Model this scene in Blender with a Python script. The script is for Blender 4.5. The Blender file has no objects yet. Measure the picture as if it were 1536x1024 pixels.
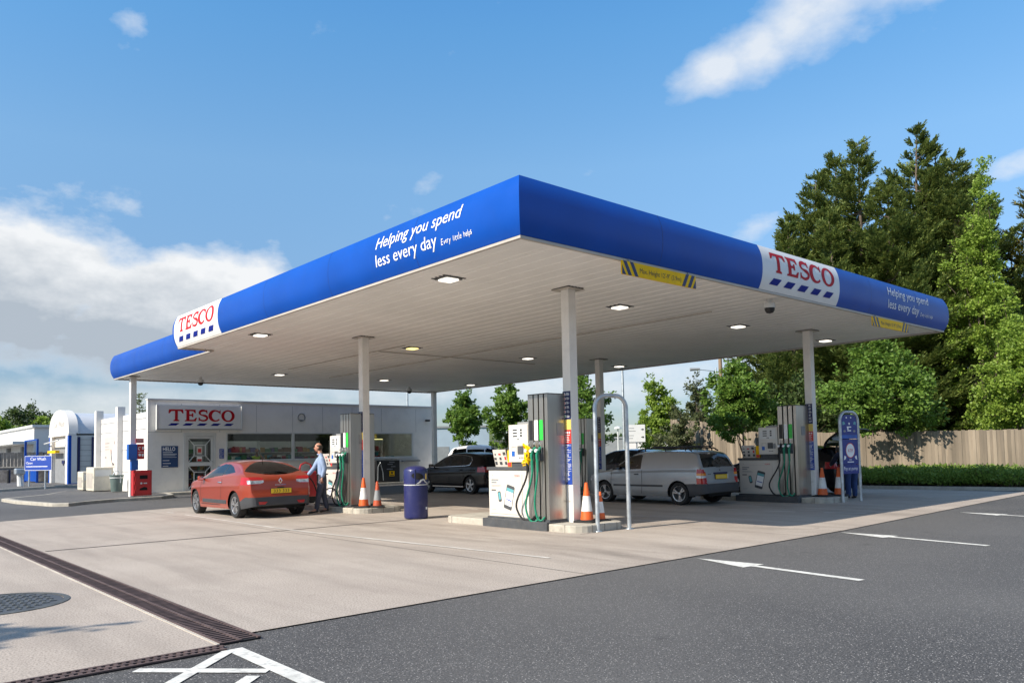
import bpy, bmesh, math, random
from mathutils import Vector, Matrix, noise as mnoise
SC = bpy.context.scene
COL = SC.collection
R = math.radians
PI = math.pi

# ---------------------------------------------------------------- helpers
OFF = {}

class MB:
    """collects geometry; build() links it as ONE mesh object"""
    def __init__(self):
        self.v = []; self.f = []; self.mi = []
    def add(self, vs, fs, mi=0, M=None):
        n = len(self.v)
        if M is not None:
            vs = [M @ Vector(p) for p in vs]
        self.v += [tuple(p) for p in vs]
        for f in fs:
            self.f.append(tuple(i + n for i in f)); self.mi.append(mi)
        return self
    def box(self, x0, x1, y0, y1, z0, z1, mi=0, M=None):
        return self.add([(x0,y0,z0),(x1,y0,z0),(x1,y1,z0),(x0,y1,z0),(x0,y0,z1),(x1,y0,z1),(x1,y1,z1),(x0,y1,z1)],
                        [(0,3,2,1),(4,5,6,7),(0,1,5,4),(1,2,6,5),(2,3,7,6),(3,0,4,7)], mi, M)
    def quad(self, a, b, c, d, mi=0):
        return self.add([a,b,c,d], [(0,1,2,3)], mi)
    def prism(self, poly, z0, z1, mi=0, M=None):
        n = len(poly)
        vs = [(x,y,z0) for x,y in poly] + [(x,y,z1) for x,y in poly]
        fs = [tuple(range(n-1,-1,-1)), tuple(range(n,2*n))]
        fs += [(i,(i+1)%n,(i+1)%n+n,i+n) for i in range(n)]
        return self.add(vs, fs, mi, M)
    def tube(self, pts, r, n=8, mi=0, caps=True, M=None):
        pts = [Vector(p) for p in pts]
        rs = r if isinstance(r,(list,tuple)) else [r]*len(pts)
        vs = []; fs = []
        up = None
        for i,p in enumerate(pts):
            t = (pts[min(i+1,len(pts)-1)] - pts[max(i-1,0)])
            if t.length < 1e-9: t = Vector((0,0,1))
            t.normalize()
            if up is None:
                up = Vector((0,0,1)) if abs(t.z) < .9 else Vector((1,0,0))
            a = t.cross(up)
            if a.length < 1e-6: a = t.orthogonal()
            a.normalize(); b = a.cross(t); up = b
            for k in range(n):
                w = 2*PI*k/n
                vs.append(p + (a*math.cos(w) + b*math.sin(w))*rs[i])
        for i in range(len(pts)-1):
            for k in range(n):
                fs.append((i*n+k, i*n+(k+1)%n, (i+1)*n+(k+1)%n, (i+1)*n+k))
        if caps:
            fs.append(tuple(range(n-1,-1,-1))); fs.append(tuple(range((len(pts)-1)*n, len(pts)*n)))
        return self.add(vs, fs, mi, M)
    def lathe(self, prof, n=24, cx=0, cy=0, mi=0, M=None, a0=0, a1=2*PI, axis='z'):
        full = abs(a1-a0-2*PI) < 1e-6
        m = n if full else n+1
        vs = []; fs = []
        for rr,z in prof:
            for k in range(m):
                w = a0 + (a1-a0)*k/n
                if axis == 'z': vs.append((cx+rr*math.cos(w), cy+rr*math.sin(w), z))
                else: vs.append((z, cx+rr*math.cos(w), cy+rr*math.sin(w)))
        for i in range(len(prof)-1):
            for k in range(n):
                k2 = (k+1)%m
                fs.append((i*m+k, i*m+k2, (i+1)*m+k2, (i+1)*m+k))
        return self.add(vs, fs, mi, M)
    def build(self, name, mat, parent=None, smooth=False, bevel=0, angle=35, fix=True):
        me = bpy.data.meshes.new(name)
        off = OFF.get(parent.name, Vector((0,0,0))) if parent else Vector((0,0,0))
        me.from_pydata([(p[0]-off[0], p[1]-off[1], p[2]-off[2]) for p in self.v], [], self.f)
        mats = mat if isinstance(mat,(list,tuple)) else [mat]
        for m in mats: me.materials.append(m)
        if len(mats) > 1:
            me.polygons.foreach_set('material_index', self.mi)
        if fix:
            bm = bmesh.new(); bm.from_mesh(me)
            bmesh.ops.recalc_face_normals(bm, faces=bm.faces)
            bm.to_mesh(me); bm.free()
        if smooth:
            me.polygons.foreach_set('use_smooth', [True]*len(me.polygons))
            me.set_sharp_from_angle(angle=R(angle))
        me.update()
        o = bpy.data.objects.new(name, me); COL.objects.link(o)
        if parent:
            o.parent = parent; OFF[o.name] = off.copy()
        if bevel:
            b = o.modifiers.new('bevel','BEVEL'); b.width = bevel; b.segments = 2; b.limit_method = 'ANGLE'; b.angle_limit = R(40)
            b.harden_normals = False
        return o

def tag(o, label=None, cat=None, group=None, kind=None):
    if label: o['label'] = label
    if cat: o['category'] = cat
    if group: o['group'] = group
    if kind: o['kind'] = kind
    return o
def struct(o): o['kind'] = 'structure'; return o
def thing(name, label, cat, loc=(0,0,0), group=None):
    o = bpy.data.objects.new(name, None); COL.objects.link(o)
    o.location = loc; o.empty_display_size = .2
    OFF[o.name] = Vector(loc)
    return tag(o, label, cat, group)
def copy_tree(o, loc=None, rz=None, label=None, parent=None):
    c = o.copy(); COL.objects.link(c)
    if parent: c.parent = parent
    if loc is not None: c.location = loc
    if rz is not None: c.rotation_euler = (0,0,rz)
    if label: c['label'] = label
    for ch in list(o.children): copy_tree(ch, parent=c)
    return c

# ---------------------------------------------------------------- materials
def nodes(name):
    m = bpy.data.materials.new(name); m.use_nodes = True
    nt = m.node_tree; nt.nodes.clear()
    return m, nt
def N(nt, t, **kw):
    n = nt.nodes.new(t)
    for k,v in kw.items():
        if k.startswith('i_'):
            n.inputs[k[2:].replace('_',' ')].default_value = v
        else: setattr(n, k, v)
    return n
def L(nt, a, b): nt.links.new(a, b)
def rgba(c): return (c[0],c[1],c[2],1)
def mixc(nt, fac, a, b, bt='MIX'):
    n = nt.nodes.new('ShaderNodeMix'); n.data_type = 'RGBA'; n.blend_type = bt
    for s,v in ((n.inputs[0],fac),(n.inputs[6],a),(n.inputs[7],b)):
        if isinstance(v, bpy.types.NodeSocket): L(nt, v, s)
        elif isinstance(v,(int,float)): s.default_value = v
        else: s.default_value = rgba(v)
    return n.outputs[2]
def math_(nt, op, a, b=None, c=None, clamp=False):
    n = nt.nodes.new('ShaderNodeMath'); n.operation = op; n.use_clamp = clamp
    for i,v in enumerate((a,b,c)):
        if v is None: continue
        if isinstance(v, bpy.types.NodeSocket): L(nt, v, n.inputs[i])
        else: n.inputs[i].default_value = v
    return n.outputs[0]
def ramp(nt, fac, p0, p1, c0=(0,0,0), c1=(1,1,1)):
    n = nt.nodes.new('ShaderNodeValToRGB')
    n.color_ramp.elements[0].position = p0; n.color_ramp.elements[0].color = rgba(c0)
    n.color_ramp.elements[1].position = p1; n.color_ramp.elements[1].color = rgba(c1)
    L(nt, fac, n.inputs[0]); return n.outputs[0]
def noise_(nt, vec, scale, detail=4, rough=.55):
    n = N(nt,'ShaderNodeTexNoise'); n.inputs['Scale'].default_value = scale
    n.inputs['Detail'].default_value = detail; n.inputs['Roughness'].default_value = rough
    if vec is not None: L(nt, vec, n.inputs['Vector'])
    return n.outputs['Fac']
def coords(nt, world=False, scale=None):
    if world: v = N(nt,'ShaderNodeNewGeometry').outputs['Position']
    else: v = N(nt,'ShaderNodeTexCoord').outputs['Object']
    if scale:
        mp = N(nt,'ShaderNodeMapping'); mp.inputs['Scale'].default_value = scale
        L(nt, v, mp.inputs['Vector']); v = mp.outputs['Vector']
    return v
def finish(nt, shader):
    o = N(nt,'ShaderNodeOutputMaterial'); L(nt, shader, o.inputs['Surface'])
def bump_(nt, h, strength, dist):
    b = N(nt,'ShaderNodeBump'); b.inputs['Strength'].default_value = strength; b.inputs['Distance'].default_value = dist
    L(nt, h, b.inputs['Height']); return b.outputs['Normal']

def mat(name, col, rough=.5, metal=0, var=.12, vs=3, bump=0, bs=60, coat=0, dirt=0, dcol=(.16,.14,.11), world=False, emit=0, spec=.5, stretch=None, back=None, island=0):
    m, nt = nodes(name)
    p = N(nt,'ShaderNodeBsdfPrincipled')
    v = coords(nt, world, stretch)
    c = rgba(col)
    if var:
        f = noise_(nt, v, vs, 5)
        f = ramp(nt, f, .3, .7)
        c = mixc(nt, f, tuple(x*(1-var) for x in col), tuple(min(1,x*(1+var)) for x in col))
    if island:
        ri = N(nt,'ShaderNodeNewGeometry').outputs['Random Per Island']
        k = math_(nt,'MULTIPLY_ADD', ri, 2*island, 1-island)
        cc = N(nt,'ShaderNodeCombineColor'); [L(nt, k, cc.inputs[q]) for q in range(3)]
        c = mixc(nt, 1.0, c if not isinstance(c,tuple) else c[:3], cc.outputs[0], 'MULTIPLY')
    if dirt:
        f2 = ramp(nt, noise_(nt, v, vs*2.7, 6, .65), .5, .78)
        c = mixc(nt, math_(nt,'MULTIPLY',f2,dirt), c if not isinstance(c,tuple) else c, dcol)
    if back:
        g = N(nt,'ShaderNodeNewGeometry').outputs['Backfacing']
        c = mixc(nt, g, c if not isinstance(c,tuple) else c[:3], back)
    if isinstance(c, tuple): p.inputs['Base Color'].default_value = c
    else: L(nt, c, p.inputs['Base Color'])
    p.inputs['Metallic'].default_value = metal
    p.inputs['Specular IOR Level'].default_value = spec
    p.inputs['Roughness'].default_value = rough
    if rough and var:
        rr = noise_(nt, v, vs*4, 3)
        L(nt, math_(nt,'MULTIPLY_ADD', rr, rough*.35, rough*.82), p.inputs['Roughness'])
    p.inputs['Coat Weight'].default_value = coat; p.inputs['Coat Roughness'].default_value = .06
    if bump:
        L(nt, bump_(nt, noise_(nt, v, bs, 4), .6, bump), p.inputs['Normal'])
    if emit:
        p.inputs['Emission Color'].default_value = rgba(col); p.inputs['Emission Strength'].default_value = emit
    finish(nt, p.outputs[0]); return m

def glass_mat(name, tint=(.30,.36,.35), refl=.5):
    m, nt = nodes(name)
    tr = N(nt,'ShaderNodeBsdfTransparent'); tr.inputs[0].default_value = rgba(tint)
    gl = N(nt,'ShaderNodeBsdfGlossy'); gl.inputs[0].default_value = (.95,.97,1,1); gl.inputs['Roughness'].default_value = .015
    lw = N(nt,'ShaderNodeFresnel'); lw.inputs['IOR'].default_value = 1.5+refl*.4
    mx = N(nt,'ShaderNodeMixShader'); L(nt, lw.outputs[0], mx.inputs[0]); L(nt, tr.outputs[0], mx.inputs[1]); L(nt, gl.outputs[0], mx.inputs[2])
    finish(nt, mx.outputs[0]); return m

def asphalt_mat():
    m, nt = nodes('asphalt'); p = N(nt,'ShaderNodeBsdfPrincipled')
    v = coords(nt, True)
    base = mixc(nt, ramp(nt, noise_(nt, v, .35, 5, .6), .3,.72), (.108,.103,.098), (.146,.139,.131))
    base = mixc(nt, ramp(nt, noise_(nt, v, 70, 3, .7), .3,.7), tuple(x*.5 for x in (1,1,1)), (1.5,1.5,1.5), 'MIX') if False else base
    g = noise_(nt, v, 70, 3, .75)
    base = mixc(nt, ramp(nt, g, .38,.62), (.022,.022,.023), base)
    vo = N(nt,'ShaderNodeTexVoronoi'); vo.inputs['Scale'].default_value = 62; L(nt, v, vo.inputs['Vector'])
    sz = ramp(nt, vo.outputs['Distance'], .17,.36, (1,1,1),(0,0,0))
    sep = N(nt,'ShaderNodeSeparateColor'); L(nt, vo.outputs['Color'], sep.inputs[0])
    pick = math_(nt,'GREATER_THAN', sep.outputs[0], .60)
    fl = math_(nt,'MULTIPLY', sz, pick)
    fc = mixc(nt, sep.outputs[1], (.18,.17,.16), (.62,.59,.55))
    base = mixc(nt, fl, base, fc)
    pt = ramp(nt, noise_(nt, v, .16, 3, .5), .42,.58)
    base = mixc(nt, math_(nt,'MULTIPLY', pt, .28), base, (.155,.148,.138))
    # oil spots
    sp = ramp(nt, noise_(nt, v, 1.3, 4, .6), .66,.76)
    base = mixc(nt, math_(nt,'MULTIPLY', sp, .45), base, (.02,.02,.021))
    L(nt, base, p.inputs['Base Color']); p.inputs['Roughness'].default_value = .78
    L(nt, bump_(nt, g, .8, .006), p.inputs['Normal'])
    finish(nt, p.outputs[0]); return m

def concrete_mat(name, c0, c1, stain=.4, lanes=True):
    m, nt = nodes(name); p = N(nt,'ShaderNodeBsdfPrincipled')
    v = coords(nt, True)
    vs = coords(nt, True, (1.6,.22,1))
    base = mixc(nt, ramp(nt, noise_(nt, v, .5, 6, .62), .3,.72), c0, c1)
    base = mixc(nt, math_(nt,'MULTIPLY', ramp(nt, noise_(nt, vs, 1.0, 6, .6), .46,.8), stain), base, tuple(x*.45 for x in c0))
    base = mixc(nt, math_(nt,'MULTIPLY', ramp(nt, noise_(nt, v, 2.4, 5, .65), .62,.78), stain*.7), base, tuple(x*.35 for x in c0))
    g = noise_(nt, v, 60, 3, .7)
    base = mixc(nt, ramp(nt, g, .34,.56), tuple(x*.50 for x in c0), base)
    ex = ramp(nt, noise_(nt, v, 120, 2, .6), .64,.72)
    base = mixc(nt, math_(nt,'MULTIPLY', ex, .7), base, tuple(x*.42 for x in c0))
    if lanes:
        # drips and tyre grime where cars stop beside the pumps
        sp_ = N(nt,'ShaderNodeSeparateXYZ'); L(nt, v, sp_.inputs[0])
        gs = lambda x0,w: math_(nt,'EXPONENT', math_(nt,'MULTIPLY', math_(nt,'POWER', math_(nt,'ABSOLUTE', math_(nt,'DIVIDE', math_(nt,'SUBTRACT', sp_.outputs[0], x0), w)), 2), -1))
        ln_ = math_(nt,'MAXIMUM', math_(nt,'MAXIMUM', gs(1.1,.7), gs(2.2,.35)), math_(nt,'MAXIMUM', gs(5.6,.9), gs(10.3,1.0)))
        st = math_(nt,'MULTIPLY', ln_, ramp(nt, noise_(nt, coords(nt, True, (2.2,.5,1)), 1.3, 6, .65), .42,.70))
        base = mixc(nt, math_(nt,'MULTIPLY', st, .55), base, (.12,.098,.08))
        dr_ = ramp(nt, noise_(nt, v, 3.6, 3, .5), .70,.74)
        base = mixc(nt, math_(nt,'MULTIPLY', math_(nt,'MULTIPLY', dr_, ln_), .7), base, (.07,.06,.05))
    L(nt, base, p.inputs['Base Color']); p.inputs['Roughness'].default_value = .82
    L(nt, bump_(nt, g, .5, .006), p.inputs['Normal'])
    finish(nt, p.outputs[0]); return m

def leaf_mat(name, c0, c1, c2, scale=1.2, trans=.35):
    m, nt = nodes(name)
    v = coords(nt)
    oi = N(nt,'ShaderNodeObjectInfo')
    f = ramp(nt, noise_(nt, v, scale, 4, .6), .32,.68)
    c = mixc(nt, f, c0, c1)
    f2 = ramp(nt, noise_(nt, v, scale*9, 2), .45,.7)
    c = mixc(nt, f2, c, c2)
    p = N(nt,'ShaderNodeBsdfPrincipled'); L(nt, c, p.inputs['Base Color']); p.inputs['Roughness'].default_value = .5
    p.inputs['Specular IOR Level'].default_value = .35
    t = N(nt,'ShaderNodeBsdfTranslucent')
    L(nt, mixc(nt, .5, c, (.35,.45,.05), 'MIX') if False else c, t.inputs[0])
    mx = N(nt,'ShaderNodeMixShader'); mx.inputs[0].default_value = trans
    L(nt, p.outputs[0], mx.inputs[1]); L(nt, t.outputs[0], mx.inputs[2])
    finish(nt, mx.outputs[0]); return m

M_ = {}
M_['asphalt'] = asphalt_mat()
M_['concrete'] = concrete_mat('forecourt_concrete', (.415,.352,.296), (.535,.465,.395), .6)
M_['kerb'] = mat('kerb_concrete', (.42,.39,.33), .85, 0, .18, 4, .004, 40, dirt=.45)
M_['paint'] = mat('road_paint', (.66,.65,.60), .75, 0, .2, 5, .003, 70, dirt=.8, dcol=(.2,.19,.18), world=True)
M_['worn'] = mat('worn_paint', (.56,.53,.48), .75, 0, .25, 1.2, 0, 60, dirt=1.0, dcol=(.36,.33,.29), world=True)
M_['joint'] = mat('joint_sealant', (.07,.062,.058), .9, 0, .3, 3, world=True)
M_['fjoint'] = mat('faded_joint', (.2,.18,.16), .9, 0, .3, 3, world=True)
M_['iron'] = mat('cast_iron', (.115,.078,.07), .75, .3, .35, 6, .002, 80, world=True)
M_['grey_iron'] = mat('grey_iron', (.12,.125,.12), .6, .4, .3, 6, .002, 80, world=True)
M_['void'] = mat('dark_void', (.008,.008,.008), .9, 0, 0)
M_['blue'] = mat('fascia_blue', (.000,.064,.37), .38, 0, .10, .7, 0, 60, coat=0, spec=.30, dirt=.10, dcol=(.03,.05,.2), world=True)
M_['white'] = mat('white_panel', (.76,.76,.75), .42, 0, .05, 1.5, coat=0, spec=.2, dirt=.12, dcol=(.4,.38,.35), world=True)
M_['red_text'] = mat('red_lettering', (.46,.012,.02), .5, 0, .05, spec=.12)
M_['blue_text'] = mat('navy_lettering', (.008,.02,.22), .5, 0, .05, spec=.12)
M_['text_w'] = mat('white_lettering', (.84,.84,.84), .5, 0, 0, spec=.15)
M_['soffit'] = mat('soffit_metal', (.90,.88,.84), .55, 0, .05, .6, dirt=.10, dcol=(.4,.37,.33), world=True)
M_['column'] = mat('column_paint', (.78,.76,.72), .45, 0, .06, 1.2, dirt=.22, dcol=(.36,.34,.32), world=True)
M_['trim_beige'] = mat('edge_trim', (.45,.41,.36), .5, 0, .1, 2)
M_['black'] = mat('black_plastic', (.016,.016,.018), .45, 0, .2, 4)
M_['rubber'] = mat('black_rubber', (.018,.018,.019), .8, 0, .25, 9)
M_['dkgrey'] = mat('dark_grey', (.06,.064,.07), .55, 0, .2, 4, dirt=.3)
M_['grey'] = mat('mid_grey', (.25,.26,.27), .5, 0, .1, 3, dirt=.2)
M_['lamp'] = mat('lamp_lens', (1,.93,.80), .4, 0, 0, emit=1.05)
M_['lamp_y'] = mat('lamp_lens_yellow', (1,.80,.28), .4, 0, 0, emit=1.2)
M_['steel'] = mat('stainless_steel', (.42,.395,.36), .34, .9, .12, 1.6, .0006, 14, stretch=(6,6,.5))
M_['galv'] = mat('galvanised_steel', (.50,.54,.57), .45, .75, .22, 7)
M_['enamel'] = mat('white_enamel', (.62,.59,.54), .35, 0, .05, 2, dirt=.18, dcol=(.5,.42,.34))
M_['poster'] = mat('poster_paper', (.62,.575,.52), .45, 0, .03, 2)
M_['cream'] = mat('cream_casing', (.62,.58,.48), .5, 0, .08, 3, dirt=.25)
M_['yellow'] = mat('yellow', (.88,.52,.004), .5, spec=.15, metal=0, var=.08, vs=3, dirt=.2)
M_['yellow_old'] = mat('yellow_board', (.88,.52,.004), .45, 0, .08, 3, dirt=.2)
M_['navy'] = mat('navy', (.012,.018,.085), .4, 0, .08, 3)
M_['noticeblue'] = mat('notice_blue', (.02,.06,.34), .4, 0, .08, 3)
M_['noticered'] = mat('notice_red', (.62,.045,.04), .4, 0, .08, 3)
M_['noticeyellow'] = mat('notice_yellow', (.75,.55,.14), .4, 0, .08, 3)
M_['binblue'] = mat('bin_blue', (.014,.019,.105), .36, 0, .12, 2, coat=.2, dirt=.25, dcol=(.12,.12,.2))
M_['orange'] = mat('cone_orange', (.72,.12,.018), .5, 0, .14, 6, dirt=.3, dcol=(.12,.05,.03))
M_['orange_d'] = mat('cone_orange_dirty', (.50,.085,.03), .55, 0, .2, 6, dirt=.7, dcol=(.06,.03,.025))
M_['sleeve'] = mat('cone_sleeve', (.72,.72,.70), .4, 0, .12, 6, dirt=.35, dcol=(.3,.29,.28))
M_['green'] = mat('green_hose', (.012,.21,.12), .45, 0, .12, 6)
M_['brightgreen'] = mat('bright_green', (.03,.50,.06), .4, 0, .05)
M_['red'] = mat('red_paint', (.50,.016,.02), .35, 0, .10, 3, coat=.3, dirt=.2, dcol=(.15,.02,.02))
M_['cobalt'] = mat('cobalt_blue', (.01,.11,.45), .35, 0, .1, 3, coat=.2)
M_['cladding'] = mat('wall_cladding', (.82,.80,.755), .45, .0, .05, .9, dirt=.22, dcol=(.38,.37,.36), world=True)
M_['cladwhite'] = mat('white_cladding', (.70,.68,.65), .5, 0, .05, .9, dirt=.15, dcol=(.5,.48,.46), world=True)
M_['frame'] = mat('white_frame', (.62,.63,.62), .4, 0, .05, 3)
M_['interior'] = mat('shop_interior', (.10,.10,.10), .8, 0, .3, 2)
M_['glass'] = glass_mat('window_glass', (.40,.44,.43), 0)
M_['carglass'] = glass_mat('car_glass', (.34,.40,.39), .6)
M_['darkglass'] = glass_mat('dark_car_glass', (.03,.036,.036), .1)
M_['fence'] = mat('weathered_boards', (.225,.183,.136), .85, 0, .22, 5, .004, 20, dirt=.5, dcol=(.13,.11,.085), stretch=(1,1,.12), island=.30)
M_['darkfence'] = mat('grey_boards', (.10,.10,.10), .85, 0, .3, 3)
M_['stone'] = mat('rubble_stone', (.15,.14,.13), .9, 0, .6, 2.2, .03, 6, dirt=.5, dcol=(.05,.05,.05))
M_['bark'] = mat('bark', (.13,.10,.075), .9, 0, .35, 4, .02, 18)
M_['soil'] = mat('dark_soil', (.04,.032,.024), .95, 0, .3, 5, world=True)
M_['grass'] = mat('grass_ground', (.05,.085,.02), .95, 0, .35, 1.5, .02, 30, world=True)
M_['leaf_con'] = leaf_mat('conifer_foliage', (.075,.125,.033), (.155,.21,.052), (.265,.295,.07), .9, .36)
M_['leaf_con2'] = leaf_mat('golden_conifer_foliage', (.07,.09,.02), (.15,.15,.025), (.20,.17,.03), .9, .25)
M_['leaf_lime'] = leaf_mat('bright_foliage', (.155,.255,.034), (.26,.375,.055), (.36,.46,.085), .8, .42)
M_['leaf_maple'] = leaf_mat('maple_foliage', (.09,.18,.028), (.155,.265,.046), (.23,.34,.06), 1.2, .4)
M_['leaf_dark'] = leaf_mat('dark_foliage', (.04,.075,.022), (.08,.125,.034), (.12,.155,.045), 1.0, .3)
M_['leaf_olive'] = leaf_mat('olive_foliage', (.075,.10,.04), (.12,.145,.06), (.17,.18,.08), 1.2, .3)
M_['leaf_hedge'] = leaf_mat('hedge_foliage', (.11,.20,.035), (.19,.29,.05), (.27,.36,.07), 2.2, .35)
M_['bluegrey'] = mat('blue_grey_wall', (.34,.42,.50), .7, 0, .06, 1)
M_['skin'] = mat('skin', (.46,.23,.155), .55, 0, .08, 20)
M_['hair_dark'] = mat('brown_hair', (.05,.032,.022), .7, 0, .2, 30)
M_['hair_grey'] = mat('grey_hair', (.18,.16,.14), .7, 0, .2, 30)
M_['shirt'] = mat('pale_blue_shirt', (.26,.345,.51), .75, 0, .1, 8, .006, 9)
M_['trousers'] = mat('grey_blue_trousers', (.05,.056,.08), .8, 0, .15, 8, .006, 9)
M_['shoe'] = mat('black_shoe', (.012,.011,.011), .4, 0, .1)
M_['hivis'] = mat('hi_vis', (.55,.75,.02), .7, 0, .08, 8)
M_['greencloth'] = mat('green_cloth', (.015,.07,.035), .8, 0, .15, 8)
M_['jeans'] = mat('blue_jeans', (.02,.05,.16), .8, 0, .2, 8, .006, 9)
M_['jacket'] = mat('dark_jacket', (.02,.024,.05), .8, 0, .2, 8, .006, 9)
M_['redcloth'] = mat('red_cloth', (.48,.012,.03), .75, 0, .15, 8, .008, 9)
M_['plate'] = mat('yellow_plate', (.80,.52,.02), .4, 0, .03)
M_['chrome'] = mat('chrome', (.75,.75,.76), .12, 1, .03)
M_['alloy'] = mat('alloy_wheel', (.55,.55,.56), .3, .85, .08)
M_['redlens'] = mat('red_lens', (.42,.008,.012), .15, 0, .1, coat=.6)
M_['amber'] = mat('amber_lens', (.75,.25,.02), .15, 0, .1, coat=.6)
M_['clearlens'] = mat('clear_lens', (.50,.53,.56), .12, .3, .45, 16, coat=.6)
M_['carblack'] = mat('black_car_paint', (.0035,.003,.0045), .22, 0, .05, 1, coat=.25, spec=.3, back=(.02,.02,.02))
M_['cardark'] = mat('midnight_car_paint', (.012,.014,.03), .3, .2, .05, 1, coat=1, back=(.02,.02,.02))
M_['carred'] = mat('red_orange_car_paint', (.36,.046,.017), .30, .40, 0, 1, coat=.8, back=(.02,.02,.02))
M_['carsilver'] = mat('silver_car_paint', (.35,.365,.38), .36, .55, .05, 1, coat=.8, back=(.03,.03,.03), dirt=.08)
M_['carwhite'] = mat('white_car_paint', (.78,.78,.78), .3, 0, .05, 1, coat=.8, back=(.03,.03,.03))
M_['bumper'] = mat('grey_bumper', (.045,.047,.052), .5, 0, .1, 3)
M_['seat'] = mat('car_seat', (.03,.03,.032), .85, 0, .2, 6)
M_['wood'] = mat('wood_pole', (.24,.17,.11), .85, 0, .3, 4, .005, 20)

# ---------------------------------------------------------------- lettering
def text_geo(s, size=1.0, shear=0, spacing=1.0, bold=0):
    cu = bpy.data.curves.new('t','FONT'); cu.body = s; cu.size = size; cu.shear = shear; cu.space_character = spacing
    cu.offset = bold; cu.fill_mode = 'FRONT'; cu.resolution_u = 3
    o = bpy.data.objects.new('t', cu); COL.objects.link(o)
    dg = bpy.context.evaluated_depsgraph_get()
    me = bpy.data.meshes.new_from_object(o.evaluated_get(dg))
    vs = [(v.co.x, v.co.y) for v in me.vertices]; fs = [tuple(p.vertices) for p in me.polygons]
    bpy.data.objects.remove(o); bpy.data.curves.remove(cu); bpy.data.meshes.remove(me)
    return vs, fs
def fit(geo, w=None, h=None, x0=0, y0=0, capref=None):
    """scale geometry so its width is w (and height of cap H is h if given)"""
    vs, fs = geo
    xs = [p[0] for p in vs]; a, b = min(xs), max(xs)
    sx = w/(b-a) if w else 1
    sy = sx if h is None else h
    return [((x-a)*sx + x0, y*sy + y0) for x,y in vs], fs
def merge(*geos):
    V = []; F = []
    for vs, fs in geos:
        n = len(V); V += vs; F += [tuple(i+n for i in f) for f in fs]
    return V, F
def slab_word():
    """the five slab-serif capitals T E S C O, unit cap height, plus the five slanted dashes below"""
    out = []
    def poly(pts, dx): out.append(([(x+dx,y) for x,y in pts], [tuple(range(len(pts)))]))
    def band(cl, dx):
        vs = []; n = len(cl)
        for i,(x,y,w) in enumerate(cl):
            x0,y0,_ = cl[max(i-1,0)]; x1,y1,_ = cl[min(i+1,n-1)]
            l = math.hypot(x1-x0, y1-y0) or 1; nx, ny = -(y1-y0)/l, (x1-x0)/l
            vs += [(x+nx*w/2+dx, y+ny*w/2), (x-nx*w/2+dx, y-ny*w/2)]
        out.append((vs, [(2*i,2*i+1,2*i+3,2*i+2) for i in range(n-1)]))
    # T
    poly([(.36,0),(.80,0),(.80,.09),(.69,.13),(.69,.86),(.92,.84),(1.04,.66),(1.13,.68),(1.08,1.0),(.02,1.0),(-.02,.68),(.07,.66),(.20,.84),(.47,.86),(.47,.13),(.36,.09)], 0)
    # E
    poly([(.0,0),(.86,0),(.95,.30),(.86,.32),(.70,.14),(.36,.13),(.36,.46),(.52,.46),(.58,.36),(.66,.36),(.66,.70),(.58,.70),(.52,.58),(.36,.58),(.36,.87),(.66,.86),(.78,.70),(.87,.71),(.83,1.0),(0,1.0),(0,.92),(.12,.89),(.12,.11),(0,.08)], 1.22)
    # S
    cl = []
    for i in range(15):
        a = R(28 + i*(242-28)/14); cl.append((.40+.30*math.cos(a), .735+.205*math.sin(a), .10+.10*math.sin(PI*i/14)))
    c2 = []
    for i in range(17):
        a = R(62 - i*(62+158)/16); c2.append((.38+.33*math.cos(a), .285+.225*math.sin(a), .20-.09*(i/16)))
    band(cl + c2, 2.28)
    poly([(.64,.70),(.74,.70),(.70,1.02),(.62,.97)], 2.28)
    poly([(.02,.34),(.12,.34),(.10,.10),(.03,-.02)], 2.28)
    # C
    cl = []
    for i in range(29):
        a = R(42 + i*(318-42)/28); t = abs(math.cos(a/1)) ; w = .12 + .17*max(0,-math.cos(a))**1.0
        cl.append((.52+.43*math.cos(a), .5+.445*math.sin(a), w))
    band(cl, 3.14); poly([(.86,.66),(.95,.66),(.95,1.02),(.83,.90)], 3.14)
    # O
    vs = []; n = 40
    for i in range(n):
        a = 2*PI*i/n; vs += [(.56+.57*math.cos(a), .5+.52*math.sin(a)), (.56+.315*math.cos(a), .5+.40*math.sin(a))]
    out.append(([(x+4.16,y) for x,y in vs], [(2*i,2*i+1,(2*i+3)%(2*n),(2*i+2)%(2*n)) for i in range(n)]))
    dash = []
    for k in range(5):
        x = -.06 + k*1.10
        dash.append(([(x,-.62),(x+.62,-.62),(x+.88,-.30),(x+.26,-.30)], [(0,1,2,3)]))
    return merge(*out), merge(*dash)
WORD, DASH = slab_word()
WORD_W = 5.29
def flat_mesh(geo, fn, cuts=None):
    """geo in (u,v) -> triangulated, optionally sliced at v levels, mapped with fn(u,v)->xyz; returns MB"""
    bm = bmesh.new()
    vv = [bm.verts.new((x,y,0)) for x,y in geo[0]]
    for f in geo[1]:
        try: bm.faces.new([vv[i] for i in f])
        except ValueError: pass
    bm.normal_update(); bmesh.ops.triangulate(bm, faces=bm.faces[:], ngon_method='EAR_CLIP')
    for c in (cuts or []):
        bmesh.ops.bisect_plane(bm, geom=bm.verts[:]+bm.edges[:]+bm.faces[:], plane_co=(0,c,0), plane_no=(0,1,0))
    bm.verts.index_update()
    m = MB(); m.add([fn(v.co.x, v.co.y) for v in bm.verts], [tuple(v.index for v in f.verts) for f in bm.faces])
    bm.free(); return m
def sc(geo, s, x0=0, y0=0, sy=None):
    sy = s if sy is None else sy
    return [(x*s+x0, y*sy+y0) for x,y in geo[0]], geo[1]
def rects(lst):
    return merge(*[([(x0,y0),(x1,y0),(x1,y1),(x0,y1)],[(0,1,2,3)]) for x0,x1,y0,y1 in lst])

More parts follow.
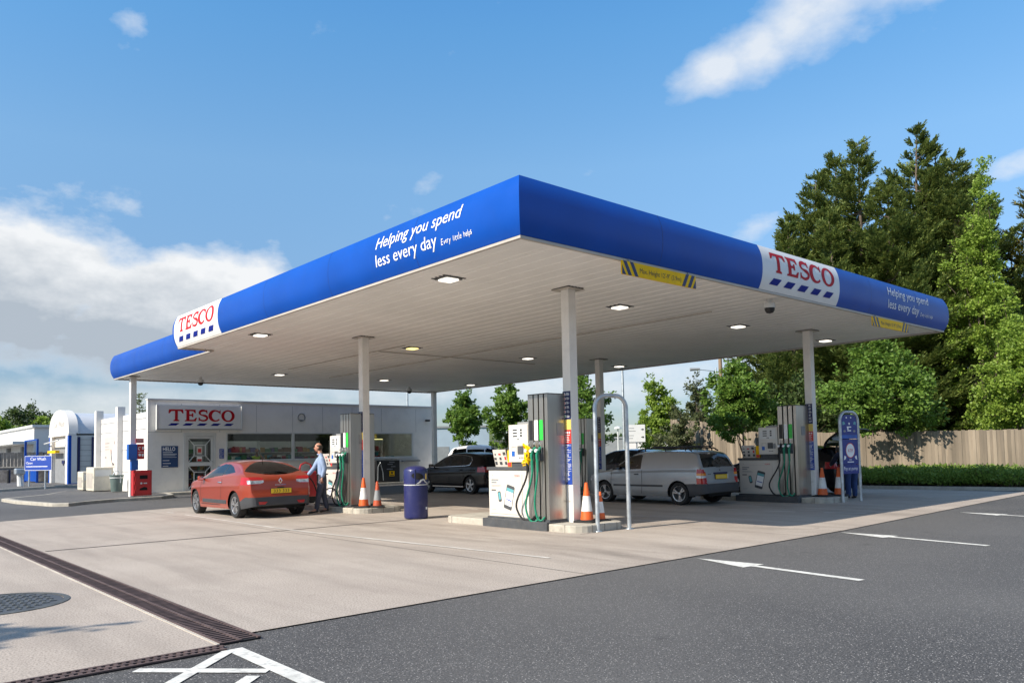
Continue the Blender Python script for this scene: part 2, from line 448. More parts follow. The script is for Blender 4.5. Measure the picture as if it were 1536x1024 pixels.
# ---------------------------------------------------------------- camera
CAMZ = 1.48
f_, cy_, pitch, roll, yaw, cxw, cyw = 1176.1883, 609.2898, .0583, -.0199, .8471, -7.5567, -8.2955
Fv = Vector((math.cos(yaw)*math.cos(pitch), math.sin(yaw)*math.cos(pitch), math.sin(pitch)))
Rv = Vector((math.sin(yaw), -math.cos(yaw), 0)); Uv = Rv.cross(Fv)
R2 = Rv*math.cos(roll) + Uv*math.sin(roll); U2 = -Rv*math.sin(roll) + Uv*math.cos(roll)
cam = bpy.data.cameras.new('camera'); cam.sensor_width = 36; cam.lens = 36*f_/1536
cam.shift_y = (cy_-512)/1536; cam.clip_start = .1; cam.clip_end = 4000
co = bpy.data.objects.new('camera', cam); COL.objects.link(co)
co.matrix_world = Matrix(((R2.x,U2.x,-Fv.x,cxw),(R2.y,U2.y,-Fv.y,cyw),(R2.z,U2.z,-Fv.z,CAMZ),(0,0,0,1)))
SC.camera = co

# ---------------------------------------------------------------- sun and sky
TS = Vector((-1.3,.12,1.0)).normalized()
SUN_EL = math.asin(TS.z); SUN_ROT = math.atan2(TS.x, TS.y)
sl = bpy.data.lights.new('sun','SUN'); sl.energy = 4.4; sl.angle = R(.53); sl.color = (1,.905,.775)
so = bpy.data.objects.new('sun', sl); COL.objects.link(so); so.rotation_euler = TS.to_track_quat('Z','Y').to_euler()
W = bpy.data.worlds.new('World'); SC.world = W; W.use_nodes = True
nt = W.node_tree; nt.nodes.clear()
sky = N(nt,'ShaderNodeTexSky'); sky.sky_type = 'NISHITA'; sky.sun_disc = False
sky.sun_elevation = SUN_EL; sky.sun_rotation = SUN_ROT; sky.air_density = 1.0; sky.dust_density = .6; sky.ozone_density = 2.2; sky.altitude = 60
gen = N(nt,'ShaderNodeTexCoord').outputs['Generated']
nz = N(nt,'ShaderNodeVectorMath', operation='NORMALIZE'); L(nt, gen, nz.inputs[0])
sx = N(nt,'ShaderNodeSeparateXYZ'); L(nt, nz.outputs[0], sx.inputs[0])
DEG = 180/PI
az = math_(nt,'MULTIPLY', math_(nt,'ARCTAN2', sx.outputs[1], sx.outputs[0]), DEG)
el = math_(nt,'MULTIPLY', math_(nt,'ARCSINE', sx.outputs[2]), DEG)
cv = N(nt,'ShaderNodeCombineXYZ'); L(nt, az, cv.inputs[0]); L(nt, math_(nt,'MULTIPLY', el, 1.7), cv.inputs[1])
def gauss(a0, e0, sa, se, tilt=0):
    """soft elliptical patch of cloud round a compass bearing and a height above the horizon (degrees)"""
    da = math_(nt,'SUBTRACT', az, a0); de = math_(nt,'SUBTRACT', el, e0)
    c, s = math.cos(R(tilt)), math.sin(R(tilt))
    u = math_(nt,'ADD', math_(nt,'MULTIPLY', da, c/sa), math_(nt,'MULTIPLY', de, s/sa))
    v = math_(nt,'ADD', math_(nt,'MULTIPLY', da, -s/se), math_(nt,'MULTIPLY', de, c/se))
    d = math_(nt,'ADD', math_(nt,'POWER', math_(nt,'ABSOLUTE',u), 2), math_(nt,'POWER', math_(nt,'ABSOLUTE',v), 2))
    return math_(nt,'EXPONENT', math_(nt,'MULTIPLY', d, -1))
def total(lst):
    a = lst[0]
    for b in lst[1:]: a = math_(nt,'MAXIMUM', a, b)
    return a
n1 = noise_(nt, cv.outputs[0], .22, 9, .58); n2 = noise_(nt, cv.outputs[0], .075, 6, .6)
nn = math_(nt,'ADD', math_(nt,'MULTIPLY', n1, .62), math_(nt,'MULTIPLY', n2, .38))
# the big bank over the shop, the cloud high over the conifers, small wisps, low haze cloud
bank = total([gauss(84,10.6,12,5.2,-6), gauss(72,9.6,9,4.6,-12), gauss(98,11.5,16,6,0), gauss(63,8.2,7,3.0,-14)])
high = total([gauss(33.0,25.5,3.6,1.8,-20), gauss(30.2,26.6,4.2,2.3,-20), gauss(27.5,27.6,5.5,2.5,-12), gauss(20,29.8,7,2.6,-12)])
wisp = total([math_(nt,'MULTIPLY', gauss(74.6,26.8,1.9,2.6,0), .80), math_(nt,'MULTIPLY', gauss(54.6,19.3,2.4,1.3,-20), .82), math_(nt,'MULTIPLY', gauss(15.5,16.6,5,1.4,-18), .72),
              math_(nt,'MULTIPLY', gauss(30.5,15.3,3.8,1.2,-12), .80), math_(nt,'MULTIPLY', gauss(57,17.0,4,1.6,-12), .60)])
low = math_(nt,'MULTIPLY', total([gauss(76,3.4,26,2.2,0), gauss(45,5.5,40,3.0,0)]), .80)
def dens(mask, k0, k1):
    s = math_(nt,'ADD', math_(nt,'MULTIPLY', mask, 1.0), math_(nt,'MULTIPLY', math_(nt,'SUBTRACT', nn, .5), 1.9))
    return ramp(nt, s, k0, k1)
dB = ramp(nt, math_(nt,'ADD', bank, math_(nt,'MULTIPLY', math_(nt,'SUBTRACT', nn, .5), 1.15)), .33, .60); dH = dens(high,.24,.96); dW = dens(wisp,.52,1.12); dL = dens(low,.36,1.10)
dd = math_(nt,'MAXIMUM', math_(nt,'MAXIMUM', dB, math_(nt,'MULTIPLY', dH, .80)), math_(nt,'MAXIMUM', math_(nt,'MULTIPLY', dW, .75), math_(nt,'MULTIPLY', dL, .75)))
# underside of the bank is thicker and greyer
shade = ramp(nt, math_(nt,'ADD', math_(nt,'MULTIPLY', math_(nt,'SUBTRACT', 13.6, math_(nt,'ADD', el, math_(nt,'MULTIPLY', math_(nt,'SUBTRACT', 78, az), .22))), .115), math_(nt,'MULTIPLY', math_(nt,'SUBTRACT', n2, .5), 2.2)), .02, .50)
ccol = mixc(nt, math_(nt,'MULTIPLY', shade, dB), (4.15,4.25,4.35), (2.1,2.4,2.75))
hs = N(nt,'ShaderNodeHueSaturation'); hs.inputs['Saturation'].default_value = 1.0; hs.inputs['Value'].default_value = 1.0
L(nt, sky.outputs[0], hs.inputs['Color'])
tn = N(nt,'ShaderNodeValToRGB'); er = tn.color_ramp
er.elements[0].position = .10; er.elements[0].color = (.42,.455,.53,1)
er.elements[1].position = 1.0; er.elements[1].color = (.38,.96,1.30,1)
for p_,c_ in ((.30,(.57,.655,.71,1)),(.50,(.72,.90,.92,1)),(.72,(.58,.98,1.10,1))):
    e_ = er.elements.new(p_); e_.color = c_
L(nt, math_(nt,'MULTIPLY', el, 1/40, clamp=True), tn.inputs[0])
skyc = mixc(nt, dd, mixc(nt, 1.0, hs.outputs[0], tn.outputs[0], 'MULTIPLY'), ccol)
# unseen cloud added overhead and behind to make the sky's fill light less blue
up_ = ramp(nt, math_(nt,'MULTIPLY', el, 1/90, clamp=True), .42, .62)
bk_ = ramp(nt, math_(nt,'MULTIPLY', math_(nt,'ABSOLUTE', math_(nt,'SUBTRACT', az, 48)), 1/180, clamp=True), .27, .42)
cover = math_(nt,'MULTIPLY', math_(nt,'MAXIMUM', up_, bk_), ramp(nt, n2, .30, .62))
skyc = mixc(nt, math_(nt,'MULTIPLY', cover, .62), skyc, (2.3,2.42,2.6))
bg = N(nt,'ShaderNodeBackground'); bg.inputs['Strength'].default_value = .138
L(nt, skyc, bg.inputs['Color'])
wo = N(nt,'ShaderNodeOutputWorld'); L(nt, bg.outputs[0], wo.inputs['Surface'])
SC.view_settings.view_transform = 'Standard'; SC.view_settings.look = 'None'; SC.view_settings.gamma = 1
SC.view_settings.exposure = .66
SC.cycles.max_bounces = 8; SC.cycles.transparent_max_bounces = 16

# ---------------------------------------------------------------- ground
def sheet(name, poly, z, m, kind='structure'):
    b = MB(); b.add([(x,y,z) for x,y in poly], [tuple(range(len(poly)))])
    o = b.build(name, m); o['kind'] = kind; return o
sheet('ground', [(-900,-900),(900,-900),(900,900),(-900,900)], -.012, M_['asphalt'])
sheet('forecourt_concrete', [(-30,-2.0),(-5.0,-1.98),(-5,-1.74),(6,-1.72),(12,-1.42),(19.4,-1.06),(19.4,17.2),(.41,16.38),(-30,7.6)], 0, M_['concrete'])
def strip(name, pts, w, z, m):
    b = MB()
    for i in range(len(pts)-1):
        a = Vector((*pts[i],0)); c = Vector((*pts[i+1],0)); d = (c-a).normalized(); n = Vector((-d.y,d.x,0))*w/2
        b.quad((a.x+n.x,a.y+n.y,z),(a.x-n.x,a.y-n.y,z),(c.x-n.x,c.y-n.y,z),(c.x+n.x,c.y+n.y,z))
    return struct(b.build(name, m))
strip('expansion_joint', [(-.60,16.0),(-.60,-1.74)], .022, .003, M_['fjoint'])
strip('expansion_joint', [(-4.72,6.62),(2.62,6.70)], .07, .0045, M_['joint'])
strip('expansion_joint', [(-4.62,11.4),(8.5,11.4)], .025, .0045, M_['fjoint'])
strip('expansion_joint', [(5.0,1.52),(2.62,1.46)], .022, .003, M_['fjoint'])
strip('expansion_joint', [(4.75,-1.7),(4.75,1.6)], .014, .003, M_['fjoint'])
strip('expansion_joint', [(9.6,-1.5),(9.6,16)], .022, .003, M_['fjoint'])
strip('expansion_joint', [(14.6,-1.2),(14.6,16)], .022, .003, M_['fjoint'])
random.seed(3)
def worn_line(pts, w, z, p_gap=.16, seg=.55):
    b = MB()
    for i in range(len(pts)-1):
        a = Vector((*pts[i],0)); c = Vector((*pts[i+1],0)); l = (c-a).length; d = (c-a)/l; n = Vector((-d.y,d.x,0))
        t = 0
        while t < l:
            s = min(seg*random.uniform(.5,1.5), l-t)
            if random.random() > p_gap:
                w0 = w*random.uniform(.35,.55); w1 = w*random.uniform(.35,.55)
                p, q = a+d*t, a+d*(t+s)
                b.quad((p.x+n.x*w0,p.y+n.y*w0,z),(p.x-n.x*w1,p.y-n.y*w1,z),(q.x-n.x*w1,q.y-n.y*w1,z),(q.x+n.x*w0,q.y+n.y*w0,z))
            t += s
    return struct(b.build('road_marking', M_['worn']))
worn_line([(-.24,14.6),(-.38,6.4),(.10,-.36)], .085, .006, .10, .8)
worn_line([(8.8,3.2),(9.1,.9),(9.55,-.5)], .10, .006)
worn_line([(15.3,2.2),(15.7,-.6)], .10, .006, .1)
worn_line([(5.9,4.1),(6.55,2.0)], .07, .006, .3)
worn_line([(5.55,13.0),(5.45,7.0)], .08, .006, .3)
def arrow(tip, tail):
    a = Vector((*tip,0)); c = Vector((*tail,0)); d = (a-c).normalized(); n = Vector((-d.y,d.x,0)); hb = a - d*.95
    z = -.006
    b = MB(); P = [a, hb+n*.20, hb+n*.055, c+n*.06, c-n*.06, hb-n*.055, hb-n*.20]
    b.add([(p.x,p.y,z) for p in P], [(0,1,2,5,6),(2,3,4,5)])
    return struct(b.build('road_marking', M_['paint']))
arrow((1.43,-1.86),(1.12,-4.26)); arrow((5.68,-1.80),(5.19,-4.24)); arrow((11.0,-1.85),(10.4,-4.2)); arrow((-3.2,-7.4),(-3.4,-9.8))
def bar(p, q, w, z=-.0065):
    return strip('road_marking', [p,q], w, z, M_['paint'])
bar((-5.09,-2.17),(-5.10,-9.0), .13); bar((-5.14,-2.20),(-6.45,-3.45), .10, -.0045); bar((-5.84,-2.27),(-5.17,-2.97), .10, -.0055)
bar((-5.30,-3.02),(-6.9,-4.5), .10, -.0045); bar((-6.6,-2.5),(-5.17,-3.95), .10, -.0055)

# drains: iron frame, dark channel, cross bars
def drain(name, x0, x1, y0, y1, along, pitch, z=.0):
    b = MB(); b.box(x0,x1,y0,y1,-.10,z+.002, 1)
    w = .028
    if along == 'y':
        for xa in (x0, x1-w, (x0+x1-w)/2): b.box(xa,xa+w,y0,y1,z,z+.012)
        t = y0
        while t < y1:
            b.box(x0+w,(x0+x1-w)/2,t,t+pitch*.42,z,z+.010); b.box((x0+x1+w)/2,x1-w,t+pitch*.5,t+pitch*.92,z,z+.010); t += pitch
    else:
        for ya in (y0, y1-w, (y0+y1-w)/2): b.box(x0,x1,ya,ya+w,z,z+.012)
        t = x0
        while t < x1:
            b.box(t,t+pitch*.45,y0+w,(y0+y1-w)/2,z,z+.010); b.box(t+pitch*.5,t+pitch*.95,(y0+y1+w)/2,y1-w,z,z+.010); t += pitch
    return struct(b.build(name, [M_['iron'], M_['void']]))
drain('drain_channel', -5.13, -4.79, -1.98, 22, 'y', .07)
drain('drain_channel', -12, -5.15, -2.18, -2.0, 'x', .055, -.004)
b = MB(); b.box(-5.155,-5.13,-1.98,22,-.05,.006); struct(b.build('drain_edging', mat('edge_concrete',(.46,.42,.36),.85,0,.15,4,world=True)))
# manhole
def manhole(cx, cy, r):
    t = thing('manhole_cover', 'round ribbed iron manhole cover set in the pale concrete', 'manhole cover', (cx,cy,0))
    b = MB(); b.lathe([(r+.05,.002),(r+.05,.008),(r-.01,.012),(r-.01,.003)], 48, cx, cy); b.build('frame', M_['grey_iron'], t)
    b = MB(); b.lathe([(.001,.006),(r-.02,.006)], 48, cx, cy, 1)
    k = .085; n = int(r/k)+1
    for i in range(-n,n+1):
        for j in range(-n,n+1):
            x, y = i*k, j*k
            if math.hypot(x,y) > r-.08: continue
            if (i+j)%2: b.box(cx+x-.034,cx+x+.034,cy+y-.012,cy+y+.012,.006,.013)
            else: b.box(cx+x-.012,cx+x+.012,cy+y-.034,cy+y+.034,.006,.013)
    b.build('lid', [M_['grey_iron'], M_['dkgrey']], t)
manhole(-6.17, 1.52, .66)

# kerbed islands
def rounded(x0,x1,y0,y1,r,n=5):
    P = []
    for cx,cy,a in ((x1-r,y0+r,-90),(x1-r,y1-r,0),(x0+r,y1-r,90),(x0+r,y0+r,180)):
        for i in range(n+1):
            w = R(a+90*i/n); P.append((cx+r*math.cos(w), cy+r*math.sin(w)))
    return P
def island(x0,x1,y0,y1,label):
    t = thing('pump_island', label, 'kerb island', ((x0+x1)/2,(y0+y1)/2,0), 'raised kerb islands under the fuel pumps')
    b = MB(); b.prism(rounded(x0,x1,y0,y1,.34), -.05, .135); b.build('kerb', M_['kerb'], t, bevel=.02)
    b = MB()
    for y in (y0+.36, y1-.36):
        for x in (x0,x1): b.box(x-.004,x+.004,y-.006,y+.006,.0,.137)
    for x in (x0+.34, (x0+x1)/2, x1-.34):
        for y in (y0,y1): b.box(x-.006,x+.006,y-.004,y+.004,0,.137)
    b.build('kerb_joint', M_['fjoint'], t)
island(2.66,4.02,1.52,5.65,'pale concrete kerb island with the galvanised hoop standing at its end')
island(2.66,4.02,9.1,13.2,'pale concrete kerb island between the man and the blue litter bin')
island(11.9,13.3,1.55,5.6,'shaded concrete kerb island with three cones behind the blue totem sign')
island(11.9,13.3,9.1,13.2,'shaded concrete kerb island behind the silver van')

# pavements with kerbs
def pavement(poly, z, name='pavement', m='asphalt'):
    b = MB(); b.prism(poly, -.05, z); struct(b.build(name+'_kerb', M_['kerb'], bevel=.02))
    c = Vector((sum(p[0] for p in poly)/len(poly), sum(p[1] for p in poly)/len(poly)))
    q = []
    for x,y in poly:
        d = c-Vector((x,y)); q.append((x+d.x/d.length*.24, y+d.y/d.length*.24))
    sheet(name, q, z+.004, M_[m])
pavement([(-2.3,27.2),(-2.25,24.6),(-1.75,21.3),(-1.35,20.9),(-.7,21.6),(.4,22.3),(2.1,22.55),(2.9,23.6),(3.2,25.0),(3.2,26.2),(2.4,33.4),(1.2,33.4),(-.4,29.6)], .10)
pavement([(3.2,25.3),(17.6,25.3),(17.6,26.2),(3.2,26.2)], .10, 'shop_step', 'kerb')
pavement([(-40,40.4),(-1.2,38.4),(2.5,41.6),(6.5,43.0),(14,44.5),(14,62),(-40,66)], .12, 'wash_pavement')

# ---------------------------------------------------------------- canopy
H = 4.628; FH = .884; BUL = .11
LX, LY, XS, YS = 15.94, 24.62, .944, 14.54
def prof(v):
    t = min(1, max(0, v/FH)); return BUL*(1-abs(2*t-1)**2.4)
can = thing('forecourt_canopy', 'large flat forecourt canopy with blue rounded fascia and ribbed pale underside', 'canopy', (8,12,0))
OUT = [(0,0),(LX,0),(LX,LY),(XS,LY),(XS,YS),(0,YS)]
NRM = [(0,-1),(1,0),(0,1),(-1,0),(0,1),(-1,0)]
NV = 14
def fascia(edge, t0=None, t1=None, name='fascia', m='blue', lift=0):
    """a length of fascia along one edge of the plan; mitred where it reaches a corner"""
    a = Vector(OUT[edge]); b = Vector(OUT[(edge+1)%6]); d = (b-a); l = d.length; d /= l; n = Vector(NRM[edge])
    s = MB(); ends = []
    for k,t in ((0,t0),(1,t1)):
        ring = []
        for i in range(NV+1):
            v = FH*i/NV; o = prof(v)+lift
            if t is None:
                c = a if k == 0 else b; nn_ = n + Vector(NRM[(edge-1)%6] if k == 0 else NRM[(edge+1)%6])
                p = c + nn_*o
            else: p = a + d*t + n*o
            ring.append((p.x,p.y,H+v))
        ends.append(ring)
    # several lengths so that long pieces stay smooth
    s.add(ends[0]+ends[1], [(i,i+1,NV+2+i,NV+1+i) for i in range(NV)])
    top = [Vector(ends[0][-1]), Vector(ends[1][-1])]
    q = [(*(Vector((top[k].x,top[k].y))-n*.05),H+FH) for k in (0,1)]
    s.quad(top[0],top[1],q[1],q[0])
    return s.build(name, M_[m], can, smooth=True, angle=50)
def fseam(edge, ts):
    a = Vector(OUT[edge]); d = (Vector(OUT[(edge+1)%6])-a).normalized(); n = Vector(NRM[edge]); s = MB()
    for t in ts:
        for i in range(NV):
            q = []
            for v,w in ((FH*i/NV,-.004),(FH*i/NV,.004),(FH*(i+1)/NV,.004),(FH*(i+1)/NV,-.004)):
                p = a+d*(t+w)+n*(prof(v)+.0015); q.append((p.x,p.y,H+v))
            s.quad(*q)
    s.build('panel_seam', M_['navy'], can)
fseam(0, (3.2,11.2,13.9)); fseam(5, (6.0,9.0,12.0)); fseam(3, (3.0,6.1,9.0))
F_R1 = fascia(0, None, 6.38); P_R = fascia(0, 6.38, 9.60, 'sign_panel', 'white'); F_R2 = fascia(0, 9.60, None)
fascia(1); fascia(2); fascia(3); fascia(4)
P_L = fascia(5, .02, 3.26, 'sign_panel', 'white'); F_L = fascia(5, 3.26, None); fascia(5, None, .02, 'end_strip')
def onR(x0, k=1):   # text on the long fascia facing the asphalt
    return lambda u,v: (x0+u, -prof(v)-.006, H+v)
def onL(y0):
    return lambda u,v: (-prof(v)-.006, y0-u, H+v)
CUTS = [FH*i/NV for i in range(1,NV)]
def logo(parent, fn, width, ybase, capH):
    s = width/WORD_W
    flat_mesh(sc(WORD, s, 0, ybase, capH), fn, CUTS).build('lettering', M_['red_text'], parent)
    flat_mesh(sc(DASH, s, 0, ybase, capH), fn, CUTS).build('dash_row', M_['blue_text'], parent)
logo(P_R, onR(6.70), 2.66, .37, .405)
logo(P_L, onL(14.20), 2.66, .37, .405)
def slogan(parent, fn):
    g1 = text_geo('Helping you spend', .30, .22); g2 = text_geo('less every day', .31, .02)
    G = [fit(g1, 2.54, 1.0, .0, .545), fit(g2, 1.86, 1.0, .0, .225)]
    # the small handwritten line: every letter set at its own tilt
    random.seed(8); x = 0; word = 'Every little helps'; hw = []
    for ch in word:
        if ch == ' ': x += .05; continue
        g = text_geo(ch, .125, .15); t = R(random.uniform(-10,14)); k = random.uniform(.9,1.15)
        vs = [((p[0]*math.cos(t)-p[1]*math.sin(t))*k*.85+x, (p[0]*math.sin(t)+p[1]*math.cos(t))*k+random.uniform(-.003,.003)) for p in g[0]]
        xs = [p[0] for p in vs]; x = max(xs)+.004; hw.append((vs,g[1]))
    G.append(fit(merge(*hw), .80, 1.0, 1.97, .215))
    flat_mesh(merge(*G), fn, CUTS).build('slogan_lettering', M_['text_w'], parent)
slogan(F_L, onL(3.77)); slogan(F_R2, onR(12.13))
# ribbed soffit
s = MB(); pitch_ = .36
def soffit_run(x0, x1, y0, y1):
    pr = []; x = x0
    while x < x1-1e-6:
        e = min(x+pitch_, x1)
        pr += [(x,H),(e-.045,H),(e-.040,H+.009),(e-.005,H+.009)]; x = e
    pr.append((x1,H))
    n = len(s.v)
    s.v += [(x,y0,z) for x,z in pr] + [(x,y1,z) for x,z in pr]
    m = len(pr)
    for i in range(m-1): s.f.append((n+i,n+m+i,n+m+i+1,n+i+1)); s.mi.append(0)
soffit_run(.06, XS, .06, YS-.06); soffit_run(XS, LX-.06, .06, LY-.06)
s.build('soffit', M_['soffit'], can, fix=False)
s = MB()
P = [(0,0),(LX,0),(LX,LY),(XS,LY),(XS,YS),(0,YS)]; I_ = [(.06,.06),(LX-.06,.06),(LX-.06,LY-.06),(XS+.06,LY-.06),(XS+.06,YS-.06),(.06,YS-.06)]
for i in range(6):
    j = (i+1)%6; z0, z1 = H-.045, H-.005
    a,b_,c,d = P[i],P[j],I_[j],I_[i]
    s.add([(*a,z0),(*b_,z0),(*c,z0),(*d,z0),(*a,z1),(*b_,z1),(*c,z1),(*d,z1)], [(0,1,5,4),(3,7,6,2),(0,3,2,1)])
s.build('edge_trim', M_['trim_beige'], can)
s = MB(); s.prism([(.05,.05),(LX-.05,.05),(LX-.05,LY-.05),(XS+.05,LY-.05),(XS+.05,YS-.05),(.05,YS-.05)], H+.25, H+.80); s.build('roof_deck', M_['grey'], can)
# teeth of the ribbed sheet seen at the rear and step edges
s = MB()
x = XS
while x < LX-.1: s.box(x,x+.09,LY-.03,LY+.002,H-.048,H-.02); x += .18
x = 0
while x < XS: s.box(x,x+.07,YS-.03,YS+.002,H-.05,H-.02); x += .15
s.build('rib_end', M_['dkgrey'], can)
COLS = {'A':(3.289,2.267),'B':(12.591,2.267),'C':(3.289,9.92),'E':(12.591,9.92),'D':(1.285,23.348),'F':(15.987,24.30)}
hs_ = .104
for k,(x,y) in COLS.items():
    if k == 'F': x, y = 15.78, 24.1
    s = MB(); s.box(x-hs_,x+hs_,y-hs_,y+hs_,.0,H-.012); o = s.build('column', M_['column'], can, bevel=.012)
    s = MB(); s.box(x-.23,x+.23,y-.23,y+.23,H-.030,H-.022); s.build('collar', M_['trim_beige'], o)
    s = MB()
    for q in range(5):
        s.box(x-.22+q*.09,x-.17+q*.09,y-.235,y+.235,H-.021,H-.004)
    s.build('collar_gap', M_['dkgrey'], o)
for x in (.87,5.55,10.2,14.85):
    for y in (2.9,10.95,19.9):
        if x < .94 and y > YS: continue
        s = MB(); s.box(x-.19,x+.19,y-.19,y+.19,H-.02,H-.002)
        for q in range(4): s.box(x-.25,x+.25,y-.20+q*.115,y-.155+q*.115,H-.012,H-.001)
        o = s.build('downlight', M_['dkgrey'], can)
        s = MB(); s.prism(rounded(x-.145,x+.145,y-.145,y+.145,.04), H-.05, H-.021); s.build('lens', M_['lamp_y' if (x,y)==(5.55,10.95) else 'lamp'], o, bevel=.012)
s = MB()
for x,y0,y1 in ((5.0,10.5,18.0),(7.7,2.0,20)):
    s.tube([(x,y0,H-.03),(x,y1,H-.03)], .014, 6)
s.tube([(5.0,12.0,H-.03),(11.5,12.0,H-.03)], .014, 6)
s.build('conduit', M_['trim_beige'], can)

def dome(x, y, label):
    t = thing('security_camera', label, 'camera', (x,y,H), 'dome cameras under the canopy')
    s = MB(); s.tube([(x,y,H-.004),(x,y,H-.09)], .05, 12); s.lathe([(.001,H-.085),(.11,H-.09),(.12,H-.13),(.115,H-.20)], 20, x, y); s.build('housing', M_['frame'], t, smooth=True)
    s = MB(); s.lathe([(.105,H-.20),(.10,H-.25),(.07,H-.30),(.001,H-.32)], 20, x, y); s.build('dome', M_['black'], t, smooth=True)
dome(7.53,.44,'dome camera under the canopy edge below the red lettering panel')
dome(3.52,22.54,'dome camera near the canopy end above the shop sign')
dome(13.08,22.29,'dome camera near the canopy end above the shop window, beside a far pole')
def clearance(x0, x1, label):
    y = -.012; z0, z1 = H-.275, H-.047
    t = thing('clearance_sign', label, 'sign', ((x0+x1)/2,y,z0), 'yellow height limit signs')
    s = MB(); s.box(x0,x1,y-.012,y+.012,z0,z1); s.build('board', M_['yellow'], t)
    w = x1-x0; g = []
    h = z1-z0
    for a,sgn in ((.03,-1),(.20,-1),(w-.03,1),(w-.20,1)):
        if sgn < 0: pts = [(a,h),(a+.09,h),(a+.09+.13,0),(a+.13,0)]
        else: pts = [(a-.09,h),(a,h),(a-.13,0),(a-.22,0)]
        if sgn > 0: pts = [(a-.09,h),(a,h),(a-.13,0),(a-.22,0)]
        pts = [(min(w-.003,max(.003,px)),py) for px,py in pts]
        if len(set(pts)) == 4: g.append((pts,[(0,1,2,3)]))
    g.append(([(.003,0),(.10,0),(.003,.16)],[(0,1,2)])); g.append(([(w-.003,0),(w-.10,0),(w-.003,.16)],[(0,1,2)]))
    flat_mesh(merge(*g), lambda u,v: (x0+u,y-.0145,z0+v)).build('stripe_marking', M_['navy'], t)
    tx = fit(text_geo('Max. Height 12\'-9" (3.9m)', .115), w*.56, 1.0, w*.225, .075)
    flat_mesh(tx, lambda u,v: (x0+u,y-.0145,z0+v)).build('lettering', M_['black'], t)
    s = MB()
    for x in (x0+.2,x1-.2): s.box(x-.02,x+.02,y-.008,y+.008,z1-.01,H-.005)
    s.build('bracket', M_['grey'], t)
clearance(2.21,4.24,'yellow height limit board under the dark blue fascia over the sunlit column')
clearance(11.39,13.47,'yellow height limit board under the slogan by the far canopy corner')

# instruction strips on the columns
def notice(cx, cy, label):
    x = cx-hs_-.006; y1 = cy+hs_; z0, z1 = .84, 2.63; w = 2*hs_
    t = thing('column_notice', label, 'notice', (x,cy,z0), 'instruction strips fixed to the canopy columns')
    fn = lambda d: (lambda u,v: (x-d, y1-u, z0+v))
    hgt = z1-z0
    bands = [(.695,1,'navy'),(.585,.695,'noticeyellow'),(.435,.585,'noticered'),(0,.435,'noticeblue')]
    for a,b_,m in bands:
        s = MB(); s.box(x-.004,x+.003,cy-hs_+.004,cy+hs_-.004,z0+a*hgt+.004,z0+b_*hgt-.003); s.build('notice_panel', M_[m], t)
    random.seed(int(cx*7+cy)); wh = []; rd = []; gr = []
    for i in range(6):
        v = hgt*(.965-.047*i)
        cir = lambda cx_,cy_,r: ([(cx_+r*math.cos(2*PI*q/12),cy_+r*math.sin(2*PI*q/12)) for q in range(12)],[tuple(range(12))])
        wh.append(cir(.055,v,.028)); (gr if i == 5 else rd).append(cir(.055,v,.016 if i else .012))
        for q in range(3): wh.append(rects([(.10,.10+random.uniform(.05,.085),v+.018-q*.018,v+.026-q*.018)]))
    for i in range(3):
        wh.append(cir(.05+.055*i,hgt*.555,.02))
    for i in range(5): wh.append(rects([(.03,.03+random.uniform(.10,.15),hgt*(.525-.018*i),hgt*(.525-.018*i)+.010)]))
    v = hgt*.425
    while v > .05:
        if random.random() < .18: wh.append(rects([(.016,w-.016,v-.002,v+.004)])); v -= .022; continue
        wh.append(rects([(.02,.02+random.uniform(.05,.16),v-.005,v+.003)])); v -= .017
    flat_mesh(merge(*wh), fn(.0055)).build('lettering', M_['text_w'], t)
    flat_mesh(merge(*rd), fn(.0075)).build('symbol', M_['noticered'], t)
    flat_mesh(merge(*gr), fn(.0075)).build('symbol', M_['brightgreen'], t)
    s = MB()
    for q in (0,1): s.box(x-.006,x-.001,cy-.05,cy+.05,z0-.30-q*.02,z0-.295-q*.02)
    s.build('strap', M_['trim_beige'], t)
notice(*COLS['A'],'blue, yellow and red instruction strip on the sunlit column by the galvanised hoop')
notice(*COLS['B'],'blue, yellow and red instruction strip on the column behind the blue totem sign')
notice(*COLS['C'],'blue, yellow and red instruction strip on the column by the man refuelling')
notice(*COLS['E'],'shaded instruction strip on the column beyond the silver van')

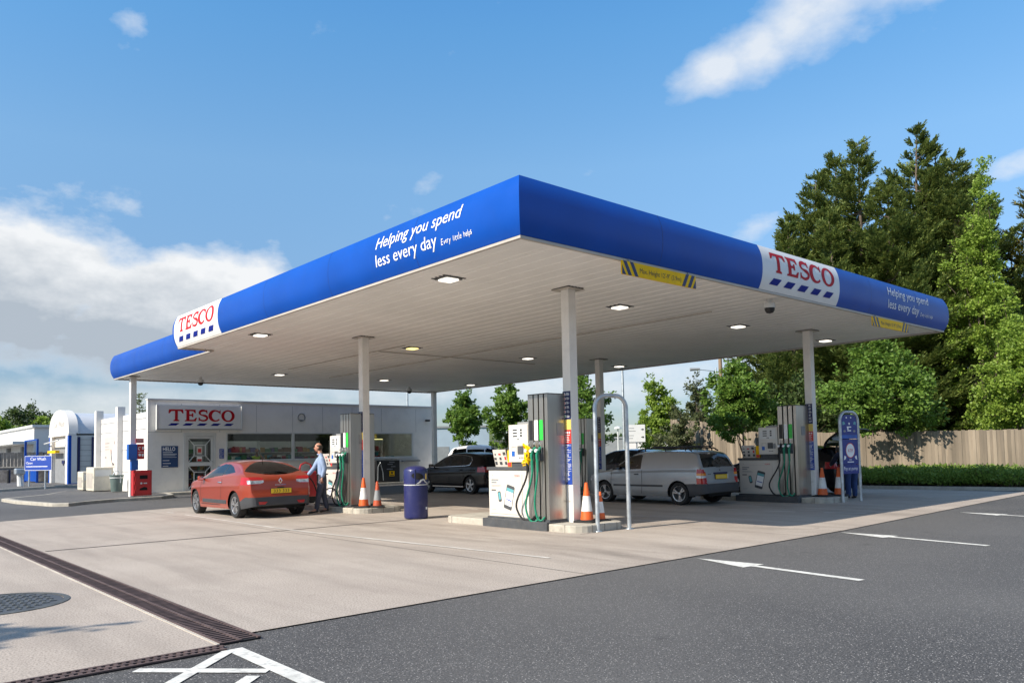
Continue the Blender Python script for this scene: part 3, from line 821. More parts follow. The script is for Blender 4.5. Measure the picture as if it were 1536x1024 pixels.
# ---------------------------------------------------------------- fuel pumps
def bez(p0,p1,p2,p3,n=14):
    p0,p1,p2,p3 = map(Vector,(p0,p1,p2,p3)); out = []
    for i in range(n+1):
        t = i/n; out.append(p0*(1-t)**3 + p1*3*t*(1-t)**2 + p2*3*t*t*(1-t) + p3*t**3)
    return out
def make_pump():
    t = thing('fuel_pump', 'x', 'fuel pump', (0,0,0), 'fuel pumps on the kerb islands')
    D = .72
    s = MB(); s.box(.0,D,.02,1.84,-.02,.20); s.box(-.10,D+.03,.0,1.88,-.02,.165); s.build('plinth', M_['dkgrey'], t, bevel=.008)
    # stainless hose tower with three dark slots on each hose face
    s = MB(); yb = [.02,.10,.135,.245,.28,.39,.425,.56]
    xa = .0
    for i in (0,2,4,6):
        s.box(xa,D-xa,yb[i],yb[i+1],.20,2.57)
    s.box(.05,D-.05,.10,.43,.20,2.55,1)
    s.build('hose_tower', [M_['steel'], M_['void']], t, bevel=.006)
    s = MB(); s.box(.0,D,.02,.56,2.571,2.585); s.build('tower_cap', M_['dkgrey'], t)
    s = MB(); s.box(.24,.44,.014,.021,1.78,2.02); s.build('rating_plate', M_['grey'], t)
    g = rects([(.25,.25+random.uniform(.06,.17),1.40+.04*i,1.415+.04*i) for i in range(9)])
    flat_mesh(g, lambda u,v: (u,.016,v)).build('flank_lettering', M_['trim_beige'], t)
    # product plates
    for y0,m in ((.145,'brightgreen'),(.285,'text_w'),(.43,'black')):
        s = MB(); s.box(-.006,.004,y0,y0+.10,1.70,2.08); s.build('product_plate', M_[m], t)
    # cabinet
    s = MB(); s.box(.015,D-.015,.60,1.80,.20,1.13); s.build('cabinet', M_['enamel'], t, bevel=.012)
    s = MB(); s.box(-.01,D+.01,.57,1.83,1.13,1.19); s.build('cabinet_top', M_['dkgrey'], t, bevel=.008)
    s = MB(); s.box(.004,.014,.78,1.76,.26,1.05); po = s.build('poster', M_['poster'], t)
    fn = lambda d: (lambda u,v: (.003-d, 1.76-u, .26+v))
    # poster art: heading bars, phone, key fob
    def rot(pts, cx, cy, a):
        c, q = math.cos(R(a)), math.sin(R(a)); return [((x*c-y*q)+cx, (x*q+y*c)+cy) for x,y in pts]
    def rr(w,h,r=.015):
        return [(x,y) for x,y in rounded(-w/2,w/2,-h/2,h/2,r,3)]
    n_ = len(rr(1,1))
    P = lambda w,h,cx,cy,a,r=.015: (rot(rr(w,h,r),cx,cy,a),[tuple(range(n_))])
    flat_mesh(merge(P(.24,.48,.60,.33,-14,.03), P(.095,.21,.31,.34,12,.03)), fn(.001)).build('poster_print', M_['dkgrey'], po)
    flat_mesh(merge(P(.205,.345,.602,.335,-14,.005)), fn(.0022)).build('phone_screen', M_['text_w'], po)
    flat_mesh(merge(P(.205,.07,.632,.470,-14,.005), P(.062,.15,.31,.35,12,.02)), fn(.0030)).build('poster_print', mteal, po)
    flat_mesh(merge(P(.16,.022,.592,.275,-14,.004)), fn(.0032)).build('poster_print', M_['noticeblue'], po)
    g = rects([(.06,.28,.655,.685),(.06,.22,.605,.635),(.06,.36,.565,.572),(.06,.32,.55,.556),(.06,.40,.535,.541),(.04,.94,.735,.738),(.06,.2,.08,.086)])
    flat_mesh(g, fn(.001)).build('poster_lettering', M_['grey'], po)
    flat_mesh(rects([(.06,.20,.455,.478)]), fn(.001)).build('poster_lettering', M_['black'], po)
    flat_mesh(sc(WORD,.030,.76,.745,.028), fn(.001)).build('poster_lettering', M_['noticered'], po)
    s = MB()
    for y in (1.66,.86): s.box(.0,.004,y-.008,y+.008,1.02,1.036)
    s.build('fixing', M_['grey'], po)
    # display head
    s = MB(); s.box(.06,D-.06,.64,1.13,1.19,1.28); s.build('head_neck', M_['brightgreen'] if False else M_['dkgrey'], t)
    s = MB(); s.box(.02,D-.02,.60,1.17,1.28,2.02); h = s.build('display_head', M_['enamel'], t, bevel=.015)
    s = MB(); s.box(.12,D-.12,.60,1.0,2.02,2.07); s.build('head_cap', M_['grey'], h)
    YY = lambda y: .60+(y-.62)*.77
    fh = lambda d: (lambda u,v: (.018-d, YY(1.36-u), 1.28+v))
    s = MB(); s.box(.016,.0195,YY(.64),YY(1.34),1.645,1.652); s.box(.016,.0195,YY(.68),YY(1.30),1.70,1.97); s.build('display_panel', M_['frame'], h)
    g = rects([(.18,.34,.62,.645),(.18,.34,.56,.585),(.18,.34,.50,.525),(.46,.53,.61,.65),(.46,.53,.56,.59),(.46,.53,.50,.54),(.33,.36,.44,.465),(.38,.41,.44,.465)])
    flat_mesh(g, fh(.004)).build('readout', M_['black'], h)
    s = MB(); s.box(.008,.019,YY(.80),YY(1.0),1.44,1.60); s.build('card_screen', M_['dkgrey'], h)
    s = MB(); s.box(.006,.019,YY(.70),YY(.78),1.44,1.58); s.build('card_reader', M_['grey'], h)
    s = MB(); s.box(.014,.019,YY(1.12),YY(1.23),1.40,1.50); s.build('payment_sticker', M_['cobalt'], h)
    g = rects([(.40+.06*i,.44+.06*i,.08,.10) for i in range(3)] + [(.13,.30,.30,.305),(.13,.13+.005,.12,.30),(.30,.305,.12,.305)])
    flat_mesh(g, fh(.001)).build('keypad', M_['dkgrey'], h)
    # leaflet rack leaning on the cabinet top, and the sand bucket label beside it
    Mx = Matrix.Translation((.20,1.56,1.19)) @ Matrix.Rotation(R(-14),4,'Y')
    s = MB(); s.box(-.02,.0,-.20,.20,0,.36,0,Mx); lf = s.build('leaflet_rack', M_['poster'], t)
    random.seed(5); s = MB()
    for q in range(9):
        y = -.15+.15*(q%3); z = .05+.10*(q//3)
        s.box(-.026,-.021,y-.03,y+random.uniform(.0,.05),z,z+random.uniform(.03,.07),random.randint(0,1),Mx)
    s.build('leaflet_print', [M_['dkgrey'], M_['noticered']], lf)
    s = MB(); s.box(.12,.30,1.20,1.32,1.19,1.52); s.build('warning_board', M_['yellow'], t)
    s = MB(); s.box(.112,.119,1.21,1.31,1.20,1.28); s.build('warning_mark', M_['noticered'], t)
    # nozzles, holsters and hoses
    for i,(y,mh,mn) in enumerate(((.19,'green','green'),(.335,'green','green'),(.475,'rubber','black'))):
        s = MB(); s.box(-.05,.03,y-.045,y+.045,1.30,1.56); s.build('holster', M_['dkgrey'], t, bevel=.01)
        s = MB(); s.tube([(-.04,y,1.60),(-.07,y,1.63),(-.045,y,1.66)], .012, 6); s.build('holster_hook', M_['galv'], t)
        s = MB()
        s.tube([(-.03,y,1.56),(-.10,y,1.50),(-.13,y,1.42),(-.125,y,1.30)], [.026,.034,.034,.026], 10)
        s.tube([(-.125,y,1.32),(-.12,y,1.10)], [.030,.024], 10)
        s.tube([(-.04,y,1.46),(-.15,y-.03,1.50),(-.16,y-.03,1.40),(-.125,y,1.32)], .013, 6)
        nz_ = s.build('nozzle', M_[mn], t, smooth=True)
        s = MB(); s.lathe([(.001,-.175),(.03,-.172),(.034,-.15),(.03,-.12)], 12, y, 1.50, 0, None, 0, 2*PI, 'x'); s.build('nozzle_badge', M_['text_w'], nz_, smooth=True)
        sw = (.08,.18,.30)[i]; lowz = (.24,.20,.22)[i]
        p = bez((-.12,y,1.12),(-.14,y+.02,.80),(-.14,y+sw*1.5,.55),(-.12,y+sw,lowz+.12)) + bez((-.12,y+sw,lowz+.12),(-.10,y+sw*.7,lowz-.10),(-.05,y-.02,lowz-.08),(-.02,y-.06,.26))[1:]
        s = MB(); s.tube(p, .019, 8); s.build('hose', M_[mh], t, smooth=True)
    return t
mteal = mat('teal_print', (.12,.36,.40), .4, 0, 0)
random.seed(11)
pumpA = make_pump()
P_LAB = {'B':'steel fuel pump with black and green hoses in the shade behind the silver van',
         'C':'steel fuel pump beside the man refuelling the red hatchback',
         'E':'steel fuel pump half hidden behind the sunlit column and galvanised hoop'}
for k,dx,dy in (('B',-.76,0),('C',-.45,-.08),('E',-.70,0)):
    copy_tree(pumpA, (COLS[k][0]+dx, COLS[k][1]+dy, 0), label=P_LAB[k])
pumpA['label'] = 'sunlit steel fuel pump with a yellow cover on one nozzle'
pumpA.location = (COLS['A'][0]-.585, COLS['A'][1]+.03, 0)
s = MB(); random.seed(2)
for q in range(12):
    a = random.uniform(0,6.28); z0 = random.uniform(1.22,1.56); y0 = .475+random.uniform(-.06,.08)
    s.tube([(-.09+random.uniform(-.05,.02),y0-.05,z0),(-.16,y0+random.uniform(-.03,.03),z0+random.uniform(-.06,.1)),(-.10,y0+.06,z0+random.uniform(-.12,.05))], random.uniform(.014,.024), 6)
s.lathe([(.001,1.58),(.05,1.55),(.065,1.45),(.05,1.30),(.02,1.20)], 10, -.11, .475)
s.build('nozzle_cover', M_['yellow'], pumpA, smooth=True)

# ---------------------------------------------------------------- cones
def cone(loc, h, label, dirty=False):
    t = thing('traffic_cone', label, 'cone', (0,0,0), 'traffic cones on the kerb islands')
    k = h/.75; rz = lambda z: (.135-.105*(z/.75))*k
    def ring(z0,z1,n=4,o=0): return [(rz(z0+(z1-z0)*i/n)+o,(z0+(z1-z0)*i/n)*k) for i in range(n+1)]
    s = MB(); s.prism(rounded(-.21*k,.21*k,-.21*k,.21*k,.05*k), 0, .035*k); s.prism(rounded(-.16*k,.16*k,-.16*k,.16*k,.05*k), .035*k, .05*k); s.build('base', M_['rubber'], t, bevel=.006)
    m = 'orange_d' if dirty else 'orange'
    s = MB(); s.lathe(ring(.05,.75)+[(.022*k,.755*k),(.001,.755*k)], 20); s.build('body', M_[m], t, smooth=True)
    s = MB(); s.lathe(ring(.21,.50,4,.003), 20); s.build('reflective_sleeve', M_['sleeve'] if not dirty else M_['grey'], t, smooth=True)
    t.location = loc; t.rotation_euler = (0,0,random.uniform(0,1.5)); return t
cone((3.36,1.98,.135), .74, 'clean orange and white cone standing against the sunlit column')
cone((3.74,1.98,.135), .55, 'small orange and white cone half hidden by the galvanised hoop')
cone((3.00,9.50,.135), .76, 'orange and white cone in front of the column by the man refuelling')
cone((3.26,9.26,.135), .66, 'dirty dark-sleeved orange cone next to a cleaner one on the sunlit island', True)
cone((12.60,2.03,.135), .76, 'shaded cone touching the column under its instruction strip')
cone((13.52,2.50,.0), .78, 'shaded cone partly hidden behind the cone beside the column')
cone((13.06,1.80,.135), .76, 'shaded cone beside the leg of the blue totem sign')

# ---------------------------------------------------------------- blue litter bin
t = thing('litter_bin', 'tall round dark blue litter bin with domed top and oval opening', 'litter bin', (2.80,6.84,0)); cx, cy = 2.80, 6.84
r = .275
s = MB(); s.lathe([(.001,.012),(r-.02,.012),(r-.005,.03),(r,.06),(r,.765),(r-.008,.775),(r-.008,.785),(r,.795),(r,1.10),(r-.008,1.125),(r-.03,1.15),(r-.08,1.185),(r-.16,1.205),(.001,1.213)], 40, cx, cy); s.build('bin_body', M_['binblue'], t, smooth=True)
s = MB(); s.lathe([(r+.002,.770),(r+.003,.78),(r+.002,.79)], 40, cx, cy); s.build('band', M_['frame'], t, smooth=True)
def oncyl(a0, rad, z0): return lambda u,v: (cx+rad*math.cos(a0+u/rad), cy+rad*math.sin(a0+u/rad), z0+v)
aim = math.atan2(cyw-cy, cxw-cx)
def polar(pts, n=24): return (pts,[tuple(range(len(pts)))])
hole = [(.155*math.cos(w)*(1 if math.cos(w)<0 else .82),.075*math.sin(w)-.02*math.cos(w)) for w in [2*PI*i/28 for i in range(28)]]
def cyl_patch(poly, a0, z0, lift, name, m):
    c = (sum(p[0] for p in poly)/len(poly), sum(p[1] for p in poly)/len(poly)); n = len(poly)
    V = [c]; F = []
    for k in (.34,.67,1):
        V += [(c[0]+(x-c[0])*k, c[1]+(y-c[1])*k) for x,y in poly]
    F += [(0,1+i,1+(i+1)%n) for i in range(n)]
    for q in (0,1): F += [(1+q*n+i,1+(q+1)*n+i,1+(q+1)*n+(i+1)%n,1+q*n+(i+1)%n) for i in range(n)]
    f = oncyl(a0, r+lift, z0); s = MB(); s.add([f(*p) for p in V], F); return s.build(name, M_[m], t)
cyl_patch([(x*1.12,y*1.2) for x,y in hole], aim+.22, .975, .0025, 'opening_rim', 'navy')
cyl_patch(hole, aim+.22, .975, .005, 'opening', 'void')
cyl_patch([(.035*math.cos(2*PI*i/16),.075*math.sin(2*PI*i/16)) for i in range(16)], aim+1.0, .965, .004, 'sticker', 'noticeyellow')
crest = [(-.17,0),(-.13,.03),(-.09,.06),(-.06,.105),(-.02,.12),(.03,.12),(.06,.10),(.08,.07),(.12,.045),(.17,.02),(.19,0)]
cyl_patch(crest, aim+.62, .795, .004, 'crest', 'frame')
cyl_patch([(-.07,.02),(-.03,.075),(.03,.08),(.06,.03)], aim+.62, .795, .006, 'crest_detail', 'binblue')
s = MB(); s.box(cx+r*math.cos(aim+.95)-.01,cx+r*math.cos(aim+.95)+.02,cy+r*math.sin(aim+.95)-.03,cy+r*math.sin(aim+.95)+.0,.22,.27); s.build('lock', M_['frame'], t)
s = MB(); s.box(cx+r*math.cos(aim-.05)-.012,cx+r*math.cos(aim-.05)+.012,cy+r*math.sin(aim-.05)-.014,cy+r*math.sin(aim-.05)+.014,.795,1.13); s.build('hinge_strip', M_['binblue'], t)

# ---------------------------------------------------------------- hoop barrier
def arch(a, b_, h, rad, z0=0, n=7):
    a = Vector((*a,0)); b_ = Vector((*b_,0)); d = (b_-a).normalized(); P = [a+Vector((0,0,z0)), a+Vector((0,0,h-rad))]
    for i in range(1,n+1):
        w = R(90*i/n); P.append(a + d*(rad-rad*math.cos(w)) + Vector((0,0,h-rad+rad*math.sin(w))))
    for i in range(0,n+1):
        w = R(90-90*i/n); P.append(b_ - d*(rad-rad*math.cos(w)) + Vector((0,0,h-rad+rad*math.sin(w))))
    P.append(b_+Vector((0,0,z0))); return P
t = thing('hoop_barrier', 'galvanised steel hoop barrier standing empty beside the kerb island', 'hoop barrier', (3.52,1.46,0))
s = MB(); s.tube(arch((3.16,1.53),(3.88,1.39),2.50,.24), .040, 12); s.build('hoop_tube', M_['galv'], t, smooth=True)
for x,y in ((3.16,1.53),(3.88,1.39)):
    s = MB(); s.lathe([(.001,.012),(.075,.012),(.078,.004)], 20, x, y); s.build('foot_plate', M_['galv'], t)
s = MB()
for z in (2.05,1.55): s.box(3.835,3.85,1.385,1.405,z,z+.05)
for x in (3.40,3.62): s.box(x,x+.03,1.46-(x-3.52)*.19-.012,1.46-(x-3.52)*.19+.012,2.44,2.47)
s.build('fixing_lug', M_['galv'], t)

# ---------------------------------------------------------------- totem sign
TA, TB_ = Vector((12.57,1.47,0)), Vector((13.29,1.33,0)); td = (TB_-TA).normalized(); tn = Vector((td.y,-td.x,0))
t = thing('totem_sign', 'blue advertising board in a rounded steel hoop frame reading Pay at pump', 'sign', ((TA+TB_)/2)[:])
s = MB(); s.tube(arch(TA[:2],TB_[:2],2.37,.26), .040, 12); s.build('frame', M_['galv'], t, smooth=True)
tw = (TB_-TA).length
def onT(d): return lambda u,v: tuple(TA + td*(.04+u) + tn*(.012+d) + Vector((0,0,v)))
bw = tw-.08
def tpanel(z0, z1, m, topr=0):
    if topr:
        pts = [(0,z0),(bw,z0)]
        for i in range(8): w = R(90*i/7); pts.append((bw-topr+topr*math.cos(w), z1-topr+topr*math.sin(w)))
        for i in range(8): w = R(90+90*i/7); pts.append((topr+topr*math.cos(w), z1-topr+topr*math.sin(w)))
    else: pts = [(0,z0),(bw,z0),(bw,z1),(0,z1)]
    n = len(pts); f0, f1 = onT(-.022), onT(0)
    s = MB(); s.add([f0(*p) for p in pts]+[f1(*p) for p in pts], [tuple(range(n)), tuple(range(n,2*n))]+[(i,(i+1)%n,(i+1)%n+n,i+n) for i in range(n)])
    return s.build('panel', M_[m], t)
mtot = mat('totem_blue', (.012,.03,.22), .35, 0, .08, 3); M_['totem'] = mtot
M_['totemtop'] = mat('totem_sky_blue', (.02,.10,.42), .35, 0, .3, 3)
p1 = tpanel(1.66,2.30,'totem',.22); p2 = tpanel(.985,1.645,'totem'); p3 = tpanel(.74,.97,'totem')
flat_mesh(rects([(.01,bw-.01,1.67,1.76)]), onT(.0015)).build('band', M_['totemtop'], p1)
circ = lambda x,y,a,b_,n=24: ([(x+a*math.cos(2*PI*i/n),y+b_*math.sin(2*PI*i/n)) for i in range(n)],[tuple(range(n))])
flat_mesh(circ(bw/2,1.35,.185,.20), onT(.0015)).build('disc_border', M_['noticered'], p2)
flat_mesh(circ(bw/2,1.35,.168,.18), onT(.003)).build('disc', M_['text_w'], p2)
flat_mesh(fit(text_geo('ATM',.13),.20,1.0,bw/2-.10,1.305), onT(.0045)).build('lettering', M_['noticered'], p2)
g = rects([(bw/2-.06,bw/2+.05,1.10,1.115),(bw/2-.13,bw/2+.13,1.035,1.06)]) 
hand = lambda x,sg: ([(x,1.10),(x+.08*sg,1.13),(x+.10*sg,1.19),(x+.03*sg,1.22)],[(0,1,2,3)])
flat_mesh(merge(g,hand(.05,1),hand(bw-.05,-1)), onT(.0015)).build('lettering', M_['text_w'], p2)
flat_mesh(fit(text_geo('Pay at pump',.13),.56,1.0,.04,.835), onT(.0015)).build('lettering', M_['text_w'], p3)
g = rects([(bw/2-.10,bw/2+.08,1.955,1.985),(bw/2-.09,bw/2-.03,1.90,1.955),(bw/2-.08,bw/2+.07,1.86,1.89)])
flat_mesh(merge(g,circ(bw/2,2.06,.03,.03),circ(.22,2.22,.03,.02),circ(.40,2.22,.03,.02)), onT(.0015)).build('lettering', M_['text_w'], p1)
flat_mesh(merge(([(.06,2.02),(.17,2.05),(.12,2.12),(.05,2.10)],[(0,1,2,3)]),([(bw-.06,2.02),(bw-.17,2.05),(bw-.12,2.12),(bw-.05,2.10)],[(0,1,2,3)])), onT(.0015)).build('symbol', mteal, p1)
flat_mesh(merge(circ(.13,1.86,.05,.03),circ(bw-.13,1.86,.05,.03)), onT(.0015)).build('symbol', M_['grey'], p1)

# ---------------------------------------------------------------- shop
SX0, SX1, SY, SH = 2.62, 17.0, 26.05, 3.95
shop = thing('shop_building', 'low pale clad forecourt shop with flat roof, long windows and glazed door', 'building', (SX0,SY,0))
# openings in the front wall: door, window pair, far window
DX0, DX1, DZ = 4.08, 5.44, 2.50
OP = [(DX0,DX1,.02,DZ),(5.90,11.2,1.33,2.60),(13.15,15.80,1.33,2.60)]
s = MB(); yb = SY+.18
xs = [SX0]+[v for o in OP for v in o[:2]]+[SX1]
for i in range(0,len(xs),2): s.box(xs[i],xs[i+1],SY,yb,.0,SH)
for x0,x1,z0,z1 in OP:
    s.box(x0,x1,SY,yb,z1,SH)
    if z0 > .1: s.box(x0,x1,SY,yb,0,z0)
s.build('front_wall', M_['cladding'], shop)
s = MB()   # panel seams
for x in (3.98,5.62,7.3,9.05,10.6,12.2,13.9,16.0):
    s.box(x-.006,x+.006,SY-.003,SY+.01,2.62,SH-.12)
s.box(SX0,DX0-.06,SY-.003,SY+.01,2.60,2.612)
s.build('panel_seam', M_['grey'], shop)
s = MB(); s.box(SX0-.02,SX1+.03,SY-.05,SY+.25,SH-.001,SH+.06); s.build('parapet_cap', M_['frame'], shop)
s = MB(); s.box(SX0,SX0+.16,yb,33.3,0,3.45); s.build('side_wall', M_['cladwhite'], shop)
s = MB()
for z in (.95,1.9,2.75,3.2): s.box(SX0-.012,SX0+.005,yb,33.3,z,z+.02)
s.build('side_seam', M_['grey'], shop)
for y in (29.6,33.2):
    s = MB(); s.box(SX0-.22,SX0+.10,y,y+.34,0,3.86); s.build('side_pier', M_['cladwhite'], shop)
s = MB(); s.box(SX1-.18,SX1,yb,33.3,0,3.9); s.build('end_wall', M_['cladding'], shop)
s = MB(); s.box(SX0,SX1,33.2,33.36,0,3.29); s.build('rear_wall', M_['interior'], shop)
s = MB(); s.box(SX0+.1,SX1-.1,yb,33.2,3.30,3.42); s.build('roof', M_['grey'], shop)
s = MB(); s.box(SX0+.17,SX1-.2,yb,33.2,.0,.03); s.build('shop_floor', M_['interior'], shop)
def window(x0,x1,z0,z1,mull=()):
    s = MB(); w = .055
    s.box(x0,x1,SY-.025,SY+.10,z0,z0+w); s.box(x0,x1,SY-.025,SY+.10,z1-w,z1)
    s.box(x0,x0+w,SY-.025,SY+.10,z0+w,z1-w); s.box(x1-w,x1,SY-.025,SY+.10,z0+w,z1-w)
    for m in mull: s.box(m-.06,m+.06,SY-.025,SY+.10,z0+w,z1-w)
    o = s.build('window', M_['frame'], shop)
    ed = [x0+w]+[q for m in mull for q in (m-.06,m+.06)]+[x1-w]
    for i in range(0,len(ed),2):
        s = MB(); s.quad((ed[i],SY+.04,z0+w),(ed[i+1],SY+.04,z0+w),(ed[i+1],SY+.04,z1-w),(ed[i],SY+.04,z1-w)); s.build('pane', M_['glass'], o)
    return o
window(5.90,11.2,1.33,2.60,(9.07,)); w3 = window(13.15,15.80,1.33,2.60)
s = MB(); s.box(5.86,11.24,SY-.10,SY-.026,1.28,1.335); s.box(13.1,16.0,SY-.12,SY-.026,1.26,1.332); s.build('window_sill', M_['frame'], shop)
# door: two glazed leaves halves with an X bar and square
s = MB(); w = .10
s.box(DX0-.02,DX1+.02,SY-.03,SY+.12,DZ-.06,DZ+.08)
for x in (DX0,DX1-w): s.box(x,x+w,SY-.03,SY+.12,.02,DZ-.06)
s.build('door_frame', M_['frame'], shop)
x0, x1 = DX0+w+.01, DX1-w-.01
s = MB()
for z0,z1 in ((.06,.18),(1.16,1.32),(DZ-.17,DZ-.07)): s.box(x0,x1,SY,SY+.06,z0,z1)
for x in (x0,x1-.09): s.box(x,x+.09,SY,SY+.06,.18,1.16); s.box(x,x+.09,SY,SY+.06,1.32,DZ-.17)
dr = s.build('door', M_['frame'], shop)
s = MB()
for z0,z1 in ((.18,1.16),(1.32,DZ-.17)):
    cxm, czm = (x0+x1)/2, (z0+z1)/2; hx, hz = (x1-x0)/2-.09, (z1-z0)/2; q = .24
    for sx_ in (-1,1):
        s.box(cxm+sx_*q-.018,cxm+sx_*q+.018,SY-.004,SY+.03,czm-q*.95,czm+q*.95)
        s.box(cxm-q+.018,cxm+q-.018,SY-.004,SY+.03,czm+sx_*q*.95-.018,czm+sx_*q*.95+.018)
        for sz in (-1,1): s.tube([(cxm+sx_*q,SY+.012,czm+sz*q*.95),(cxm+sx_*hx,SY+.012,czm+sz*hz)], .018, 4)
s.build('glazing_bar', M_['frame'], dr)
s = MB()
for z0,z1 in ((.18,1.16),(1.32,DZ-.17)): s.quad((x0+.09,SY+.045,z0),(x1-.09,SY+.045,z0),(x1-.09,SY+.045,z1),(x0+.09,SY+.045,z1))
s.build('pane', M_['glass'], dr)
for z0,z1,m in ((1.66,1.98,'poster'),(1.36,1.56,'text_w')):
    s = MB(); s.box(cxm-.11,cxm+.11,SY+.036,SY+.040,z0,z1); s.build('door_notice', M_[m], dr)
s = MB(); s.box(cxm-.09,cxm+.09,SY+.032,SY+.0355,1.36,1.46); s.box(cxm-.07,cxm+.07,SY+.032,SY+.0355,1.74,1.90); s.build('notice_print', M_['noticered'], dr)
s = MB(); s.tube([(x1-.05,SY-.03,1.12),(x1-.05,SY-.06,1.14),(x1-.05,SY-.06,1.36),(x1-.05,SY-.03,1.38)], .012, 6); s.build('handle', M_['chrome'], dr)
# illuminated-type fascia sign over the door (unlit): shallow bowed panel with end caps
x0, x1, z0, z1 = 2.95, 6.53, 2.75, 3.74
sg = thing('shop_sign', 'long white shop sign with red slab capitals over the glazed door', 'sign', (x0,SY-.16,z0))
bow = lambda u: SY-.14-.07*(1-(2*(u-x0)/(x1-x0)-1)**2)
s = MB(); n = 16
P = [(x0+(x1-x0)*i/n) for i in range(n+1)]
s.prism([(x,bow(x)) for x in P]+[(x1,SY-.004),(x0,SY-.004)], z0, z1); s.build('sign_panel', M_['white'], sg, smooth=True, angle=25)
s = MB(); s.box(x0-.03,x0-.003,SY-.19,SY-.004,z0-.02,z1+.02); s.box(x1+.003,x1+.03,SY-.19,SY-.004,z0-.02,z1+.02)
s.box(x0-.03,x1+.03,SY-.16,SY-.004,z0-.05,z0-.022); s.build('sign_frame', M_['frame'], sg)
fn = lambda u,v: (u, bow(u)-.005, v)
flat_mesh(sc(WORD, 2.82/WORD_W, 3.40, 3.07, .50), fn).build('lettering', M_['red_text'], sg)
flat_mesh(sc(DASH, 2.82/WORD_W, 3.40, 3.079, .3125), fn).build('dash_row', M_['blue_text'], sg)
# hello board
t = thing('welcome_board', 'dark blue board headed HELLO on the wall beside the shop door', 'sign', (3.17,SY,1.13))
s = MB(); s.box(3.17,3.84,SY-.035,SY-.004,1.13,2.03); s.build('board', M_['navy'] if False else mat('board_blue',(.012,.05,.15),.4,0,.05), t)
fn = lambda u,v: (3.17+u, SY-.037, 1.13+v)
g = [fit(text_geo('HELLO',.22,0,1,.004),.50,1.0,.05,.70)]
for z,w in ((.62,.40),(.56,.56),(.53,.56),(.49,.50),(.42,.56),(.28,.26),(.16,.32),(.05,.22)): g.append(rects([(.05,.05+w,z,z+(.022 if z < .3 or z > .6 else .012))]))
flat_mesh(merge(*g), fn).build('lettering', M_['text_w'], t)
t = thing('hours_notice', 'two small blue notices on the wall between door and shop window', 'notice', (5.6,SY,1.45))
for z0 in (1.46,1.68):
    s = MB(); s.box(5.60,5.80,SY-.02,SY-.004,z0,z0+.20); o = s.build('notice_plate', M_['noticeblue'], t)
    flat_mesh(rects([(5.62,5.62+w,z0+.03+.035*i,z0+.045+.035*i) for i,w in enumerate((.1,.15,.08,.14))]), lambda u,v: (u,SY-.0215,v)).build('lettering', M_['frame'], o)
# wall lamp and camera
t = thing('wall_lamp', 'round bulkhead lamp on the shop wall above the windows', 'lamp', (9.49,SY,3.3))
s = MB(); s.lathe([(.001,-.10),(.10,-.09),(.15,-.05),(.16,-.0)], 20, 0, 0, 0, Matrix.Translation((9.49,SY-.01,3.32)) @ Matrix.Rotation(R(-90),4,'X') @ Matrix.Scale(-1,4,(0,0,1))); s.build('lamp_glass', M_['frame'], t, smooth=True)
s = MB(); s.lathe([(.16,0),(.19,.0),(.19,.03),(.16,.03)], 20, 0, 0, 0, Matrix.Translation((9.49,SY-.035,3.32)) @ Matrix.Rotation(R(-90),4,'X')); s.build('lamp_ring', M_['grey'], t, smooth=True)
s = MB(); s.box(9.40,9.58,SY-.03,SY-.004,3.16,3.20); s.build('lamp_guard', M_['dkgrey'], t)
t = thing('wall_camera', 'small dark camera on a bracket at the shop wall end', 'camera', (16.5,SY,3.2))
s = MB(); s.tube([(16.72,SY-.004,3.26),(16.70,SY-.10,3.24)], .018, 6); s.build('bracket', M_['dkgrey'], t)
s = MB(); s.box(16.52,16.80,SY-.17,SY-.09,3.20,3.30); s.build('camera_body', M_['black'], t, bevel=.01)
# what stands under and behind the windows
t = thing('vending_cabinet', 'black cabinet with open front under the far shop window', 'cabinet', (13.25,SY-.6,0))
s = MB(); s.box(13.25,14.62,SY-.52,SY-.02,.10,1.20); s.build('cabinet_body', M_['navy'] if False else M_['black'], t, bevel=.01)
s = MB(); s.box(14.0,14.3,SY-.53,SY-.522,.40,.66); s.build('warning_notice', M_['yellow'], t)
s = MB(); s.box(14.03,14.27,SY-.534,SY-.531,.43,.47); s.box(14.1,14.2,SY-.534,SY-.531,.52,.62); s.build('notice_print', M_['black'], t)
s = MB()
for x,z,w in ((13.9,.98,.3),(14.1,.86,.25),(13.85,.74,.35),(14.0,1.08,.3)): s.box(x,x+w,SY-.54,SY-.522,z,z+.04)
s.build('shelf_edge', M_['grey'], t)
s = MB(); s.tube([(13.3,SY-.55,.2),(13.32,SY-.56,.9),(13.45,SY-.56,1.1),(13.6,SY-.56,.6),(13.62,SY-.56,.2)], .02, 6); s.build('hose_loop', M_['galv'], t)
t = thing('wall_shelf', 'white wall unit with a sloping shelf beside the black cabinet', 'wall unit', (15,SY-.2,.2))
s = MB(); s.box(14.72,16.1,SY-.10,SY-.004,.10,1.25); s.build('panel', M_['frame'], t)
s = MB(); s.box(15.0,16.05,SY-.30,SY-.101,1.10,1.18); s.build('shelf', M_['grey'], t)
for x,lab in ((10.15,'dark moulded trolley bin under the shop window near the hatchback'),(11.55,'dark moulded trolley bin beside the man under the shop window')):
    t = thing('trolley_bin', lab, 'bin', (x,SY-.6,.1))
    s = MB(); s.prism(rounded(x-.30,x+.30,SY-.62,SY-.12,.08), .10, .98); s.build('bin_body', M_['dkgrey'], t, bevel=.02)
    s = MB(); s.prism(rounded(x-.33,x+.33,SY-.66,SY-.10,.10), .98, 1.06); s.build('bin_lid', M_['black'], t, bevel=.02)
M_['tube'] = mat('added_tube_glow', (.95,1,.95), .4, 0, 0, emit=4)  # glow for the tubes added inside the shop
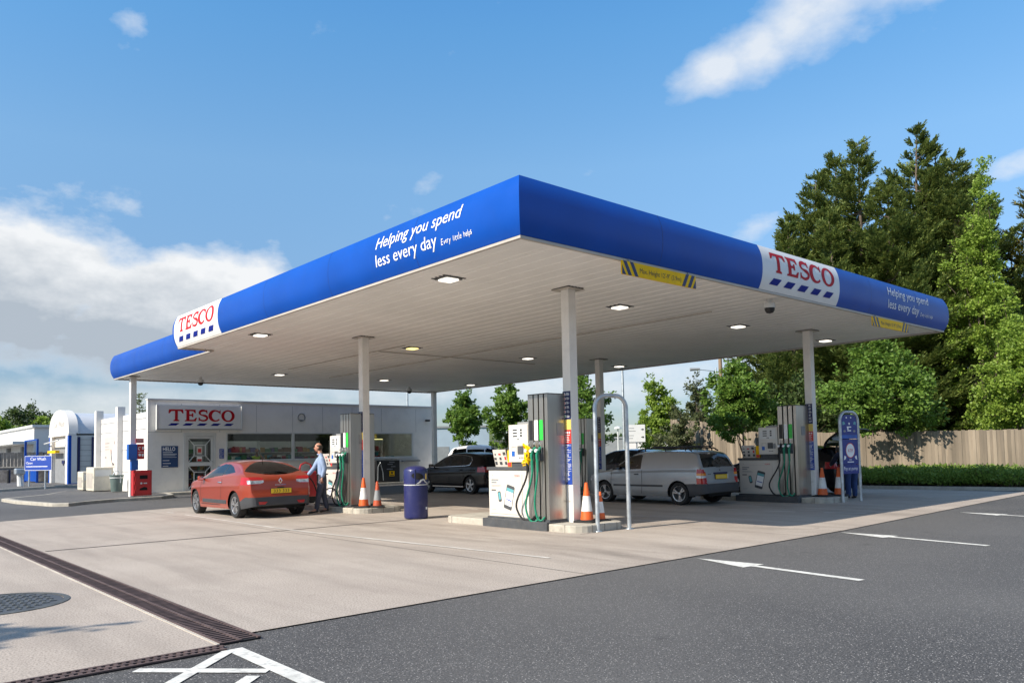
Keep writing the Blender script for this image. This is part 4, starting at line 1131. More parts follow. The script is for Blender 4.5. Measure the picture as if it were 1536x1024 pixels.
# shelving seen through the glass
random.seed(21)
pal = [mat('goods_%s'%n, c, .6, 0, .1) for n,c in (('ochre',(.42,.25,.06)),('white',(.6,.6,.56)),('teal',(.05,.25,.30)),('brown',(.18,.09,.05)),('violet',(.10,.08,.22)),('green',(.07,.20,.09)),('crimson',(.35,.03,.04)))]
def shelves(x0, x1, y, label, z0=.1, z1=2.1):
    t = thing('shop_shelving', label, 'shelving', ((x0+x1)/2,y,0), 'stocked shelves inside the shop')
    s = MB(); n = 5; s.box(x0,x1,y+.30,y+.34,z0,z1+.2)
    for i in range(n): z = z0+(z1-z0)*i/n; s.box(x0,x1,y,y+.299,z,z+.03)
    for x in (x0,x1): s.box(x-.02,x+.02,y,y+.299,z0,z1+.2)
    s.build('shelf_frame', M_['frame'], t)
    s = MB()
    for i in range(n):
        z = z0+(z1-z0)*i/n+.031; x = x0+.05
        while x < x1-.25:
            w = random.uniform(.10,.32); h = random.uniform(.15,.30); mi = random.randrange(7)
            s.box(x,x+w*.92,y+.02,y+.27,z,z+h,mi); x += w
    g_ = s.build('goods', pal, t); g_['kind'] = 'stuff'
shelves(3.2,6.6,30.2,'stocked shelving inside the shop behind the glazed door')
shelves(6.7,9.0,29.6,'stocked shelving behind the man in the shop window')
shelves(9.4,12.8,30.6,'stocked shelving deep inside behind the middle window')
shelves(13.2,16.4,30.0,'stocked shelving behind the far shop window')
t = thing('shop_counter', 'long sales counter just inside the shop windows', 'counter', (9,27.2,0))
s = MB(); s.box(6.3,16.2,27.15,27.7,.03,1.22); s.build('counter_body', M_['grey'], t)
s = MB(); s.box(6.2,16.3,27.05,27.75,1.22,1.27); s.build('counter_top', M_['frame'], t)
for x,w,h,m,lab in ((8.4,.62,.22,2,'teal tray of goods on the counter behind the shop window'),(7.9,.25,.30,1,'white till screen on the counter beside the shop man'),(14.0,.5,.16,5,'green display tray on the counter behind the far window'),(14.9,.45,.14,1,'white display tray on the counter behind the far window'),(9.6,.5,.34,4,'violet display box on the counter behind the middle window')):
    t = thing('counter_display', lab, 'display', (x+w/2,27.3,1.27))
    s = MB(); s.box(x,x+w,27.08,27.4,1.271,1.271+h*.6); s.build('tray', pal[m], t, bevel=.01)
    s = MB()
    for q in range(5): s.box(x+.03+q*w/5.4,x+.02+(q+.8)*w/5.4,27.12,27.34,1.271+h*.6,1.271+h*random.uniform(.8,1.2))
    s.build('goods', pal[(m+1)%7], t)
for i,(x0_,x1_) in enumerate(((3.4,6.0),(6.8,9.4),(10.2,12.8),(13.6,16.2))):  # unseen tubes added to brighten the dark shop interior
    t = thing('added_ceiling_tube', ['added ceiling tube lighting the shop behind the door','added ceiling tube lighting the man in the shop','added ceiling tube lighting the shop behind the middle window','added ceiling tube lighting the shop behind the far window'][i], 'light', ((x0_+x1_)/2,28.6,3.2), 'added ceiling tubes lighting the shop interior')
    s = MB(); s.box(x0_,x1_,28.5,28.75,3.22,3.29); s.build('fitting', M_['frame'], t)
    s = MB(); s.box(x0_+.03,x1_-.03,28.55,28.70,3.18,3.219); s.build('tube', M_['tube'], t)
    s = MB(); s.box(x0_,x1_,26.5,26.7,3.22,3.29); s.build('fitting', M_['frame'], t)  # second row added near the glass to light the man
    s = MB(); s.box(x0_+.03,x1_-.03,26.53,26.67,3.18,3.219); s.build('tube', M_['tube'], t)
t = thing('shop_strip_light', 'lit yellow strip light under a sign board behind the far shop window', 'light', (14.8,28.2,2.3))
s = MB(); s.box(13.9,15.3,28.2,28.26,2.30,2.345); s.build('tube', mat('lit_tube',(1,.85,.35),.4,0,0,emit=1.5), t)
s = MB(); s.box(13.7,15.0,28.3,28.34,2.40,2.72); s.build('backing_board', M_['noticeyellow'], t)

# ---------------------------------------------------------------- things by the shop's sunny side
t = thing('red_cabinet', 'red steel hose cabinet with two dark windows at the column foot', 'cabinet', (1.55,23.0,.12))
x0,x1,y0,y1 = 1.20,1.86,22.92,23.20
s = MB(); s.box(x0,x1,y0,y1,.14,1.08); s.build('cabinet_body', M_['red'], t, bevel=.012)
s = MB(); s.box(x0+.08,x1-.03,y0-.02,y0-.001,.20,1.02); dr = s.build('door', M_['red'], t, bevel=.008)
s = MB(); s.box(x0+.22,x0+.50,y0-.024,y0-.0205,.76,.90); s.build('door_window', M_['void'], dr)
s = MB(); s.prism([(x0+.22,.34),(x0+.50,.34),(x0+.48,.44),(x0+.38,.47),(x0+.22,.40)], 0, .004, 0, Matrix(((1,0,0,0),(0,0,-1,y0-.0205),(0,1,0,0),(0,0,0,1)))); s.build('door_window', M_['void'], dr)
s = MB(); s.lathe([(.001,.005),(.035,.004),(.04,0)], 16, 0, 0, 0, Matrix.Translation((x0+.28,y0-.021,.60)) @ Matrix.Rotation(R(90),4,'X')); s.box(x0+.36,x0+.48,y0-.024,y0-.0205,.58,.62); s.build('door_mark', M_['frame'], dr)
for z in (.30,.62,.92):
    s = MB(); s.tube([(x0+.05,y0-.01,z-.06),(x0+.05,y0-.01,z+.06)], .02, 8); s.build('hinge', M_['red'], t)
t = thing('emergency_phone', 'blue emergency telephone box with red panel fixed to the column', 'telephone', (1.3,23.1,1.1))
s = MB(); s.box(1.16,1.40,23.02,23.20,1.10,1.48); s.build('mounting_post', M_['cobalt'], t)
s = MB(); s.box(1.04,1.36,22.98,23.22,1.48,2.06); s.build('phone_box', M_['cobalt'], t, bevel=.02)
s = MB(); s.box(1.361,1.60,22.98,23.22,1.50,2.06); rp = s.build('instruction_panel', M_['red'], t)
s = MB(); s.box(1.30,1.58,22.99,23.02,2.10,2.27); s.build('header_plate', M_['red'], t)
fn = lambda u,v: (u, 22.976, v)
g = merge(*[circ(1.43+.045*math.cos(a),1.90+.05*math.sin(a),.016,.016,8) for a in [R(60+30*i) for i in range(8)]], circ(1.44,1.66,.05,.05), rects([(1.52,1.58,1.86,1.96),(1.51,1.58,1.60,1.70),(1.38,1.58,1.76,1.775)]))
flat_mesh(g, fn).build('symbol', M_['text_w'], rp)
flat_mesh(rects([(1.32,1.56,2.13,2.14),(1.32,1.55,2.17,2.18),(1.32,1.56,2.21,2.22)]), lambda u,v: (u,22.987,v)).build('header_lettering', M_['text_w'], rp)
t = thing('bucket_bin', 'grey tapered litter bin with an upright handle by the white wall', 'bin', (2.1,28.6,.12)); 
s = MB(); s.lathe([(.001,.13),(.21,.13),(.27,.78),(.29,.80),(.29,.84),(.25,.84),(.20,.30),(.001,.28)], 24, 2.12, 28.6); s.build('bin_body', mat('bin_green_grey',(.10,.14,.13),.5,0,.1,4), t, smooth=True)
s = MB(); s.lathe([(.272,.70),(.283,.71),(.283,.73),(.275,.74)], 24, 2.12, 28.6); s.build('rim_band', M_['frame'], t)
s = MB(); s.tube([(1.92,28.42,.84),(2.0,28.4,1.0),(2.12,28.38,1.02),(2.2,28.36,.9),(2.2,28.34,.5)], .02, 6); s.build('handle', M_['galv'], t)
def air_unit(x0,x1,y0,y1,z1,label):
    t = thing('air_machine', label, 'machine', ((x0+x1)/2,(y0+y1)/2,.12))
    s = MB(); s.box(x0,x1,y0,y1,.13,z1); s.build('casing', M_['cream'], t, bevel=.03)
    s = MB(); s.box(x0-.006,x0-.001,y0+.18,y1-.15,.25,z1-.25)
    s.build('side_grille', M_['trim_beige'], t)
    s = MB(); s.box(x0+.06,x1-.08,y0-.008,y0-.001,z1-.40,z1-.12); s.build('control_panel', M_['frame'], t)
    s = MB(); s.box(x0-.008,x0-.001,y0+.06,y0+.10,z1-.50,z1-.38); s.build('lock', M_['grey'], t)
air_unit(1.55,2.35,30.0,31.3,1.18,'tall cream air and water machine beside the grey bin')
air_unit(1.55,2.2,31.9,32.9,.98,'short cream vacuum machine behind the taller cream machine')
t = thing('wall_poster', 'large faded pink poster with a phone on the white side wall', 'poster', (SX0,31.2,1.1))
s = MB(); s.box(SX0-.03,SX0-.013,29.98,32.5,1.15,2.55); s.build('poster_sheet', mat('pink_poster',(.66,.54,.48),.5,0,.05), t)
fn = lambda u,v: (SX0-.032, 32.5-u, 1.15+v)
flat_mesh(merge(([(1.25,.55),(1.45,.15),(1.75,.30),(2.0,1.1),(1.85,1.2),(1.6,.95)],[tuple(range(6))])), fn).build('poster_print', M_['text_w'], t)
flat_mesh(merge(([(1.1,.85),(1.2,.8),(1.4,.25),(1.75,.12),(1.45,.08),(1.2,.4)],[tuple(range(6))]),circ(1.85,1.12,.12,.10)), lambda u,v:(SX0-.034,32.5-u,1.15+v)).build('poster_print', M_['dkgrey'], t)
flat_mesh(rects([(.1,.9,1.1,1.14),(.1,.8,.95,.98),(.1,.9,.82,.85),(.1,.4,.42,.50)]), fn).build('poster_lettering', M_['grey'], t)

# ---------------------------------------------------------------- car wash, its signs and fences
cw = thing('car_wash', 'white barrel roofed car wash with blue posts and grey side panels', 'building', (3.55,43.7,.12))
X0, Y0, Y1, X1 = 3.55, 43.7, 49.0, 9.5
def vault(x0,x1,y0,y1,z0,z1,n=16):
    c = (y0+y1)/2; a = (y1-y0)/2; P = [(c-a*math.cos(PI*i/n), z0+(z1-z0)*math.sin(PI*i/n)**.75) for i in range(n+1)]
    s = MB(); s.add([(x0,y,z) for y,z in P]+[(x1,y,z) for y,z in P], [(i,i+1,n+2+i,n+1+i) for i in range(n)]+[tuple(range(n+1)),tuple(range(n+1,2*n+2))]); return s
s = vault(X0-.1,X0+.4,Y0,Y1,3.12,4.62); pf = s.build('portal_vault', M_['cladwhite'], cw, smooth=True)
s = vault(X0+.401,X1,Y0+.12,Y1-.12,3.1,4.45); s.build('vault_roof', mat('vault_grey',(.58,.60,.63),.4,.2,.05,2), cw, smooth=True)
fn = lambda u,v: (X0-.106, 47.7-u, 3.55+v)
flat_mesh(fit(text_geo('Car Wash',.55),2.9,1.0,.0,.0), fn).build('lettering', M_['trim_beige'], pf)
s = MB(); s.box(X0-.12,X0+.3,Y0-.02,Y1+.02,3.0,3.12); s.build('portal_beam', M_['cladwhite'], cw)
for y in (Y0,Y1-.30):
    s = MB(); s.box(X0-.10,X0+.05,y,y+.30,.12,3.0); s.build('portal_post', M_['blue'], cw)
    s = MB(); s.box(X0-.10,X0+.3,y+.305 if y == Y0 else y-.5,y+.80 if y == Y0 else y-.005,.12,3.0); s.build('portal_pier', M_['cladwhite'], cw)
s = MB(); s.box(X0+.1,X0+.16,Y0+.8,Y1-.8,.13,2.35); rd_ = s.build('roller_door', M_['grey'], cw)
s = MB(); s.box(X0+.1,X0+.2,Y0+.8,Y1-.8,2.36,3.0); s.build('door_header', M_['cladwhite'], cw)
s = MB(); s.box(X0+.06,X0+.098,Y0+1.8,Y0+2.5,1.35,1.52); s.prism([(Y0+2.0,1.35),(Y0+2.15,1.2),(Y0+2.3,1.35)],0,.035,0,Matrix(((0,0,1,X0+.062),(1,0,0,0),(0,1,0,0),(0,0,0,1)))); s.build('door_arrow', M_['navy'], rd_)
s = MB(); s.tube([(X0-.5,Y0+.6,2.72),(X0-.3,Y1+.3,2.60)], .04, 6); s.build('height_bar', M_['frame'], cw)
s = MB(); s.box(X0-.35,X0-.12,Y0+2.2,Y0+4.4,1.98,2.14); s.build('warning_bar', M_['yellow'], cw)
s = MB(); s.box(X0+.06,X1,Y0+.10,Y0+.16,.30,3.0)
s.build('side_panel', mat('panel_grey',(.62,.62,.58),.4,.2,.06,1.5), cw)
s = MB(); z = .5
while z < 3: s.box(X0+.5,X1,Y0+.092,Y0+.099,z,z+.012); z += .32
s.build('panel_seam', M_['dkgrey'], cw)
s = MB(); s.box(X0+.051,X0+.35,Y0-.01,Y0+.09,.30,3.0); s.box(X0+.06,X1,Y0+.0,Y0+.09,.17,.298); s.build('side_trim', M_['cladwhite'], cw)
s = MB(); s.box(X0+.38,X0+.52,Y0+.02,Y0+.09,.30,2.9); s.box(X0+1.15,X0+1.38,Y0+.02,Y0+.09,.30,2.9); s.build('side_post', M_['navy'], cw)
s = MB(); s.box(X0+.05,X1,Y0-.02,Y0+.10,.121,.165); s.build('side_plinth', M_['blue'], cw)
s = MB(); s.box(X0+.0,X1,Y1-.1,Y1,.12,3.0); s.build('far_side', M_['cladwhite'], cw)
t = thing('wash_gate_frame', 'blue gate frame and panel at the mouth of the car wash', 'gate', (3.0,50,0))
s = MB(); 
for y in (50.0,53.9): s.box(2.95,3.07,y,y+.12,.12,2.95)
s.box(2.95,3.07,50.121,53.899,2.85,2.95); s.build('frame', M_['blue'], t)
s = MB(); s.box(2.97,3.05,50.121,53.899,.2,1.9); s.build('gate_panel', M_['blue'], t)
t = thing('wash_sign', 'blue Car Wash board on two posts beside the road', 'sign', (.9,41,.1))
A_, B_ = Vector((1.0,42.3,0)), Vector((1.83,39.8,0)); d_ = (B_-A_).normalized(); nn2 = Vector((d_.y,-d_.x,0))
if nn2.dot(Vector((cxw,cyw,0))-A_) < 0: nn2 = -nn2
lw_ = (B_-A_).length
onS = lambda o_: (lambda u,v: tuple(A_ + d_*u + nn2*o_ + Vector((0,0,1.0+v))))
s = MB(); f0, f1 = onS(-.03), onS(0); q = [(0,0),(lw_,0),(lw_,.80),(0,.80)]
s.add([f0(*p) for p in q]+[f1(*p) for p in q], [(0,1,2,3),(4,5,6,7)]+[(i,(i+1)%4,(i+1)%4+4,i+4) for i in range(4)]); bd = s.build('board', M_['noticeblue'], t)
k = lw_/2.6
g = merge(fit(text_geo('Car Wash',.24),1.5*k,1.0,.56*k,.55), fit(text_geo('Open',.17),.62*k,1.0,.15*k,.36), rects([(.15*k,2.2*k,.20,.235)]))
flat_mesh(g, onS(.004)).build('lettering', M_['text_w'], bd)
s = MB()
for a,b_,c,d in ((0,lw_,0,.025),(0,lw_,.775,.80),(0,.03,.025,.775),(lw_-.03,lw_,.025,.775)):
    f = onS(.003); s.quad(f(a,c),f(b_,c),f(b_,d),f(a,d))
s.build('board_border', M_['frame'], bd)
for u in (.35,lw_-.7):
    p = A_ + d_*u - nn2*.06
    s = MB(); s.tube([(p.x,p.y,.0),(p.x,p.y,1.85)], .045, 8); s.build('post', M_['galv'], t)
t = thing('pay_terminal', 'pale slanted pay terminal post before the stone wall', 'pay terminal', (1.0,43.4,.1))
s = MB(); s.tube([(1.0,43.4,.1),(.96,43.5,.78)], [.17,.14], 10); s.build('post', M_['frame'], t)
s = MB(); s.box(.72,1.2,43.2,43.8,.78,1.12); s.build('terminal_head', M_['galv'], t, bevel=.06)
t = thing('bollard', 'short black bollard standing before the stone wall', 'bollard', (1.75,52,.1))
s = MB(); s.lathe([(.10,.1),(.10,.95),(.06,1.0),(.001,1.01)], 12, 1.75, 52); s.build('bollard_body', M_['black'], t, smooth=True)
# stone wall with close board fence on top, long low white building behind
A2, B2 = Vector((-12,60.5,0)), Vector((6.4,53.6,0)); d2 = (B2-A2).normalized(); n2_ = Vector((-d2.y,d2.x,0)); l2 = (B2-A2).length
MW = Matrix(((d2.x,n2_.x,0,A2.x),(d2.y,n2_.y,0,A2.y),(0,0,1,0),(0,0,0,1)))
t = thing('stone_wall', 'grey rubble stone wall below the dark board fence', 'wall', A2[:]) 
s = MB(); s.box(0,l2,0,.4,0,1.10,0,MW); s.build('stonework', M_['stone'], t)
s = MB(); s.box(0,l2,-.05,.45,1.10,1.17,0,MW); s.build('coping', M_['kerb'], t)
t = thing('board_fence', 'dark grey close board fence along the top of the stone wall', 'fence', A2[:])
s = MB(); x = 0; random.seed(4)
while x < l2: s.box(x,x+.20,.15+random.uniform(0,.03),.19,1.17,2.14+random.uniform(-.02,.02),0,MW); x += .215
s.build('boards', M_['darkfence'], t)
t = thing('long_building', 'long low white industrial building behind the dark fence', 'building', (3.6,54,0))
MW0, MW = MW, Matrix(((0,-1,0,3.95),(1,0,0,56.5),(0,0,1,0),(0,0,0,1)))
s = MB(); s.box(0,110,-4,0,0,3.95,0,MW); s.build('wall', M_['cladwhite'], t)
s = MB(); s.box(-.2,110,-4.2,.15,3.95,4.12,0,MW); s.build('roof_edge', M_['frame'], t)
s = MB(); s.box(0,110,.001,1.3,2.75,2.95,0,MW); s.build('canopy', M_['frame'], t)
s = MB(); s.box(.5,109,.001,.04,.6,1.1,0,MW); s.build('window_band', M_['grey'], t)
s = MB()
for q in range(12): s.box(3+q*6,3.5+q*6,.001,.25,2.1,2.6,0,MW)
s.build('vent', M_['grey'], t)
t = thing('blue_roof_sign', 'blue panel rising above the long white building', 'sign', (3.6,100,0))
s = MB(); s.box(40,52,-3,-2.7,4.13,6.2,0,MW); s.build('panel', M_['blue'], t)

# red wheeled unit behind the man
t = thing('red_trolley', 'red wheeled unit with a curved handle partly hidden behind the man', 'trolley', (3.1,12.85,.135)); x, y = 3.02, 12.72
s = MB(); s.prism(rounded(x-.26,x+.26,y-.2,y+.2,.08), .32, 1.05); s.build('casing', M_['red'], t, bevel=.04)
s = MB(); s.tube([(x-.24,y-.12,1.0),(x-.27,y-.13,1.14),(x-.22,y-.11,1.24),(x-.06,y-.06,1.30),(x+.16,y+.05,1.25),(x+.26,y+.1,1.0)], .024, 8); s.build('handle', M_['red'], t, smooth=True)
for q in (-.2,.2):
    s = MB(); s.lathe([(.001,-.04),(.13,-.04),(.15,-.02),(.15,.02),(.13,.04),(.001,.04)], 16, 0, 0, 0, Matrix.Translation((x-.1+q,y-.14,.285)) @ Matrix.Rotation(R(90),4,'X')); s.build('wheel', M_['rubber'], t, smooth=True)
s = MB(); s.tube([(x-.28,y-.2,.9),(x-.36,y-.25,.7),(x-.34,y-.25,.45),(x-.25,y-.22,.40)], .014, 6); s.build('hose', M_['frame'], t)

# ---------------------------------------------------------------- cars
def interp(pts, x):
    """smooth (monotone cubic) interpolation through (x,y) pairs"""
    n = len(pts)
    if x <= pts[0][0]: return pts[0][1]
    if x >= pts[-1][0]: return pts[-1][1]
    i = max(k for k in range(n-1) if pts[k][0] <= x)
    h = pts[i+1][0]-pts[i][0]; sl_ = lambda k: (pts[k+1][1]-pts[k][1])/(pts[k+1][0]-pts[k][0])
    def m(k):
        if k == 0: return sl_(0)
        if k == n-1: return sl_(n-2)
        a, b_ = sl_(k-1), sl_(k)
        return 0 if a*b_ <= 0 else 2*a*b_/(a+b_)
    t = (x-pts[i][0])/h; m0, m1 = m(i)*h, m(i+1)*h; p0, p1 = pts[i][1], pts[i+1][1]
    return (2*t**3-3*t*t+1)*p0 + (t**3-2*t*t+t)*m0 + (-2*t**3+3*t*t)*p1 + (t**3-t*t)*m1
def resample(P, n, lo=.018, rnd=2):
    """round off a profile polyline a little and resample it by arc length"""
    for _ in range(rnd):
        Q = [P[0]]
        for a,b_ in zip(P,P[1:]):
            Q += [(a[0]*.75+b_[0]*.25,a[1]*.75+b_[1]*.25),(a[0]*.25+b_[0]*.75,a[1]*.25+b_[1]*.75)]
        Q.append(P[-1]); P = Q
    D = [0]
    for a,b_ in zip(P,P[1:]): D.append(D[-1]+math.hypot(b_[0]-a[0],b_[1]-a[1]))
    out = []; k = 0
    for i in range(n):
        s = D[-1]*i/(n-1)
        while k < len(D)-2 and D[k+1] < s: k += 1
        t = (s-D[k])/max(1e-9,D[k+1]-D[k]); a,b_ = P[k],P[k+1]; out.append((a[0]+(b_[0]-a[0])*t, a[1]+(b_[1]-a[1])*t))
    return out
def inpoly(x, y, P):
    c = False; j = len(P)-1
    for i in range(len(P)):
        if (P[i][1] > y) != (P[j][1] > y) and x < (P[j][0]-P[i][0])*(y-P[i][1])/(P[j][1]-P[i][1])+P[i][0]: c = not c
        j = i
    return c
def car(t, S, res=1.0):
    """S: profile, belt, width, roof/tumble, wheels, classify(). Lofts the shell and sorts its faces into parts."""
    NU = int(230*res); n0, n1, n2, n3 = int(34*res), int(18*res), int(6*res)+2, int(16*res)
    pr = resample(S['profile'], NU); Lc = S['L']; roof = max(z for y,z in pr)
    wheels = S['wheels']; ra = S['arch']
    half = []
    for y,zt in pr:
        w = interp(S['width'], y); b_ = interp(S['belt'], y); z0 = interp(S['sill'], y)
        zt = max(zt, z0+.02)
        zs = min(b_, zt-.025) if zt-.025 > z0 else zt-.01
        cab = zt-zs; full = max(.05, roof-b_)
        wr = w - S['tumble']*min(1, max(0,(cab-.03))/full) - min(.035, cab*.5)
        drop = min(S.get('roofr',.085), cab*.45); crown = min(.035, cab*.2)
        ins = min(.10, .5*wr, cab*.9+.02)
        sec = []
        for i in range(n0):
            u = i/(n0-1); z = z0+(zs-z0)*u
            x = w - S.get('barrel',.05)*max(0,(z-.62)/.4)**2 - .035*max(0,(.40-z)/.2)**2
            x += .012*math.exp(-((z-interp(S['crease'],y))/.035)**2) if S.get('crease') and .5 < y < Lc-.5 else 0
            sec.append((x,z))
        xb = sec[-1][0]
        for i in range(1,n1+1):
            u = i/n1; sec.append((xb+(wr-xb)*u + .018*math.sin(PI*u)*min(1,cab/.3), zs+(zt-drop-zs)*u))
        p0 = (wr,zt-drop); p1 = (wr-ins*.25,zt-crown-.004); p2 = (wr-ins, zt-crown)
        for i in range(1,n2+1):
            u = i/n2; sec.append(tuple(p0[k]*(1-u)**2+2*u*(1-u)*p1[k]+p2[k]*u*u for k in (0,1)))
        for i in range(1,n3+1):
            u = i/n3; x = (wr-ins)*(1-u); sec.append((x, zt-crown*((x/(wr-ins+1e-6))**2)))
        half.append([(x,y,z) for x,z in sec])
    nv = len(half[0]); reg = ['side']*(n0-1)+['glass']*n1+['edge']*n2+['top']*n3
    V = []; idx = {}
    for sgn in (1,-1):
        for i in range(NU):
            for j in range(nv):
                if sgn < 0 and j == nv-1: idx[sgn,i,j] = idx[1,i,j]; continue
                x,y,z = half[i][j]
                if j < n0:
                    for wy,wz in wheels:
                        d = math.hypot(y-wy,z-wz); 
                        if abs(d-ra) < .020/res and d > 0: y, z = wy+(y-wy)*ra/d, wz+(z-wz)*ra/d
                idx[sgn,i,j] = len(V); V.append((x*sgn,y,z))
    parts = {}
    for sgn in (1,-1):
        for i in range(NU-1):
            for j in range(nv-1):
                q = [idx[sgn,i,j],idx[sgn,i+1,j],idx[sgn,i+1,j+1],idx[sgn,i,j+1]]
                c = [sum(V[k][a] for k in q)/4 for a in range(3)]
                if reg[j] == 'side' and any(math.hypot(c[1]-wy,c[2]-wz) < ra for wy,wz in wheels): continue
                nm = S['classify'](abs(c[0]),c[1],c[2],reg[j],sgn)
                if nm is None: continue
                parts.setdefault(nm,[]).append(q if sgn > 0 else q[::-1])
    # rear and front closing faces
    for e in (0,NU-1):
        ring = [idx[1,e,j] for j in range(nv)]+[idx[-1,e,j] for j in range(nv-2,-1,-1)]
        nm = S['classify'](0,V[ring[0]][1],.4,'side',1); parts.setdefault('body' if S.get('cap','body') == 'body' else S['cap'],[]).append(ring if e else ring[::-1])
    out = {}
    for nm,fs in parts.items():
        used = sorted({k for f in fs for k in f}); mp = {k:i for i,k in enumerate(used)}
        m = MB(); m.add([V[k] for k in used],[tuple(mp[k] for k in f) for f in fs])
        base = nm.split('#')[0]
        out[nm] = m.build(base, S['mats'][base], t, smooth=True, angle=42, fix=False)
    # wheels, arches, underside
    for wi,(wy,wz) in enumerate(wheels):
        w = interp(S['width'], wy)
        for sgn in (1,-1):
            wo_ = min(w,interp(S['width'],wy-ra),interp(S['width'],wy+ra)); s = MB(); prof_ = [(ra+.002,(wo_-.035)*sgn),(ra-.012,(wo_-.03)*sgn),(ra-.01,(w-.32)*sgn),(.02,(w-.33)*sgn)]
            s.lathe(prof_, 28, wy, wz, 0, None, R(-16), R(196), 'x'); s.build('wheel_well', M_['void'], t)
            tr = S['tyre']; xo = (w-.035)*sgn; tw_ = .20
            s = MB(); s.lathe([(tr*.66,xo-.015*sgn),(tr*.72,xo),(tr*.93,xo),(tr*.985,xo-.02*sgn),(tr,xo-.05*sgn),(tr,xo-(tw_-.05)*sgn),(tr*.97,xo-tw_*sgn),(tr*.6,xo-tw_*sgn)], 36, wy, wz, 0, None, 0, 2*PI, 'x')
            wh = s.build('wheel', M_['rubber'], t, smooth=True)
            rr = tr*.67; s = MB()
            s.lathe([(rr,xo-.004*sgn),(rr*.93,xo-.008*sgn),(rr*.90,xo-.04*sgn),(rr*.86,xo-.13*sgn)], 30, wy, wz, 0, None, 0, 2*PI, 'x')
            s.lathe([(.001,xo-.012*sgn),(rr*.17,xo-.016*sgn),(rr*.24,xo-.05*sgn)], 16, wy, wz, 0, None, 0, 2*PI, 'x')
            ns, pair = S['spokes']
            for k in range(ns):
                a = 2*PI*k/ns+.35+wi
                for off in ((-.13,.13) if pair else (0,)):
                    aa = a+off; r0, r1 = rr*.14, rr*.95; hw = rr*(.075 if pair else .13)
                    c0, s0 = math.cos(a+off*.6), math.sin(a+off*.6); c1, s1 = math.cos(aa*1.0+off*.5), math.sin(aa+off*.5)
                    q = []
                    for rad,cc,ss,hh in ((r0,c0,s0,hw*.8),(r1,c1,s1,hw*1.35)):
                        for sg in (1,-1): q.append((wy+rad*cc-sg*hh*ss, wz+rad*ss+sg*hh*cc))
                    xa, xb2 = xo-.014*sgn, xo-.05*sgn
                    P = [(xa,*q[0]),(xa,*q[1]),(xa-.0*sgn,*q[3]),(xa,*q[2]),(xb2,*q[0]),(xb2,*q[1]),(xb2,*q[3]),(xb2,*q[2])]
                    s.add(P,[(0,1,2,3),(4,7,6,5),(0,4,5,1),(1,5,6,2),(2,6,7,3),(3,7,4,0)])
            s.build('rim', M_['alloy'], wh)
            s = MB(); s.lathe([(.001,xo-.115*sgn),(rr*.88,xo-.12*sgn)], 24, wy, wz, 0, None, 0, 2*PI, 'x'); s.build('brake_disc', M_['dkgrey'], wh)
    w = interp(S['width'], Lc/2)-.05
    s = MB(); z0 = interp(S['sill'],Lc/2)
    s.box(-w+.02,w-.02,wheels[0][0]+ra+.02,wheels[1][0]-ra-.02,z0+.005,z0+.06); s.box(-w*.62,w*.62,.12,Lc-.15,z0+.02,z0+.10)
    s.tube([(w*.45,.06,z0-.0),(w*.45,.5,z0-.0)],.035,8); s.build('underbody', M_['void'], t)
    # seats and dash seen through the glass
    s = MB(); b_ = interp(S['belt'],Lc*.5)
    for y in S['seats']:
        for x in (-.36,.36):
            s.prism(rounded(x-.24,x+.24,y-.1,y+.08,.06), b_-.35, b_+.16, 0); s.prism(rounded(x-.13,x+.13,y-.08,y+.0,.04), b_+.20, b_+.36, 0)
            s.tube([(x-.05,y-.04,b_+.1),(x-.05,y-.04,b_+.25)],.012,5); s.tube([(x+.05,y-.04,b_+.1),(x+.05,y-.04,b_+.25)],.012,5)
    s.box(-w+.08,w-.08,S['dash'],S['dash']+.35,b_-.3,b_+.0); s.box(-w+.06,w-.06,.5,S['dash'],.30,.36)
    s.build('seat_rows', M_['seat'], t, bevel=.02)
    return out
def surf_x(S, y, z):
    """half width of the lofted side at height z"""
    w = interp(S['width'], y); return w - S.get('barrel',.05)*max(0,(z-.62)/.4)**2
def plate(t, y, z, txt, m='plate', wd=.52, h=.112, tilt=0):
    s = MB(); s.box(-wd/2-.008,wd/2+.008,y-.012,y+.03,z-h/2-.008,z+h/2+.008); s.build('plate_holder', M_['black'], t)
    s = MB(); s.box(-wd/2,wd/2,y-.020,y-.0125,z-h/2,z+h/2); p = s.build('number_plate', M_[m], t)
    if txt: g = fit(text_geo(txt,.11),wd*.78,1.0,-wd*.39,-.038)
    else: g = rects([(-.2+.055*i,-.2+.055*i+.038,-.035,.035) for i in range(7)])
    flat_mesh(g, lambda u,v: (u, y-.0215, z+v)).build('plate_lettering', M_['black'] if txt else M_['noticeyellow'], p)
def mirror(t, S, y, z, m, k=1):
    for sg in (1,-1):
        x = surf_x(S,y,z)
        s = MB(); s.prism(rounded(x+.03,x+.20*k,y-.06,y+.08,.05), z, z+.14*k, 0, Matrix.Scale(sg,4,(1,0,0))); s.tube([((x-.02)*sg,y+.02,z+.03),((x+.06)*sg,y+.02,z+.05)],.03,8)
        o = s.build('door_mirror', M_[m], t, bevel=.03)
        s = MB(); s.box(x+.04,x+.20*k-.01,y-.0655,y-.0615,z+.015,z+.14*k-.015,0,Matrix.Scale(sg,4,(1,0,0))); s.build('mirror_glass', M_['chrome'], o)
def handle(t, S, ys, z, m, l=.17):
    for y in ys:
        for sg in (1,-1):
            x = surf_x(S,y,z); s = MB()
            s.tube([((x)*sg,y-l/2,z),((x+.028)*sg,y-l*.35,z+.005),((x+.028)*sg,y+l*.35,z+.005),((x)*sg,y+l/2,z)], .014, 6); s.build('door_handle', M_[m], t, smooth=True)
